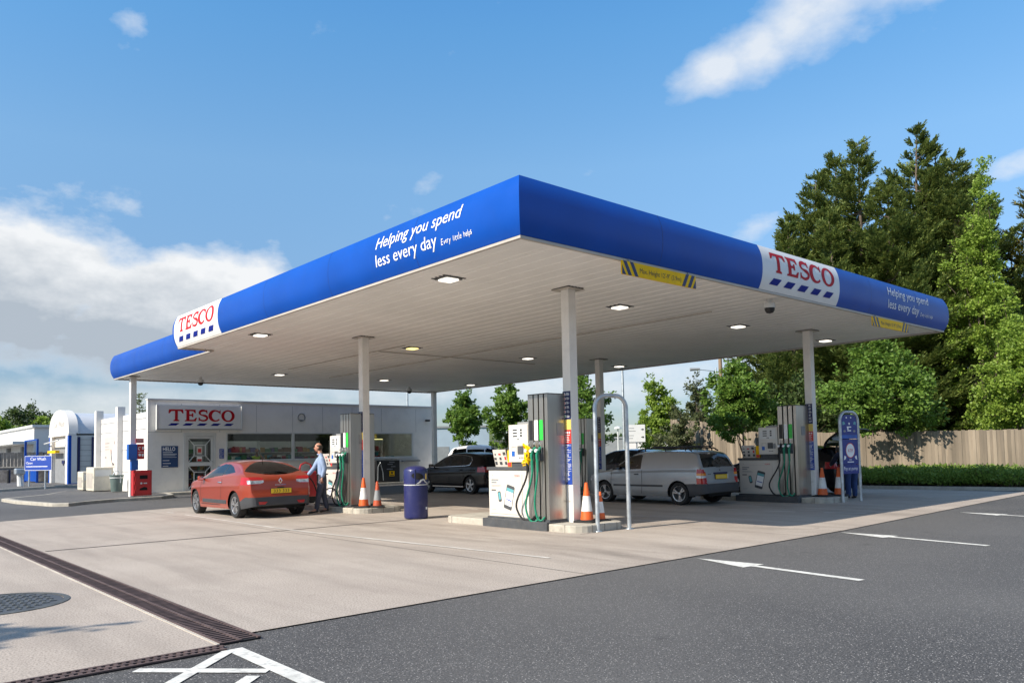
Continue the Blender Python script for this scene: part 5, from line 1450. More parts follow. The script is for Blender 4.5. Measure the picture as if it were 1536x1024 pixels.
def seam(t, S, lines, m='black'):
    """shut lines of doors and tailgate, thin dark strips lying on the side"""
    s = MB()
    for P in lines:
        for sg in (1,-1):
            for (y0,z0),(y1,z1) in zip(P,P[1:]):
                n = 5
                for k in range(n):
                    a = (y0+(y1-y0)*k/n, z0+(z1-z0)*k/n); b_ = (y0+(y1-y0)*(k+1)/n, z0+(z1-z0)*(k+1)/n)
                    dl = math.hypot(b_[0]-a[0],b_[1]-a[1]); py, pz = -(b_[1]-a[1])/dl*.006, (b_[0]-a[0])/dl*.006
                    f = lambda y,z: ((surf_x(S,y,z)+.004+(.012*math.exp(-((z-interp(S['crease'],y))/.035)**2) if S.get('crease') else 0))*sg,y,z)
                    s.quad(f(a[0]+py,a[1]+pz),f(b_[0]+py,b_[1]+pz),f(b_[0]-py,b_[1]-pz),f(a[0]-py,a[1]-pz))
    s.build('shut_line', M_[m], t)

# --- red coupe-hatch
RED = dict(L=4.30, profile=[(0,.27),(0,.42),(.015,.54),(.06,.64),(.09,.80),(.10,.93),(.17,1.015),(.30,1.06),(.72,1.27),(1.10,1.385),(1.75,1.425),(2.25,1.40),(2.62,1.27),(3.20,.985),(3.42,.93),(3.95,.80),(4.18,.66),(4.29,.48),(4.30,.26)],
    width=[(0,.66),(.05,.735),(.15,.80),(.35,.865),(.75,.90),(1.3,.895),(2.2,.89),(3.0,.895),(3.5,.90),(3.9,.83),(4.15,.72),(4.30,.55)],
    belt=[(0,.90),(.3,1.01),(.6,1.04),(1.1,1.03),(2.0,.97),(3.1,.885),(3.6,.84),(4.3,.68)], sill=[(0,.30),(.35,.24),(.7,.22),(3.6,.20),(4.3,.22)],
    crease=[(0,.80),(1.2,.78),(3,.72),(4.3,.66)], tumble=.27, roofr=.10, barrel=.055, wheels=[(.80,.315),(3.44,.315)], arch=.365, tyre=.318, spokes=(5,True), seats=(1.35,2.1), dash=2.75)
DLO = [(3.02,.93),(2.35,1.27),(2.0,1.325),(1.62,1.31),(1.30,1.245),(.92,1.118),(1.30,1.075),(2.0,1.015),(2.6,.955)]
RW = lambda x: 1.095 + .02*(x/.6)**2
def c_red(x,y,z,reg,sg):
    if z < .515 - .13*min(1,max(0,(y-.25)/.25)) and y < .50: return 'rear_bumper'
    if y < 1.10 and y > .2 and reg in ('top','edge','glass'):
        # visor shaped rear window
        if x < .74 and z > 1.045+.085*(x/.70)**2 and z < 1.372-.215*(x/.70)**2.2: return 'rear_window'
    if z > .815 and z < 1.0 and y < .47 and reg in ('side','glass','edge','top') and x > .43 + max(0,(.875-z))*2.2 + max(0,(z-.965))*2.5: return 'tail_light#%d'%sg if z > .925 or x > .80 or z < .835 else 'reversing_lens#%d'%sg
    if reg in ('glass','edge') and inpoly(y,z,DLO):
        if abs(y-(1.62+.25*(z-1.0))) < .022: return 'window_post'
        return 'side_window#%d%d'%(sg,y > 1.64)
    if reg in ('top','edge','glass') and 2.38 < y < 3.18 and z > interp(RED['belt'],y)+.03 and x < .76-.16*max(0,z-1.0)/.35: return 'windscreen'
    if y > 4.0 and .62 < z < .74 and x > .42: return 'headlight#%d'%sg
    if y > 4.1 and z < .45: return 'front_grille'
    return 'body'
RED['classify'] = c_red
RED['mats'] = dict(body=M_['carred'], rear_bumper=M_['bumper'], rear_window=M_['darkglass'], tail_light=M_['redlens'], reversing_lens=M_['clearlens'], window_post=M_['black'], side_window=M_['carglass'], windscreen=M_['carglass'], headlight=M_['clearlens'], front_grille=M_['bumper'])
def at_wheel(t, S, x, y): t.location = (x+interp(S['width'],S['wheels'][0][0]), y-S['wheels'][0][0], 0)
t = thing('parked_car', 'red orange hatchback being refuelled by the man in a blue shirt', 'car')
car(t, RED, 1.7); plate(t, .048, .655, '333 333')
mirror(t, RED, 2.83, .90, 'carred', .8); handle(t, RED, (1.72,), .865, 'chrome', .20)
seam(t, RED, [[(1.62,.96),(1.60,.60),(1.66,.36)],[(2.98,.90),(3.02,.60),(2.95,.36)],[(1.66,.30),(2.95,.30)]])
s = MB()
for sg in (1,-1): s.box(.875,.905,1.25,2.85,.335,.43,0,Matrix.Scale(sg,4,(1,0,0)))
s.build('side_moulding', M_['bumper'], t, bevel=.01)
def on_tail(S, z):   # y of the tail at height z on the centreline
    P = [p for p in resample(S['profile'],400) if p[0] < 1.2]
    return min(P, key=lambda p: abs(p[1]-z))[0]
s = MB(); yb_ = on_tail(RED,.90)-.012
for k in range(4):
    P = [(0,.075),(.055,0),(0,-.075),(-.055,0)]; Q = [(0,.045),(.028,0),(0,-.045),(-.028,0)]
    a, b_ = k, (k+1)%4
    s.quad((P[a][0],yb_,.90+P[a][1]),(P[b_][0],yb_,.90+P[b_][1]),(Q[b_][0],yb_-.004,.90+Q[b_][1]),(Q[a][0],yb_-.004,.90+Q[a][1]))
s.build('badge', M_['chrome'], t)
s = MB()
for k in range(8): s.box(-.14+.036*k,-.14+.036*k+.024,on_tail(RED,.80)-.010,on_tail(RED,.80)+.01,.79,.812)
s.build('tail_lettering', M_['chrome'], t)
s = MB(); s.box(-.09,.09,on_tail(RED,.735)-.012,on_tail(RED,.735)+.01,.725,.75); s.build('boot_handle', M_['black'], t)
for sg in (1,-1):
    s = MB(); s.add([(.38*sg,-.022,.405),(.60*sg,-.006,.41),(.58*sg,-.008,.34),(.44*sg,-.018,.34)],[(0,1,2,3)]); s.add([(.40*sg,.05,.395),(.56*sg,.07,.40),(.55*sg,.07,.345),(.46*sg,.06,.345)],[(0,1,2,3)]); s.build('reflector', M_['redlens'], t)
s = MB(); s.tube([(0,.42,1.135),(.32,.36,1.115)], .010, 6); s.tube([(-.30,.355,1.118),(.30,.355,1.118)], .012, 6); s.build('rear_wiper', M_['black'], t)
s = MB(); s.tube([(0,1.15,1.39),(0,1.02,1.53)], [.012,.004], 6); s.build('aerial', M_['black'], t)
s = MB()
sp = [(-.60,.80,1.30),(-.3,.74,1.335),(0,.72,1.345),(.3,.74,1.335),(.60,.80,1.30)]
s.build('spoiler_lip', M_['carred'], t) if False else None
at_wheel(t, RED, .09, 10.77); red_car = t

# --- silver van (estate body, panelled sides)
VAN = dict(L=4.29, profile=[(0,.30),(0,.50),(.03,.555),(.085,.60),(.10,.80),(.13,.93),(.30,1.31),(.40,1.405),(.60,1.44),(1.3,1.465),(2.15,1.45),(2.50,1.38),(3.20,.985),(3.36,.935),(3.90,.82),(4.15,.68),(4.28,.50),(4.29,.26)],
    width=[(0,.70),(.06,.77),(.15,.815),(.35,.845),(.8,.855),(2,.855),(3.2,.855),(3.6,.845),(3.95,.79),(4.15,.70),(4.29,.55)],
    belt=[(0,.935),(.6,.945),(2,.92),(3.2,.87),(3.7,.82),(4.29,.66)], sill=[(0,.32),(.4,.25),(1,.22),(3.5,.21),(4.29,.22)],
    tumble=.165, roofr=.055, barrel=.035, wheels=[(.85,.30),(3.455,.30)], arch=.345, tyre=.305, spokes=(3,True), seats=(2.0,), dash=2.85)
VD = [(3.10,.93),(2.50,1.305),(2.16,1.34),(2.10,1.32),(2.10,.955)]
VP = [(1.96,.97),(1.96,1.335),(.62,1.33),(.47,1.28),(.40,.985)]
def c_van(x,y,z,reg,sg):
    if z < .565 and y < .62: return 'rear_bumper'
    if z < .555 and y > 3.85: return 'front_bumper'
    if y < .46 and reg in ('top','edge','glass') and x < .665-.10*max(0,z-1.0)/.35 and .985 < z < 1.345: return 'rear_window'
    if .565 < z < .945 and y < .27 and x > .645+.10*max(0,(.93-z)/.4)*0 + .06*max(0,(z-.84))/.1:
        if .775 < z < .84: return 'amber_lens#%d'%sg
        if .715 < z <= .775: return 'reversing_lens#%d'%sg
        return 'tail_light#%d%d'%(sg, z > .8)
    if reg in ('glass','edge'):
        if inpoly(y,z,VD): return 'side_window#%d'%sg
        if 'P' and inpoly(y,z,VP): return 'load_panel#%d'%sg
    if reg == 'side' and interp(VAN['belt'],y)-.075 < z < interp(VAN['belt'],y)-.010 and .28 < y < 3.2: return 'waist_stripe#%d'%sg
    if reg in ('top','edge','glass') and 2.46 < y < 3.2 and z > interp(VAN['belt'],y)+.035 and x < .72-.12*max(0,z-1.0)/.35: return 'windscreen'
    if y > 3.98 and .60 < z < .73 and x > .42: return 'headlight#%d'%sg
    return 'body'
VAN['classify'] = c_van
VAN['mats'] = dict(body=M_['carsilver'], rear_bumper=M_['bumper'], front_bumper=M_['carsilver'], rear_window=M_['carglass'], tail_light=M_['redlens'], amber_lens=M_['amber'], reversing_lens=M_['clearlens'], side_window=M_['carglass'], load_panel=M_['carsilver'], waist_stripe=M_['grey'], windscreen=M_['carglass'], headlight=M_['clearlens'])
t = thing('parked_van', 'silver panel van with roof rails and dark bumper under the canopy', 'van')
car(t, VAN, 1.4); plate(t, .082, .735, None)
mirror(t, VAN, 2.90, .93, 'black'); handle(t, VAN, (2.25,), .80, 'black', .15)
seam(t, VAN, [[(2.06,.92),(2.05,.55),(2.07,.28)],[(3.15,.87),(3.18,.55),(3.12,.28)]])
s = MB()
for sg in (1,-1):
    s.box(.848,.872,1.35,3.08,.475,.525,0,Matrix.Scale(sg,4,(1,0,0)))
s.build('rub_strip', M_['bumper'], t, bevel=.006)
s = MB(); s.box(-.30,.30,.075,.12,.805,.85); s.build('plate_lamp_bar', M_['navy'], t, bevel=.006)
s = MB(); s.box(.29,.335,.078,.10,.68,.80); s.build('label_sticker', M_['frame'], t)
s = MB(); s.lathe([(.001,-.01),(.024,-.006),(.028,0)], 14, 0, 0, 0, Matrix.Translation((0,.115,.90)) @ Matrix.Rotation(R(90),4,'X')); s.box(-.56,-.42,.10,.118,.80,.818); s.build('badge', M_['dkgrey'], t)
for sg in (1,-1):
    s = MB(); s.tube([(.60*sg,.55,1.42),(.60*sg,.68,1.49),(.59*sg,1.2,1.515),(.59*sg,2.0,1.505),(.60*sg,2.35,1.46)], .02, 8)
    for y in (.75,1.4,2.1): s.tube([(.60*sg,y,1.42),(.60*sg,y,1.50)], .018, 6)
    s.build('roof_rail', M_['black'], t, smooth=True)
s = MB()
for y in (.80,1.75): s.box(-.66,.66,y-.04,y+.04,1.53,1.56); s.box(-.62,-.57,y-.03,y+.03,1.49,1.535); s.box(.57,.62,y-.03,y+.03,1.49,1.535)
s.build('roof_bar', M_['black'], t)
s = MB(); s.tube([(0,.245,1.00),(.38,.252,1.03)], .011, 6); s.tube([(-.1,.26,1.045),(.40,.255,1.035)], .009, 6); s.build('rear_wiper', M_['black'], t)
at_wheel(t, VAN, 9.46, 4.42)

# --- black family hatchback, reused for two more dark cars and a white people carrier
BLK = dict(L=4.45, profile=[(0,.28),(0,.46),(.02,.56),(.07,.66),(.09,.90),(.14,1.02),(.36,1.36),(.55,1.45),(1.2,1.515),(1.95,1.52),(2.4,1.47),(3.35,1.02),(3.55,.95),(4.05,.82),(4.32,.66),(4.44,.48),(4.45,.26)],
    width=[(0,.68),(.06,.76),(.18,.82),(.4,.875),(.85,.905),(2,.905),(3.2,.905),(3.6,.90),(4.05,.83),(4.28,.72),(4.45,.56)],
    belt=[(0,.98),(.4,1.0),(1.2,.98),(2.4,.94),(3.3,.90),(3.8,.83),(4.45,.66)], sill=[(0,.30),(.4,.24),(1,.22),(3.5,.21),(4.45,.22)],
    crease=[(0,.84),(1.5,.80),(4.4,.72)], tumble=.24, roofr=.09, barrel=.05, wheels=[(.84,.325),(3.54,.325)], arch=.375, tyre=.33, spokes=(5,False), seats=(1.2,2.15), dash=2.9)
BD = [(3.28,.955),(2.55,1.31),(2.0,1.405),(1.35,1.405),(.92,1.34),(.80,1.20),(.86,1.05),(1.1,1.02),(2.4,.985)]
def c_blk(x,y,z,reg,sg):
    if y < .55 and reg in ('top','edge','glass') and x < .66-.12*max(0,z-1.0)/.4 and 1.03 < z < 1.40: return 'rear_window'
    if .80 < z < .98 and y < .42 and x > .60: return 'tail_light#%d'%sg
    if reg in ('glass','edge') and inpoly(y,z,BD):
        if abs(y-2.08) < .035 or abs(y-1.30) < .02: return 'window_post'
        return 'side_window#%d%d'%(sg,(y > 1.30)+(y > 2.08))
    if reg in ('top','edge','glass') and 2.44 < y < 3.34 and z > interp(BLK['belt'],y)+.04 and x < .77-.15*max(0,z-1.0)/.4: return 'windscreen'
    if y > 4.05 and .62 < z < .76 and x > .42: return 'headlight#%d'%sg
    return 'body'
BLK['classify'] = c_blk
BLK['mats'] = dict(body=M_['carblack'], rear_window=M_['darkglass'], tail_light=M_['redlens'], window_post=M_['black'], side_window=M_['carglass'], windscreen=M_['carglass'], headlight=M_['clearlens'])
t = thing('parked_car', 'black family car with chrome window trim in the shade behind the blue bin', 'car')
car(t, BLK, .8); plate(t, .055, .75, None); mirror(t, BLK, 3.05, .95, 'carblack'); handle(t, BLK, (1.35,2.2), .88, 'carblack')
seam(t, BLK, [[(2.06,.94),(2.05,.32)],[(3.25,.9),(3.22,.32)],[(1.28,.97),(1.15,.62)]], 'void')
for sg in (1,-1):
    s = MB(); P = []
    Q = BD+[BD[0]]
    for (y,z) in Q:
        b_ = interp(BLK['belt'],y); k = max(0,(z-b_))/(1.52-b_); P.append(((surf_x(BLK,y,b_)-.275*k+.012)*sg,y,z))
    s.tube(P, .011, 6); s.build('chrome_trim', M_['chrome'], t, smooth=True)
s = MB()
for sg in (1,-1): s.box(.878,.90,1.2,3.1,.25,.285,0,Matrix.Scale(sg,4,(1,0,0)))
s.build('sill_trim', M_['chrome'], t)
s = MB(); s.box(-.2,.2,.27,.28,1.18,1.3); s.build('window_sticker', M_['brightgreen'], t) if False else None
t.location = (10.04+.905, 14.04-.84, 0); blk = t

t2 = thing('parked_car', 'midnight blue car beyond the silver van with only its roof and windows visible', 'car')
B2_ = dict(BLK); B2_['mats'] = dict(BLK['mats'], body=M_['cardark']); car(t2, B2_, .55); t2.location = (15.25, 8.9, 0)

# dark car with its tailgate raised
def c_boot(x,y,z,reg,sg):
    if y < .60 and x < .70 and z > .60 and reg in ('top','edge','glass'): return None
    return c_blk(x,y,z,reg,sg)
B3_ = dict(BLK); B3_['classify'] = c_boot; B3_['mats'] = dict(BLK['mats'], body=M_['carblack'])
t3 = thing('parked_car', 'black car with its tailgate raised behind the blue totem sign', 'car')
car(t3, B3_, .6)
hinge = Vector((0,.60,1.47)); Mh = Matrix.Translation(hinge) @ Matrix.Rotation(R(-88),4,'X') @ Matrix.Translation(-hinge)
lid = []; 
prl = [p for p in resample(BLK['profile'],300) if p[0] < .60 and p[1] > .60]
V = []; G = []
for y,z in prl:
    for k in range(13):
        u = -1+2*k/12; wmax = .70-.10*max(0,(z-1.0)/.45); V.append((u*wmax, y+.05*abs(u)**3, z-.01*abs(u)**2))
s = MB(); gl_ = MB(); Fb = []; Fg = []
for i in range(len(prl)-1):
    for k in range(12):
        f = (i*13+k,i*13+k+1,(i+1)*13+k+1,(i+1)*13+k); z = prl[i][1]
        (Fg if 1.03 < z < 1.40 and 1 <= k <= 10 else Fb).append(f)
Vm = [tuple(Mh @ Vector(v)) for v in V]
s.add(Vm, Fb); o = s.build('tailgate', M_['carblack'], t3, smooth=True, fix=False)
sol = o.modifiers.new('thick','SOLIDIFY'); sol.thickness = .05; sol.offset = -1
gl_.add(Vm, Fg); gl_.build('tailgate_glass', M_['carglass'], o, smooth=True, fix=False)
s = MB(); s.box(-.62,.62,.15,1.15,.52,.58); s.box(-.62,.62,1.1,1.16,.58,1.1); s.build('boot_floor', M_['seat'], t3)
t3.location = (15.85, 2.75, 0)
for nm,lab,cat_,(x0,x1,y0,y1,z0,z1),m in (('red_bag','red soft bag at the open tailgate of the black car','bag',(15.25,15.75,2.62,3.0,.60,.92),'redcloth'),('dark_crate','dark crate in the open boot of the black car','crate',(15.8,16.3,3.1,3.55,.60,.86),'dkgrey')):
    t4 = thing(nm, lab, cat_, ((x0+x1)/2,(y0+y1)/2,z0))
    s = MB(); s.prism(rounded(x0,x1,y0,y1,.1), z0, z1-.06); s.prism(rounded(x0+.06,x1-.06,y0+.06,y1-.06,.08), z1-.06, z1); s.build('body' if nm == 'red_bag' else 'crate_shell', M_[m], t4, bevel=.03)
    s = MB(); s.tube([(x0+.1,(y0+y1)/2,z1-.04),(x0+.15,(y0+y1)/2,z1+.08),(x1-.15,(y0+y1)/2,z1+.08),(x1-.1,(y0+y1)/2,z1-.04)], .015, 6); s.build('carry_handle', M_['black'], t4)

# white people carrier on the far road
WHT = dict(BLK); WHT['profile'] = [(y*1.03,z*1.26 if z > 1.0 else z*1.16) for y,z in BLK['profile']]; WHT['L'] = 4.58
WHT['belt'] = [(y,z*1.20) for y,z in BLK['belt']]
WD = [(y*1.03,z*1.17) for y,z in BD]
def c_wht(x,y,z,reg,sg):
    if reg in ('glass','edge') and 1.22 < z < 1.72 and .35 < y < 3.35 and inpoly(y,z,[(3.4,1.18),(2.6,1.68),(.5,1.71),(.35,1.18)]):
        if abs(y-2.14) < .05 or abs(y-1.2) < .04: return 'window_post'
        return 'side_window#%d%d'%(sg,(y > 1.2)+(y > 2.14))
    if reg in ('top','edge','glass') and 2.5 < y < 3.45 and z > 1.12 and x < .70: return 'windscreen'
    if y < .5 and reg in ('top','edge','glass') and x < .6 and 1.2 < z < 1.6: return 'rear_window'
    return 'body'
WHT['classify'] = c_wht; WHT['mats'] = dict(BLK['mats'], body=M_['carwhite'], window_post=M_['carwhite'], side_window=M_['darkglass'])
t5 = thing('parked_car', 'white people carrier on the far road beyond the black car', 'car')
car(t5, WHT, .5)
t5.location = (19.3-.75*2.3, 24.1+.66*2.3, 0); t5.rotation_euler = (0,0,math.atan2(-.75,-.66))

# ---------------------------------------------------------------- people
def skin(name, J, E_, m, parent, root, sub=2, wm=None):
    """J: {joint:(pos, radius)}; edges by joint name; grows ONE continuous surface"""
    names = list(J); ix = {n:i for i,n in enumerate(names)}
    me = bpy.data.meshes.new(name)
    off = OFF.get(parent.name, Vector((0,0,0))) if parent else Vector((0,0,0))
    me.from_pydata([tuple(Vector(J[n][0])-off) for n in names], [(ix[a],ix[b_]) for a,b_ in E_], [])
    o = bpy.data.objects.new(name, me); COL.objects.link(o)
    md = o.modifiers.new('skin','SKIN'); md.use_smooth_shade = True; md.branch_smoothing = .6
    for i,n in enumerate(names):
        r_ = J[n][1]; sv = me.skin_vertices[0].data[i]; sv.radius = r_ if isinstance(r_,tuple) else (r_,r_); sv.use_root = (n in root)
    o.modifiers.new('sub','SUBSURF').levels = sub; o.modifiers['sub'].render_levels = sub
    dg = bpy.context.evaluated_depsgraph_get()
    nm = bpy.data.meshes.new_from_object(o.evaluated_get(dg))
    bpy.data.objects.remove(o)
    nm.materials.clear(); nm.materials.append(m)
    nm.polygons.foreach_set('use_smooth',[True]*len(nm.polygons))
    o = bpy.data.objects.new(name, nm); COL.objects.link(o)
    if parent: o.parent = parent; OFF[o.name] = off.copy()
    return o
def add_head(body_parent, hp, fdir, mats, hair='short', name='head'):
    """head with brow, nose, ears, eyes and mouth, turned towards fdir; hair is a child"""
    f = Vector((fdir[0],fdir[1],0)).normalized(); l = Vector((-f.y,f.x,0)); u = Vector((0,0,1))
    if len(fdir) > 2:
        f = Vector(fdir).normalized(); u = (u - f*u.dot(f)).normalized(); l = u.cross(f)
    Mx = Matrix(((f.x,l.x,u.x,hp[0]),(f.y,l.y,u.y,hp[1]),(f.z,l.z,u.z,hp[2]),(0,0,0,1)))
    def blob(a,b_,c,cen,n=16,shape=None):
        V = []; F = []
        for i in range(n+1):
            th = PI*i/n
            for k in range(n*2):
                ph = PI*k/n; p = Vector((math.sin(th)*math.cos(ph),math.sin(th)*math.sin(ph),math.cos(th)))
                q = Vector((p.x*a,p.y*b_,p.z*c))
                if shape: q = shape(p,q)
                V.append(q+Vector(cen))
        for i in range(n):
            for k in range(2*n): F.append((i*2*n+k,(i+1)*2*n+k,(i+1)*2*n+(k+1)%(2*n),i*2*n+(k+1)%(2*n)))
        return V,F
    def skull(p,q):
        if p.z < 0: q.x *= 1-.10*(-p.z) ; q.y *= 1-.28*(-p.z)
        if p.x > .5 and p.z < .1: q.x += .012*(-p.z)
        if p.x > .7 and -.05 < p.z < .35: q.x -= .006
        return q
    s = MB()
    for (a,b_,c,cen,sh,mi) in ((.098,.078,.122,(0,0,0),skull,0),(.018,.013,.022,(.100,0,-.018),None,0),(.012,.030,.010,(.088,0,-.065),None,1),
        (.010,.012,.008,(.086,.031,.010),None,2),(.010,.012,.008,(.086,-.031,.010),None,2),(.020,.010,.030,(-.008,.080,-.005),None,0),(.020,.010,.030,(-.008,-.080,-.005),None,0)):
        V,F = blob(a,b_,c,cen,12,sh); s.add(V,F,mi,Mx)
    h = s.build('head', [mats, M_['lips'], M_['hair_dark']], body_parent, smooth=True)
    def cap(p,q): 
        lim = {'short':-.02,'bald':-.05,'grey':-.05}[hair]
        k = 1.07
        if p.x > .45 or p.z < lim-.5: k = .9
        if hair == 'bald' and p.z > .55: k = .9
        if p.x > .15 and p.z < .35: k = .9
        return q*k
    V,F = blob(.098,.080,.122,(0,0,.004),14,cap); s = MB(); s.add(V,F,0,Mx)
    s.build('hair', M_['hair_dark'] if hair != 'grey' else M_['hair_grey'], body_parent, smooth=True)
    return h
M_['lips'] = mat('lips', (.35,.12,.09), .5, 0, 0)
def hand(parent, wrist, d, curl=.6, side=(0,0,1), name='hand'):
    """palm and five separate fingers; d = pointing direction, side = where the thumb leaves"""
    d = Vector(d).normalized(); sd = Vector(side); sd = (sd - d*sd.dot(d)).normalized(); n = d.cross(sd); w = Vector(wrist)
    J = {}; E_ = []
    J['w'] = (w-d*.03,.024); J['p'] = (w+d*.045,(.030,.018)); J['k'] = (w+d*.075,(.034,.015)); E_ += [('w','p'),('p','k')]
    for i,(o_,ln) in enumerate(((.030,.070),(.010,.080),(-.010,.074),(-.030,.058))):
        a = w+d*.082+sd*o_; p = a; ang = curl*.35
        J['f%d0'%i] = (p,.0085); E_.append(('k','f%d0'%i))
        for q in range(1,4):
            ang += curl*.55; dirv = d*math.cos(ang)+n*math.sin(ang); p = p+dirv*ln/3; J['f%d%d'%(i,q)] = (p,.0088-.0008*q); E_.append(('f%d%d'%(i,q-1),'f%d%d'%(i,q)))
    p = w+d*.03+sd*.030; J['t0'] = (p,.012); E_.append(('p','t0'))
    for q in (1,2): p = p + (d*.8+sd*.55+n*.35*q*curl).normalized()*.033; J['t%d'%q] = (p,.0105-.001*q); E_.append(('t%d'%(q-1),'t%d'%q))
    return skin(name, J, E_, M_['skin'], parent, ('w',), 1)
def person(t, J, parts, head, fdir, hair):
    """one continuous skinned body; clothes are the same surface over chosen limbs, lifted off the skin"""
    chain = [('pelvis','waist'),('waist','chest'),('chest','neck'),('neck','skull')]
    for s_ in 'lr': chain += [('chest','sh'+s_),('sh'+s_,'el'+s_),('el'+s_,'wr'+s_),('pelvis','hip'+s_),('hip'+s_,'kn'+s_),('kn'+s_,'an'+s_),('an'+s_,'toe'+s_)]
    b = skin('body', J, chain, M_['skin'], t, ('pelvis',)); off = OFF[t.name]
    segs = [(e, Vector(J[e[0]][0])-off, Vector(J[e[1]][0])-off) for e in chain]
    def near(p):
        best = None
        for e,a,c in segs:
            d = c-a; u = max(0,min(1,(p-a).dot(d)/d.length_squared)); r_ = J[e[0]][1]; r0 = r_[0] if isinstance(r_,tuple) else r_
            q = J[e[1]][1]; r1 = q[0] if isinstance(q,tuple) else q
            k = (p-(a+d*u)).length/(r0+(r1-r0)*u)
            if best is None or k < best[0]: best = (k,e,u)
        return best[1], best[2]
    me = b.data; lab = [near(p.center) for p in me.polygons]
    for nm,rule,m,lift in parts:
        fs = [p for p,(e,u) in zip(me.polygons,lab) if rule(e,u,p.center)]
        used = sorted({v for p in fs for v in p.vertices}); mp = {v:i for i,v in enumerate(used)}
        mb = MB(); mb.add([me.vertices[v].co+me.vertices[v].normal*lift+off for v in used], [tuple(mp[v] for v in p.vertices) for p in fs])
        o = mb.build(nm, m, t, smooth=True, angle=180, fix=False)
    add_head(t, head, fdir, M_['skin'], hair)
ARM = lambda e: e[0][:2] in ('sh','el') or e[1][:2] == 'sh'
TOR = lambda e: e in (('pelvis','waist'),('waist','chest'))
LEG = lambda e: e[0][:3] in ('hip',) or e[0][:2] == 'kn' or e[1][:3] == 'hip'
def shoes(t, J, m='shoe'):
    for s_ in 'lr':
        a, b_ = Vector(J['an'+s_][0]), Vector(J['toe'+s_][0]); d = (b_-a); d.z = 0; d.normalize()
        K = {'h':(a-d*.05+Vector((0,0,-.045)),.038),'a':(a+d*.02+Vector((0,0,-.035)),.042),'b':(b_+Vector((0,0,.005)),(.045,.03)),'c':(b_+d*.07+Vector((0,0,-.002)),(.035,.022))}
        skin('shoe', K, [('h','a'),('a','b'),('b','c')], M_[m], t, ('h',))
# the man refuelling: faces the car, weight on one leg, right arm out to the filler, other arm hanging
px, py = 2.30, 10.42
f = Vector((-.86,.50,0)).normalized(); l = Vector((-f.y,f.x,0)); up = Vector((0,0,1)); base = Vector((px,py,0))
def at(a, b_, c): return base + f*a + l*b_ + up*c
t = thing('person', 'man in pale blue shirt and dark trousers holding a fuel nozzle to the red car', 'person', (px,py,0))
J = {'pelvis':(at(-.02,0,.95),(.135,.115)),'waist':(at(.0,0,1.10),(.150,.125)),'chest':(at(.02,0,1.36),(.172,.130)),'neck':(at(.035,0,1.53),.058),'skull':(at(.06,0,1.66),.075),
     'shl':(at(.0,.195,1.42),.080),'ell':(at(-.09,.235,1.15),.050),'wrl':(at(-.02,.215,.93),.036),
     'shr':(at(.06,-.185,1.41),.078),'elr':(at(.20,-.225,1.17),.048),'wrr':(at(.36,-.19,.985),.036),
     'hipl':(at(-.02,.095,.88),.100),'knl':(at(.07,.11,.50),.070),'anl':(at(.13,.11,.10),.052),'toel':(at(.27,.12,.03),.035),
     'hipr':(at(-.03,-.095,.88),.100),'knr':(at(-.04,-.10,.50),.070),'anr':(at(-.13,-.11,.11),.052),'toer':(at(.0,-.12,.035),.035)}
person(t, J, [('shirt',lambda e,u,c: (TOR(e) and c.z > .99) or ARM(e) or (e == ('chest','neck') and u < .62),M_['shirt'],.014),('trousers',lambda e,u,c: (LEG(e) or TOR(e)) and c.z < 1.03,M_['trousers'],.010)], at(.08,0,1.70), (f.x*.9-l.x*.1,f.y*.9-l.y*.1,.02), 'bald')
shoes(t, J)
s = MB(); P = [at(.02+.145*math.cos(w)*.95-.03,.140*math.sin(w),1.005) for w in [2*PI*i/20 for i in range(21)]]; s.tube(P,.017,6,caps=False); s.build('belt', M_['black'], t)
s = MB(); P = [at(.045+.062*math.cos(w),.064*math.sin(w),1.515+.012*math.cos(w)) for w in [2*PI*i/16 for i in range(17)]]; s.tube(P,.018,6,caps=False); s.build('collar', M_['shirt'], t)
hand(t, J['wrl'][0]+Vector((0,0,-.02)), (.1*f.x,.1*f.y,-1), .5, tuple(f))
hd = (Vector((1.84,10.93,.93))-J['wrr'][0]); hand(t, J['wrr'][0]+hd.normalized()*.02, hd, 1.3, (0,0,1))
# nozzle in the filler and the hose back to the pump
wr = J['wrr'][0]
t = thing('fuel_nozzle', 'black fuel nozzle held in the filler of the red car with its hose', 'fuel nozzle', tuple(wr))
s = MB(); hp = wr+hd.normalized()*.09; s.tube([hp+Vector((.12,-.06,-.05)),hp+Vector((.02,-.01,-.02)),hp,(1.86,10.98,.90),(1.80,11.03,.86)],[.02,.024,.028,.016,.011],10); s.build('nozzle_body', M_['black'], t, smooth=True)
s = MB(); s.tube([hp+Vector((.10,-.05,-.06)),hp+Vector((.04,-.02,-.10)),hp+Vector((-.05,.05,-.06))],.008,6); s.build('trigger_guard', M_['galv'], t)
s = MB(); s.tube(bez(hp+Vector((.11,-.06,-.05)),(2.35,10.75,.75),(2.45,10.95,.15),(2.62,11.0,.45),20)+bez((2.62,11.0,.45),(2.72,11.02,.6),(2.80,10.6,.8),(2.86,10.5,.3),12)[1:],.018,8); s.build('hose', M_['black'], t, smooth=True)
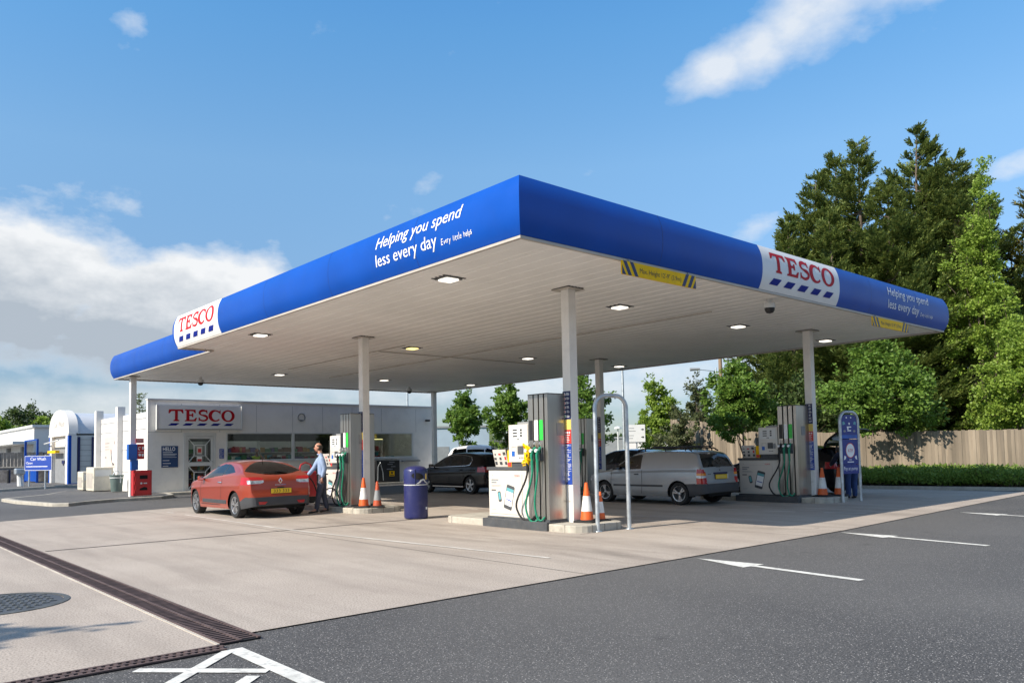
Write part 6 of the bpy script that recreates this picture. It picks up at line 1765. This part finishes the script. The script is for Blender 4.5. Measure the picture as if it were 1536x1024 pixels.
# the shop man behind the window, phone at his ear
base = Vector((7.55,26.62,.03)); f = Vector((-.35,-.94,0)).normalized(); l = Vector((-f.y,f.x,0))
t = thing('person', 'man in yellow hi-vis vest behind the shop window with a phone at his ear', 'person', tuple(base))
J = {'pelvis':(at(0,0,.95),(.14,.12)),'waist':(at(0,0,1.12),(.14,.12)),'chest':(at(.0,0,1.38),(.155,.12)),'neck':(at(.01,0,1.55),.06),'skull':(at(.03,0,1.68),.075),
     'shl':(at(.0,.19,1.45),.075),'ell':(at(.16,.30,1.28),.052),'wrl':(at(.12,.14,1.58),.036),'shr':(at(0,-.19,1.45),.075),'elr':(at(.02,-.26,1.18),.052),'wrr':(at(.12,-.22,.98),.036),
     'hipl':(at(0,.1,.88),.10),'knl':(at(.02,.11,.50),.07),'anl':(at(0,.11,.10),.05),'toel':(at(.13,.12,.03),.035),'hipr':(at(0,-.1,.88),.10),'knr':(at(.02,-.11,.50),.07),'anr':(at(0,-.11,.10),.05),'toer':(at(.13,-.12,.03),.035)}
person(t, J, [('shirt',lambda e,u,c: (TOR(e) and c.z > .96) or (ARM(e) and e[1][:2] != 'wr') or (e == ('chest','neck') and u < .6),M_['greencloth'],.012),('vest',lambda e,u,c: (TOR(e) and c.z > .98) or e[1][:2] == 'sh' or (e == ('chest','neck') and u < .5),M_['hivis'],.022),('trousers',lambda e,u,c: (LEG(e) or TOR(e)) and c.z < 1.0,M_['trousers'],.010)], at(.04,0,1.74), (f.x,f.y,.0), 'grey')
shoes(t, J); hand(t, J['wrl'][0], (at(.05,.09,1.72)-J['wrl'][0]), .9, tuple(f)); hand(t, J['wrr'][0], (0,0,-1), .5, tuple(f))
t = thing('mobile_phone', 'dark phone held to the ear of the man in the shop', 'phone', tuple(at(.05,.10,1.72)))
q = at(.05,.105,1.72); s = MB(); s.box(q.x-.012,q.x+.012,q.y-.03,q.y+.03,q.z-.07,q.z+.07); s.build('casing', M_['black'], t, bevel=.004)
# someone leaning into the open boot
base = Vector((14.02,1.92,0)); f = Vector((.62,.78,0)).normalized(); l = Vector((-f.y,f.x,0))
t = thing('person', 'person in blue jeans leaning into the open boot behind the totem sign', 'person', tuple(base))
J = {'pelvis':(at(-.04,0,.93),(.14,.12)),'waist':(at(.08,0,1.05),(.135,.115)),'chest':(at(.34,0,1.20),(.15,.12)),'neck':(at(.50,0,1.27),.06),'skull':(at(.60,0,1.30),.07),
     'shl':(at(.40,.18,1.20),.07),'ell':(at(.62,.20,1.02),.05),'wrl':(at(.84,.16,.94),.036),'shr':(at(.40,-.18,1.20),.07),'elr':(at(.62,-.22,1.0),.05),'wrr':(at(.80,-.14,.86),.036),
     'hipl':(at(-.04,.10,.86),.105),'knl':(at(-.02,.11,.48),.078),'anl':(at(-.06,.11,.10),.055),'toel':(at(.08,.12,.03),.035),'hipr':(at(-.04,-.10,.86),.105),'knr':(at(.05,-.11,.48),.078),'anr':(at(.02,-.11,.10),.055),'toer':(at(.16,-.12,.03),.035)}
person(t, J, [('jacket',lambda e,u,c: TOR(e) or ARM(e) or (e == ('chest','neck') and u < .6),M_['jacket'],.02),('trousers',lambda e,u,c: LEG(e) or (e == ('pelvis','waist') and u < .4),M_['jeans'],.012)], at(.66,0,1.32), (f.x,f.y,-.5), 'short')
shoes(t, J); hand(t, J['wrl'][0], tuple(f+Vector((0,0,-.3))), .7, (0,0,1)); hand(t, J['wrr'][0], tuple(f+Vector((0,0,-.3))), .7, (0,0,1))

# ---------------------------------------------------------------- vegetation
def rnd_dir(rg):
    z = rg.uniform(-1,1); a = rg.uniform(0,2*PI); r_ = math.sqrt(1-z*z); return Vector((r_*math.cos(a),r_*math.sin(a),z))
def leaf_quad(V, F, p, d, n, ln, wd):
    s_ = d.cross(n)
    if s_.length < 1e-4: s_ = d.orthogonal()
    s_.normalize(); k = len(V)
    V += [p, p+d*ln*.5+s_*wd*.5, p+d*ln, p+d*ln*.5-s_*wd*.5]; F.append((k,k+1,k+2,k+3))
def limb(s, p0, p1, r0, r1, rg, bend=.12, n=5):
    p0, p1 = Vector(p0), Vector(p1); L_ = (p1-p0).length; P = []
    o_ = rnd_dir(rg)*L_*bend
    for i in range(n+1):
        u = i/n; P.append(p0.lerp(p1,u)+o_*math.sin(PI*u))
    s.tube(P, [r0+(r1-r0)*i/n for i in range(n+1)], 6)
    return P
def broadleaf(name, label, loc, h, trunk_h, rx, leaf='leaf_maple', nclump=90, per=60, ls=.22, seed=1, group=None, top=1.0, lean=0, rt=.07, cat='tree', flat=1.0):
    """tapered trunk, forking limbs, and leaf clumps scattered through an uneven crown"""
    rg = random.Random(seed); t = thing(name, label, cat, (0,0,0), group)
    ch = h-trunk_h; s = MB()
    tip = Vector((lean,0,trunk_h+ch*.75)); P = limb(s,(0,0,-.05),tip,rt,rt*.25,rg,.03,7)
    lobes = []
    nl = rg.randint(6,8)
    for i in range(nl):
        a = 2*PI*i/nl+rg.uniform(-.4,.4); z = trunk_h+ch*rg.uniform(.18,.62); rr_ = rx*rg.uniform(.42,.66)*(1-.35*((z-trunk_h)/ch))
        lobes.append((Vector((rr_*math.cos(a),rr_*math.sin(a),z)), Vector((rx*rg.uniform(.40,.56),rx*rg.uniform(.40,.56),ch*rg.uniform(.20,.30)*flat))))
    for i in range(3): lobes.append((Vector((rg.uniform(-.2,.2)*rx,rg.uniform(-.2,.2)*rx,trunk_h+ch*(.55+.16*i))), Vector((rx*(.52-.13*i),rx*(.52-.13*i),ch*.20*top))))
    for c,r_ in lobes:
        k = rg.randint(2,4); limb(s, P[k], c, rt*.42, rt*.10, rg)
        for _ in range(3): limb(s, c.lerp(P[k],.4), c+Vector((rg.uniform(-.8,.8)*r_.x,rg.uniform(-.8,.8)*r_.y,rg.uniform(-.3,.8)*r_.z)), rt*.15, rt*.05, rg, .1, 3)
    s.build('trunk', M_['bark'], t, smooth=True)
    V = []; F = []
    for i in range(nclump):
        c,r_ = lobes[i%len(lobes)]; d = rnd_dir(rg); k = rg.uniform(.35,1.06)**.6
        cc = c+Vector((d.x*r_.x,d.y*r_.y,d.z*r_.z))*k
        if cc.z < trunk_h*.92: cc.z = trunk_h*.92+rg.uniform(0,.3)
        cr = rx*rg.uniform(.10,.22); out = Vector((d.x,d.y,d.z*.6+.25)).normalized()
        for _ in range(int(per*rg.uniform(.55,1.3))):
            q = rnd_dir(rg); p = cc+Vector((q.x,q.y,q.z*.7))*cr*(rg.random()**.45)
            ld = (out*.6+rnd_dir(rg)*.9+Vector((0,0,-.25))).normalized(); nn_ = (Vector((0,0,1))+rnd_dir(rg)*.9).normalized()
            leaf_quad(V,F,p,ld,nn_,ls*rg.uniform(.6,1.25),ls*rg.uniform(.55,.95))
    # stray twigs poking out of the outline
    for i in range(nclump//4):
        c,r_ = rg.choice(lobes); d = rnd_dir(rg); d.z = abs(d.z)*.8+.1; a = c+Vector((d.x*r_.x,d.y*r_.y,d.z*r_.z))*.95
        for q in range(12):
            p = a+d*(q*.035*rx*.5)+rnd_dir(rg)*.05*rx; leaf_quad(V,F,p,(d+rnd_dir(rg)*.8).normalized(),rnd_dir(rg),ls*rg.uniform(.6,1.1),ls*rg.uniform(.5,.8))
    m = MB(); m.v = [tuple(v) for v in V]; m.f = F; m.mi = [0]*len(F); m.build('crown', M_[leaf], t, fix=False)
    t.location = loc; t.rotation_euler = (0,0,rg.uniform(0,6.28)); return t
def conifer(label, loc, h, rx, seed, leaf='leaf_con', dens=1.0, bare=.08, tops=1, group='tall conifers behind the fence', ls=.27, skew=0, rise=.45):
    """cypress-like tree: feathery upswept sprays on tiers of boughs, ragged leaders, dark gaps"""
    rg = random.Random(seed); t = thing('conifer_tree', label, 'tree', (0,0,0), group)
    s = MB(); V = []; F = []
    stems = [(Vector((0,0,0)),h,1.0)]
    for i in range(tops-1):
        a = rg.uniform(0,6.28); stems.append((Vector((math.cos(a),math.sin(a),0))*rx*rg.uniform(.3,.55), h*rg.uniform(.72,.94), rg.uniform(.55,.75)))
    for b0,hh,wk in stems:
        lean_ = Vector((rg.uniform(-.03,.03)+skew,rg.uniform(-.03,.03),0))
        P = [b0*min(1,(.15+u*1.2)) + lean_*hh*u*u + Vector((0,0,hh*u)) for u in [i/10 for i in range(11)]]
        s.tube(P, [h*.014*(1-.96*i/10)+.01 for i in range(11)], 7)
        axis = lambda u: P[min(9,int(u*10))].lerp(P[min(9,int(u*10))+1], u*10-min(9,int(u*10)))
        nb = int(92*dens*hh/h*(.7+.3*wk)); 
        for i in range(nb):
            u = bare+(1-bare)*((i+rg.random())/nb)**.86; p0 = axis(min(.999,u))
            pro = (1-u)**.84*(.62+.38*min(1,u/.25))
            L_ = max(.28, rx*wk*pro*rg.choice((.5,.7,.9,1.0,1.15,1.45))*rg.uniform(.85,1.12)); a = rg.uniform(0,6.28)
            tilt = rise*(.35+.9*u)+rg.uniform(-.15,.2); d = Vector((math.cos(a),math.sin(a),tilt)).normalized()
            bough = []
            n = 6
            for k in range(n+1):
                w = k/n; bough.append(p0+d*L_*w+Vector((0,0,-.10*L_*math.sin(PI*w)+.10*L_*w*w)))
            if L_ > .9: s.tube([bough[0],bough[2],bough[4]], [.02+.012*L_,.014+.006*L_,.008], 4)
            ns = int((5+7.5*L_)*dens)
            sidev = d.cross(Vector((0,0,1))).normalized()
            for k in range(ns):
                w = rg.uniform(.12,1)**.75; q = min(n-1,int(w*n)); p = bough[q].lerp(bough[q+1],w*n-q)
                sg = rg.choice((-1,1)); ln = (.30+.55*L_**.6*(1.1-w))*rg.uniform(.6,1.2)
                # a side shoot leaving the bough, drooping then sweeping up at its tip, feathered along its length
                sd = (d*rg.uniform(.55,1.0)+sidev*sg*rg.uniform(.25,.95)+Vector((0,0,rg.uniform(-.22,.30)))).normalized()
                m_ = max(4,int(ln*12))
                for j in range(m_):
                    x_ = (j+.5)/m_; pp = p+sd*ln*x_+Vector((0,0,ln*(.30*x_*x_-.10*x_)))
                    for sg2 in (-1,1):
                        dv = (sd*.75+sidev*sg2*rg.uniform(.2,.8)+Vector((0,0,rg.uniform(-.05,.55)*(.4+x_)))+rnd_dir(rg)*.18).normalized()
                        leaf_quad(V,F,pp,dv,(Vector((0,0,1))+rnd_dir(rg)*.7).normalized(),ls*rg.uniform(.6,1.15)*(1.1-.45*x_),ls*rg.uniform(.20,.34))
        # feathery leader
        for k in range(int(46*wk)):
            u = 1.012-.07*rg.random()**1.2; p = axis(min(.999,u)); a = rg.uniform(0,6.28); d = Vector((math.cos(a)*.8,math.sin(a)*.8,.8)).normalized()
            leaf_quad(V,F,p,d,rnd_dir(rg),ls*rg.uniform(.6,1.2),ls*.22)
    s.build('trunk', M_['bark'], t, smooth=True)
    m = MB(); m.v = [tuple(v) for v in V]; m.f = F; m.mi = [0]*len(F); m.build('crown', M_[leaf], t, fix=False)
    t.location = loc; t.rotation_euler = (0,0,rg.uniform(0,6.28)); return t
def px(u, dist):
    """ground point seen at photo column u, a given distance away"""
    C_ = Vector((cxw,cyw)); d = Vector((Fv.x,Fv.y)).normalized()*1 + Vector((Rv.x,Rv.y))*((u-768)/f_); d.normalize(); p = C_+d*dist; return (p.x,p.y,0)
def hz(u): return 701.7-(u+282)*.0244
def zat(u, v, dist): return CAMZ+(hz(u)-v)/f_*dist*math.cos(math.atan((u-768)/f_))
# tall conifers behind the fence, one per leading top
CON = [(1222,262,45,3.1,2,'slim dark conifer at the edge of the tall group, next to the open sky',1),
       (1262,224,46,3.5,3,'tall dark conifer second from the canopy side of the group',2),
       (1303,208,44,3.3,4,'tall dark conifer with a bent feathery top near the middle of the group',2),
       (1338,262,42,3.2,5,'lower dark conifer filling the dip between the two tall clusters',2),
       (1382,186,45,3.6,6,'tallest conifer of the group with bare leader at its top',1),
       (1421,212,46,3.3,7,'tall conifer just beside the tallest one, fork topped',2),
       (1443,222,44,3.2,8,'tall conifer behind the bright green tree',1),
       (1490,255,48,3.2,9,'lower dark conifer showing above the bright green tree',2),
       (1195,330,43,2.6,10,'short dark conifer low against the sky above the canopy corner',1)]
for u,v,d,rx,sd,lab,tp in CON:
    conifer(lab, px(u,d), zat(u,v,d), rx*1.5, sd, 'leaf_con', 1.5, .07, tp)
conifer('golden tinged conifer at the very edge of the view', px(1545,47), zat(1540,280,47), 3.2, 31, 'leaf_con2', 1.1, .1, 2)
for i,(u,d,hh) in enumerate(((1175,46,6.5),(1240,49,8.5),(1330,49,9),(1410,50,9.5),(1480,50,9))):
    conifer(['bushy dark conifer low behind the maple by the tall board fence','bushy dark conifer filling the back of the group behind the far column','bushy dark conifer at the back between the tall tops','bushy dark conifer at the back below the tallest top','bushy dark conifer at the back behind the bright tree'][i], px(u,d), hh, 4.2, 60+i, 'leaf_con', 1.1, .04, 2)
broadleaf('broadleaf_tree','tall bright green tree in front of the dark conifers', px(1486,41), zat(1486,286,41), 2.4, 2.0, 'leaf_lime', 330, 95, .13, 41, None, 1.5, 0, .12)
broadleaf('broadleaf_tree','bright green tree by the fence at the edge of the view', px(1538,37.5), zat(1530,480,37.5), 1.9, 2.1, 'leaf_lime', 250, 95, .13, 42)
broadleaf('maple_tree','broad round maple in front of the fence beyond the totem sign', px(1322,34), zat(1322,505,34), 1.75, 2.35, 'leaf_maple', 260, 90, .145, 43)
broadleaf('maple_tree','round maple on a thin stem in front of the tall board fence', px(1110,33.5), zat(1110,545,33.5), 1.72, 1.62, 'leaf_maple', 210, 80, .135, 44, None, 1.0, 0, .05)
broadleaf('bushy_tree','dark bushy tree between the two maples', px(1190,38), zat(1190,560,38), .6, 2.3, 'leaf_dark', 120, 56, .2, 45)
GR = 'street trees beyond the forecourt'
broadleaf('street_tree','round street tree above the roof of the black car', px(696,48), zat(696,590,48), 1.72, 1.42, 'leaf_maple', 190, 70, .165, 51, GR, 1.2, 0, .05)
broadleaf('street_tree','street tree rising behind the display head of the sunlit pump', px(764,46), zat(764,573,46), 1.5, 1.55, 'leaf_maple', 190, 70, .165, 52, GR, 1.2, 0, .05)
broadleaf('street_tree','tall loose street tree seen on both sides of the sunlit column', px(872,44), zat(868,552,44), 1.4, 1.85, 'leaf_maple', 130, 52, .19, 53, GR, 1.3, 0, .05)
broadleaf('street_tree','bright street tree behind the white direction sign', px(985,48), zat(985,570,48), .8, 1.55, 'leaf_lime', 190, 70, .165, 54, GR, 1.2, 0, .06)
broadleaf('olive_shrub','pale olive shrub above the bonnet of the silver van', px(1012,38), zat(1020,612,38), .15, 1.35, 'leaf_olive', 120, 50, .13, 55)
broadleaf('olive_shrub','grey green willowy tree by the end of the tall board fence', px(1048,42), zat(1048,566,42), .8, 1.5, 'leaf_olive', 120, 50, .15, 56)
conifer('small spired fir with a thin top beside the wooden pole', px(1108,44), zat(1108,532,44), 1.2, 71, 'leaf_con', .8, .05, 1, None, .3, 0, .1)
conifer('tiny dark fir top peeping over the shop side wall', px(209,72), zat(209,592,72), 1.3, 72, 'leaf_con', .8, .05, 1, None, .22, 0, .1)
for i,(u,d,v,rx,lf) in enumerate(((18,128,622,6.2,'leaf_dark'),(46,132,616,6.0,'leaf_dark'),(60,120,632,3.6,'leaf_lime'),(6,118,634,4.2,'leaf_lime'),(72,136,626,3.2,'leaf_dark'))):
    broadleaf('roadside_tree',['dark tree behind the long white building near the picture edge','dark round tree behind the long white building','bright shrubby tree behind the car wash roof','bright shrubby tree over the long building near the picture edge','small dark tree beside the car wash barrel roof'][i], px(u,d), zat(u,v,d), 1.0, rx, lf, 150, 90, .34, 80+i)
# far wood, hedge line and grass
rg = random.Random(99); V = []; F = []
for i in range(2600):
    a = R(rg.uniform(28,86)); d = rg.uniform(105,150); hh = 3.4+1.6*mnoise.noise((a*9,d*.04,0))
    p = Vector((cxw+math.cos(a)*d, cyw+math.sin(a)*d, rg.random()**.7*max(1.5,hh)))
    for _ in range(4): leaf_quad(V,F,p+rnd_dir(rg)*.8,rnd_dir(rg),rnd_dir(rg),rg.uniform(.7,1.5),rg.uniform(.6,1.1))
m = MB(); m.v = [tuple(v) for v in V]; m.f = F; m.mi = [0]*len(F); o = m.build('distant_wood', M_['leaf_dark'], None, fix=False); o['kind'] = 'stuff'
sheet('verge', [(19.55,17),(19.3,6),(19.75,2.0),(20.4,-1.0),(22.4,-6),(60,-8),(60,60),(26,60),(20.5,26)], .02, M_['grass'])
strip('verge_kerb', [(20.4,26),(19.45,17),(19.2,6),(19.62,2.0),(20.28,-1.0),(22.3,-6)], .13, .10, M_['kerb'])
b = MB()
KP = [(20.4,26),(19.45,17),(19.2,6),(19.62,2.0),(20.28,-1.0),(22.3,-6)]
for (x0,y0),(x1,y1) in zip(KP,KP[1:]):
    b.quad((x0-.065,y0,-.02),(x1-.065,y1,-.02),(x1-.065,y1,.0995),(x0-.065,y0,.0995))
struct(b.build('verge_kerb', M_['kerb']))
def hedge(label, foot, ztop, n, seed, leaf='leaf_hedge', ls=.12):
    """a low spreading bed of shrubs: leaf clumps over many overlapping cushions, with gaps near the soil"""
    rg = random.Random(seed); t = thing('low_hedge', label, 'hedge', (*foot[0],0))
    xs = [p[0] for p in foot]; ys = [p[1] for p in foot]; V = []; F = []; cush = []; s = MB()
    while len(cush) < n:
        x, y = rg.uniform(min(xs),max(xs)), rg.uniform(min(ys),max(ys))
        if not inpoly(x,y,foot): continue
        cush.append((x,y,rg.uniform(.30,.70),ztop(x,y)*rg.uniform(.66,1.16)))
    for x,y,r_,zt in cush:
        for _ in range(2): limb(s,(x+rg.uniform(-.1,.1),y+rg.uniform(-.1,.1),0),(x+rg.uniform(-r_,r_)*.7,y+rg.uniform(-r_,r_)*.7,zt*.75),.014,.006,rg,.1,3)
        for _ in range(int(r_*520)):
            d = rnd_dir(rg); d.z = abs(d.z)*.9+.02 if rg.random() < .8 else d.z*.4; k = rg.random()**.28
            p = Vector((x+d.x*r_*k, y+d.y*r_*k, max(.06, zt*.42+d.z*zt*.58*k)))
            ld = (Vector((d.x,d.y,.7))+rnd_dir(rg)*.7).normalized(); leaf_quad(V,F,p,ld,rnd_dir(rg),ls*rg.uniform(.6,1.3),ls*rg.uniform(.35,.6))
    s.build('stems', M_['bark'], t)
    m = MB(); m.v = [tuple(v) for v in V]; m.f = F; m.mi = [0]*len(F); m.build('foliage', M_[leaf], t, fix=False)
hedge('low spreading green hedge bed along the kerb in front of the board fence', [(19.55,5.4),(19.95,2.0),(20.6,-1.0),(22.6,-6),(28,-7.5),(26.5,-3),(22.6,6.0)], lambda x,y: .64+.13*mnoise.noise((x*.9,y*.9,1)), 560, 12)
# board fence behind the hedge, rising towards the maples
def fence(name, label, pts, seed):
    rg = random.Random(seed); t = thing(name, label, 'fence', (pts[0][0],pts[0][1],0)); s = MB(); rl = MB()
    for (x0,y0,h0),(x1,y1,h1) in zip(pts,pts[1:]):
        a, c = Vector((x0,y0,0)), Vector((x1,y1,0)); L_ = (c-a).length; d = (c-a)/L_; n = Vector((-d.y,d.x,0)); u = 0
        M0 = Matrix(((d.x,n.x,0,a.x),(d.y,n.y,0,a.y),(0,0,1,0),(0,0,0,1)))
        while u < L_:
            w = .125; hh = h0+(h1-h0)*u/L_+rg.uniform(-.018,.018); o_ = rg.choice((0,.022)); s.box(u,u+w-.008,o_,o_+.020,.03,hh,0,M0); u += w-.012
        for z in (.4,1.0,1.6): rl.box(0,L_,.045,.09,z*min(h0,h1)/2,z*min(h0,h1)/2+.09,0,M0)
        u = 0
        while u < L_: rl.box(u,u+.10,.045,.14,0,min(h0,h1)-.05,0,M0); u += 2.4
    s.build('boards', M_['fence'], t); rl.build('posts_and_rails', M_['fence'], t)
fence('board_fence','weathered vertical board fence behind the low hedge under the conifers', [(22.9,6.6,2.0),(24.6,1.6,1.95),(28.6,-9.5,1.8)], 5)
fence('board_fence','taller weathered board fence beyond the maple, rising away from the hedge', [(25.2,16.5,3.0),(24.2,13.8,2.75),(23.4,10.6,2.15),(22.86,6.7,2.0)], 6)
# things beyond the forecourt
t = thing('direction_sign', 'white direction board with two black arrows beyond the silver van', 'sign', px(954,43))
c = Vector(px(954,43)); rd = Vector((Rv.x,Rv.y,0)); q0 = zat(954,660,43); q1 = zat(954,634,43); hw = .46
tonrm = Vector((-Fv.x,-Fv.y,0)).normalized()
onD = lambda o_: (lambda u,v: tuple(c+rd*(u-hw)+tonrm*o_+Vector((0,0,q0+v))))
s = MB(); a_, b_ = onD(-.03), onD(0); qd = [(0,0),(2*hw,0),(2*hw,q1-q0),(0,q1-q0)]
s.add([a_(*p) for p in qd]+[b_(*p) for p in qd],[(0,1,2,3),(4,5,6,7)]+[(i,(i+1)%4,(i+1)%4+4,i+4) for i in range(4)]); s.build('board', M_['white'], t)
hh = q1-q0; g = rects([(.05,.05+w,hh*k,hh*k+.03) for w,k in ((.28,.78),(.36,.62),(.26,.36),(.2,.2))])
flat_mesh(g, onD(.004)).build('lettering', M_['grey'], t)
arr = lambda k: ([(.70,hh*k-.02),(.78,hh*k-.02),(.78,hh*k-.07),(.87,hh*k),(.78,hh*k+.07),(.78,hh*k+.02),(.70,hh*k+.02)],[tuple(range(7))])
flat_mesh(merge(arr(.72),arr(.28)), onD(.004)).build('arrow_mark', M_['black'], t)
s = MB()
p = c-tonrm*.08; s.tube([(p.x,p.y,0),(p.x,p.y,q0+.3)],.04,6); s.build('post', M_['galv'], t)
def post(name, label, cat_, u, d, v, r_, m='galv', head=None):
    x,y,_ = px(u,d); zt = zat(u,v,d); t = thing(name, label, cat_, (x,y,0)); s = MB(); s.tube([(x,y,0),(x,y,zt*.5),(x,y,zt)],[r_,r_*.85,r_*.6],8); s.build('pole', M_[m], t, smooth=True)
    if head == 'arm':
        s = MB(); s.tube([(x,y,zt-.25),(x-rd.x*1.2,y-rd.y*1.2,zt-.1)],.03,6); s.build('arm', M_['galv'], t)
        e = (x-rd.x*1.5,y-rd.y*1.5); s = MB(); s.tube([(e[0]-rd.x*.35,e[1]-rd.y*.35,zt-.08),(e[0]+rd.x*.35,e[1]+rd.y*.35,zt-.06)],[.12,.09],8); s.build('lamp_head', M_['grey'], t)
    if head == 'top': s = MB(); s.lathe([(.05,zt),(.30,zt+.03),(.24,zt+.16),(.001,zt+.24)],14,x,y); s.build('lamp_head', M_['frame'], t, smooth=True)
    return t
post('street_lamp','tall thin grey lamp column seen through the galvanised hoop','lamp post',935,52,500,.11)
post('street_lamp','tall thin lamp column rising behind the shop roof','lamp post',611,64,520,.10)
post('street_lamp','short white lamp with a mushroom head beyond the parked cars','lamp post',926,60,641,.07,'frame','top')
post('street_lamp','grey lamp with a side arm beside the wooden pole','lamp post',1076,58,548,.09,'galv','arm')
post('telegraph_pole','brown wooden pole rising above the trees by the tall fence','pole',1083,50,510,.17,'wood')
def far_building(label, u0, u1, d, v, m, zb=0, cat_='building', depth=8, name='warehouse'):
    a, b_ = Vector(px(u0,d)), Vector(px(u1,d)); dx = (b_-a); L_ = dx.length; dx /= L_; n = Vector((-dx.y,dx.x,0))
    M0 = Matrix(((dx.x,n.x,0,a.x),(dx.y,n.y,0,a.y),(0,0,1,0),(0,0,0,1))); zt = zat((u0+u1)/2,v,d)
    t = thing(name, label, cat_, tuple(a)); s = MB(); s.box(0,L_,0,depth,0,zt,0,M0); s.build('wall', M_[m], t)
    s = MB(); s.box(-.1,L_+.1,-.1,depth+.1,zt,zt+.18,0,M0); s.build('roof_edge', M_['grey'], t)
    s = MB(); k = max(2,int(L_/4))
    for i in range(k): s.box(L_*(i+.3)/k,L_*(i+.7)/k,-.03,-.001,.3,min(2.4,zt*.55),0,M0)
    s.build('door_panel', M_['grey'], t); return t
far_building('pale blue grey industrial wall behind the black car', 640, 733, 74, 640, 'bluegrey')
far_building('low brown roofed building beyond the direction sign', 900, 938, 85, 655, 'grey')
far_building('low white far building glimpsed under the direction sign', 918, 1000, 95, 660, 'cladwhite')
t = thing('mesh_fence', 'dark railing fence behind the street tree and the sunlit pump', 'fence', px(740,60)); s = MB()
a, b_ = Vector(px(735,60)), Vector(px(815,58)); L_ = (b_-a).length; d = (b_-a)/L_; zt = zat(770,657,60)
n = Vector((-d.y,d.x,0)); M0 = Matrix(((d.x,n.x,0,a.x),(d.y,n.y,0,a.y),(0,0,1,0),(0,0,0,1)))
u = 0
while u < L_: s.box(u,u+.05,0,.05,0,zt,0,M0); u += .14
s.box(0,L_,-.01,.06,zt-.12,zt-.06,0,M0); s.box(0,L_,-.01,.06,.3,.36,0,M0); s.build('railings', M_['dkgrey'], t)
# roadside tree standing out of view whose shade falls on the concrete
broadleaf('roadside_tree','small tree beside the forecourt whose shadow falls on the concrete', (-14.1,1.0,0), 6.0, 2.6, 2.0, 'leaf_maple', 110, 50, .2, 90)
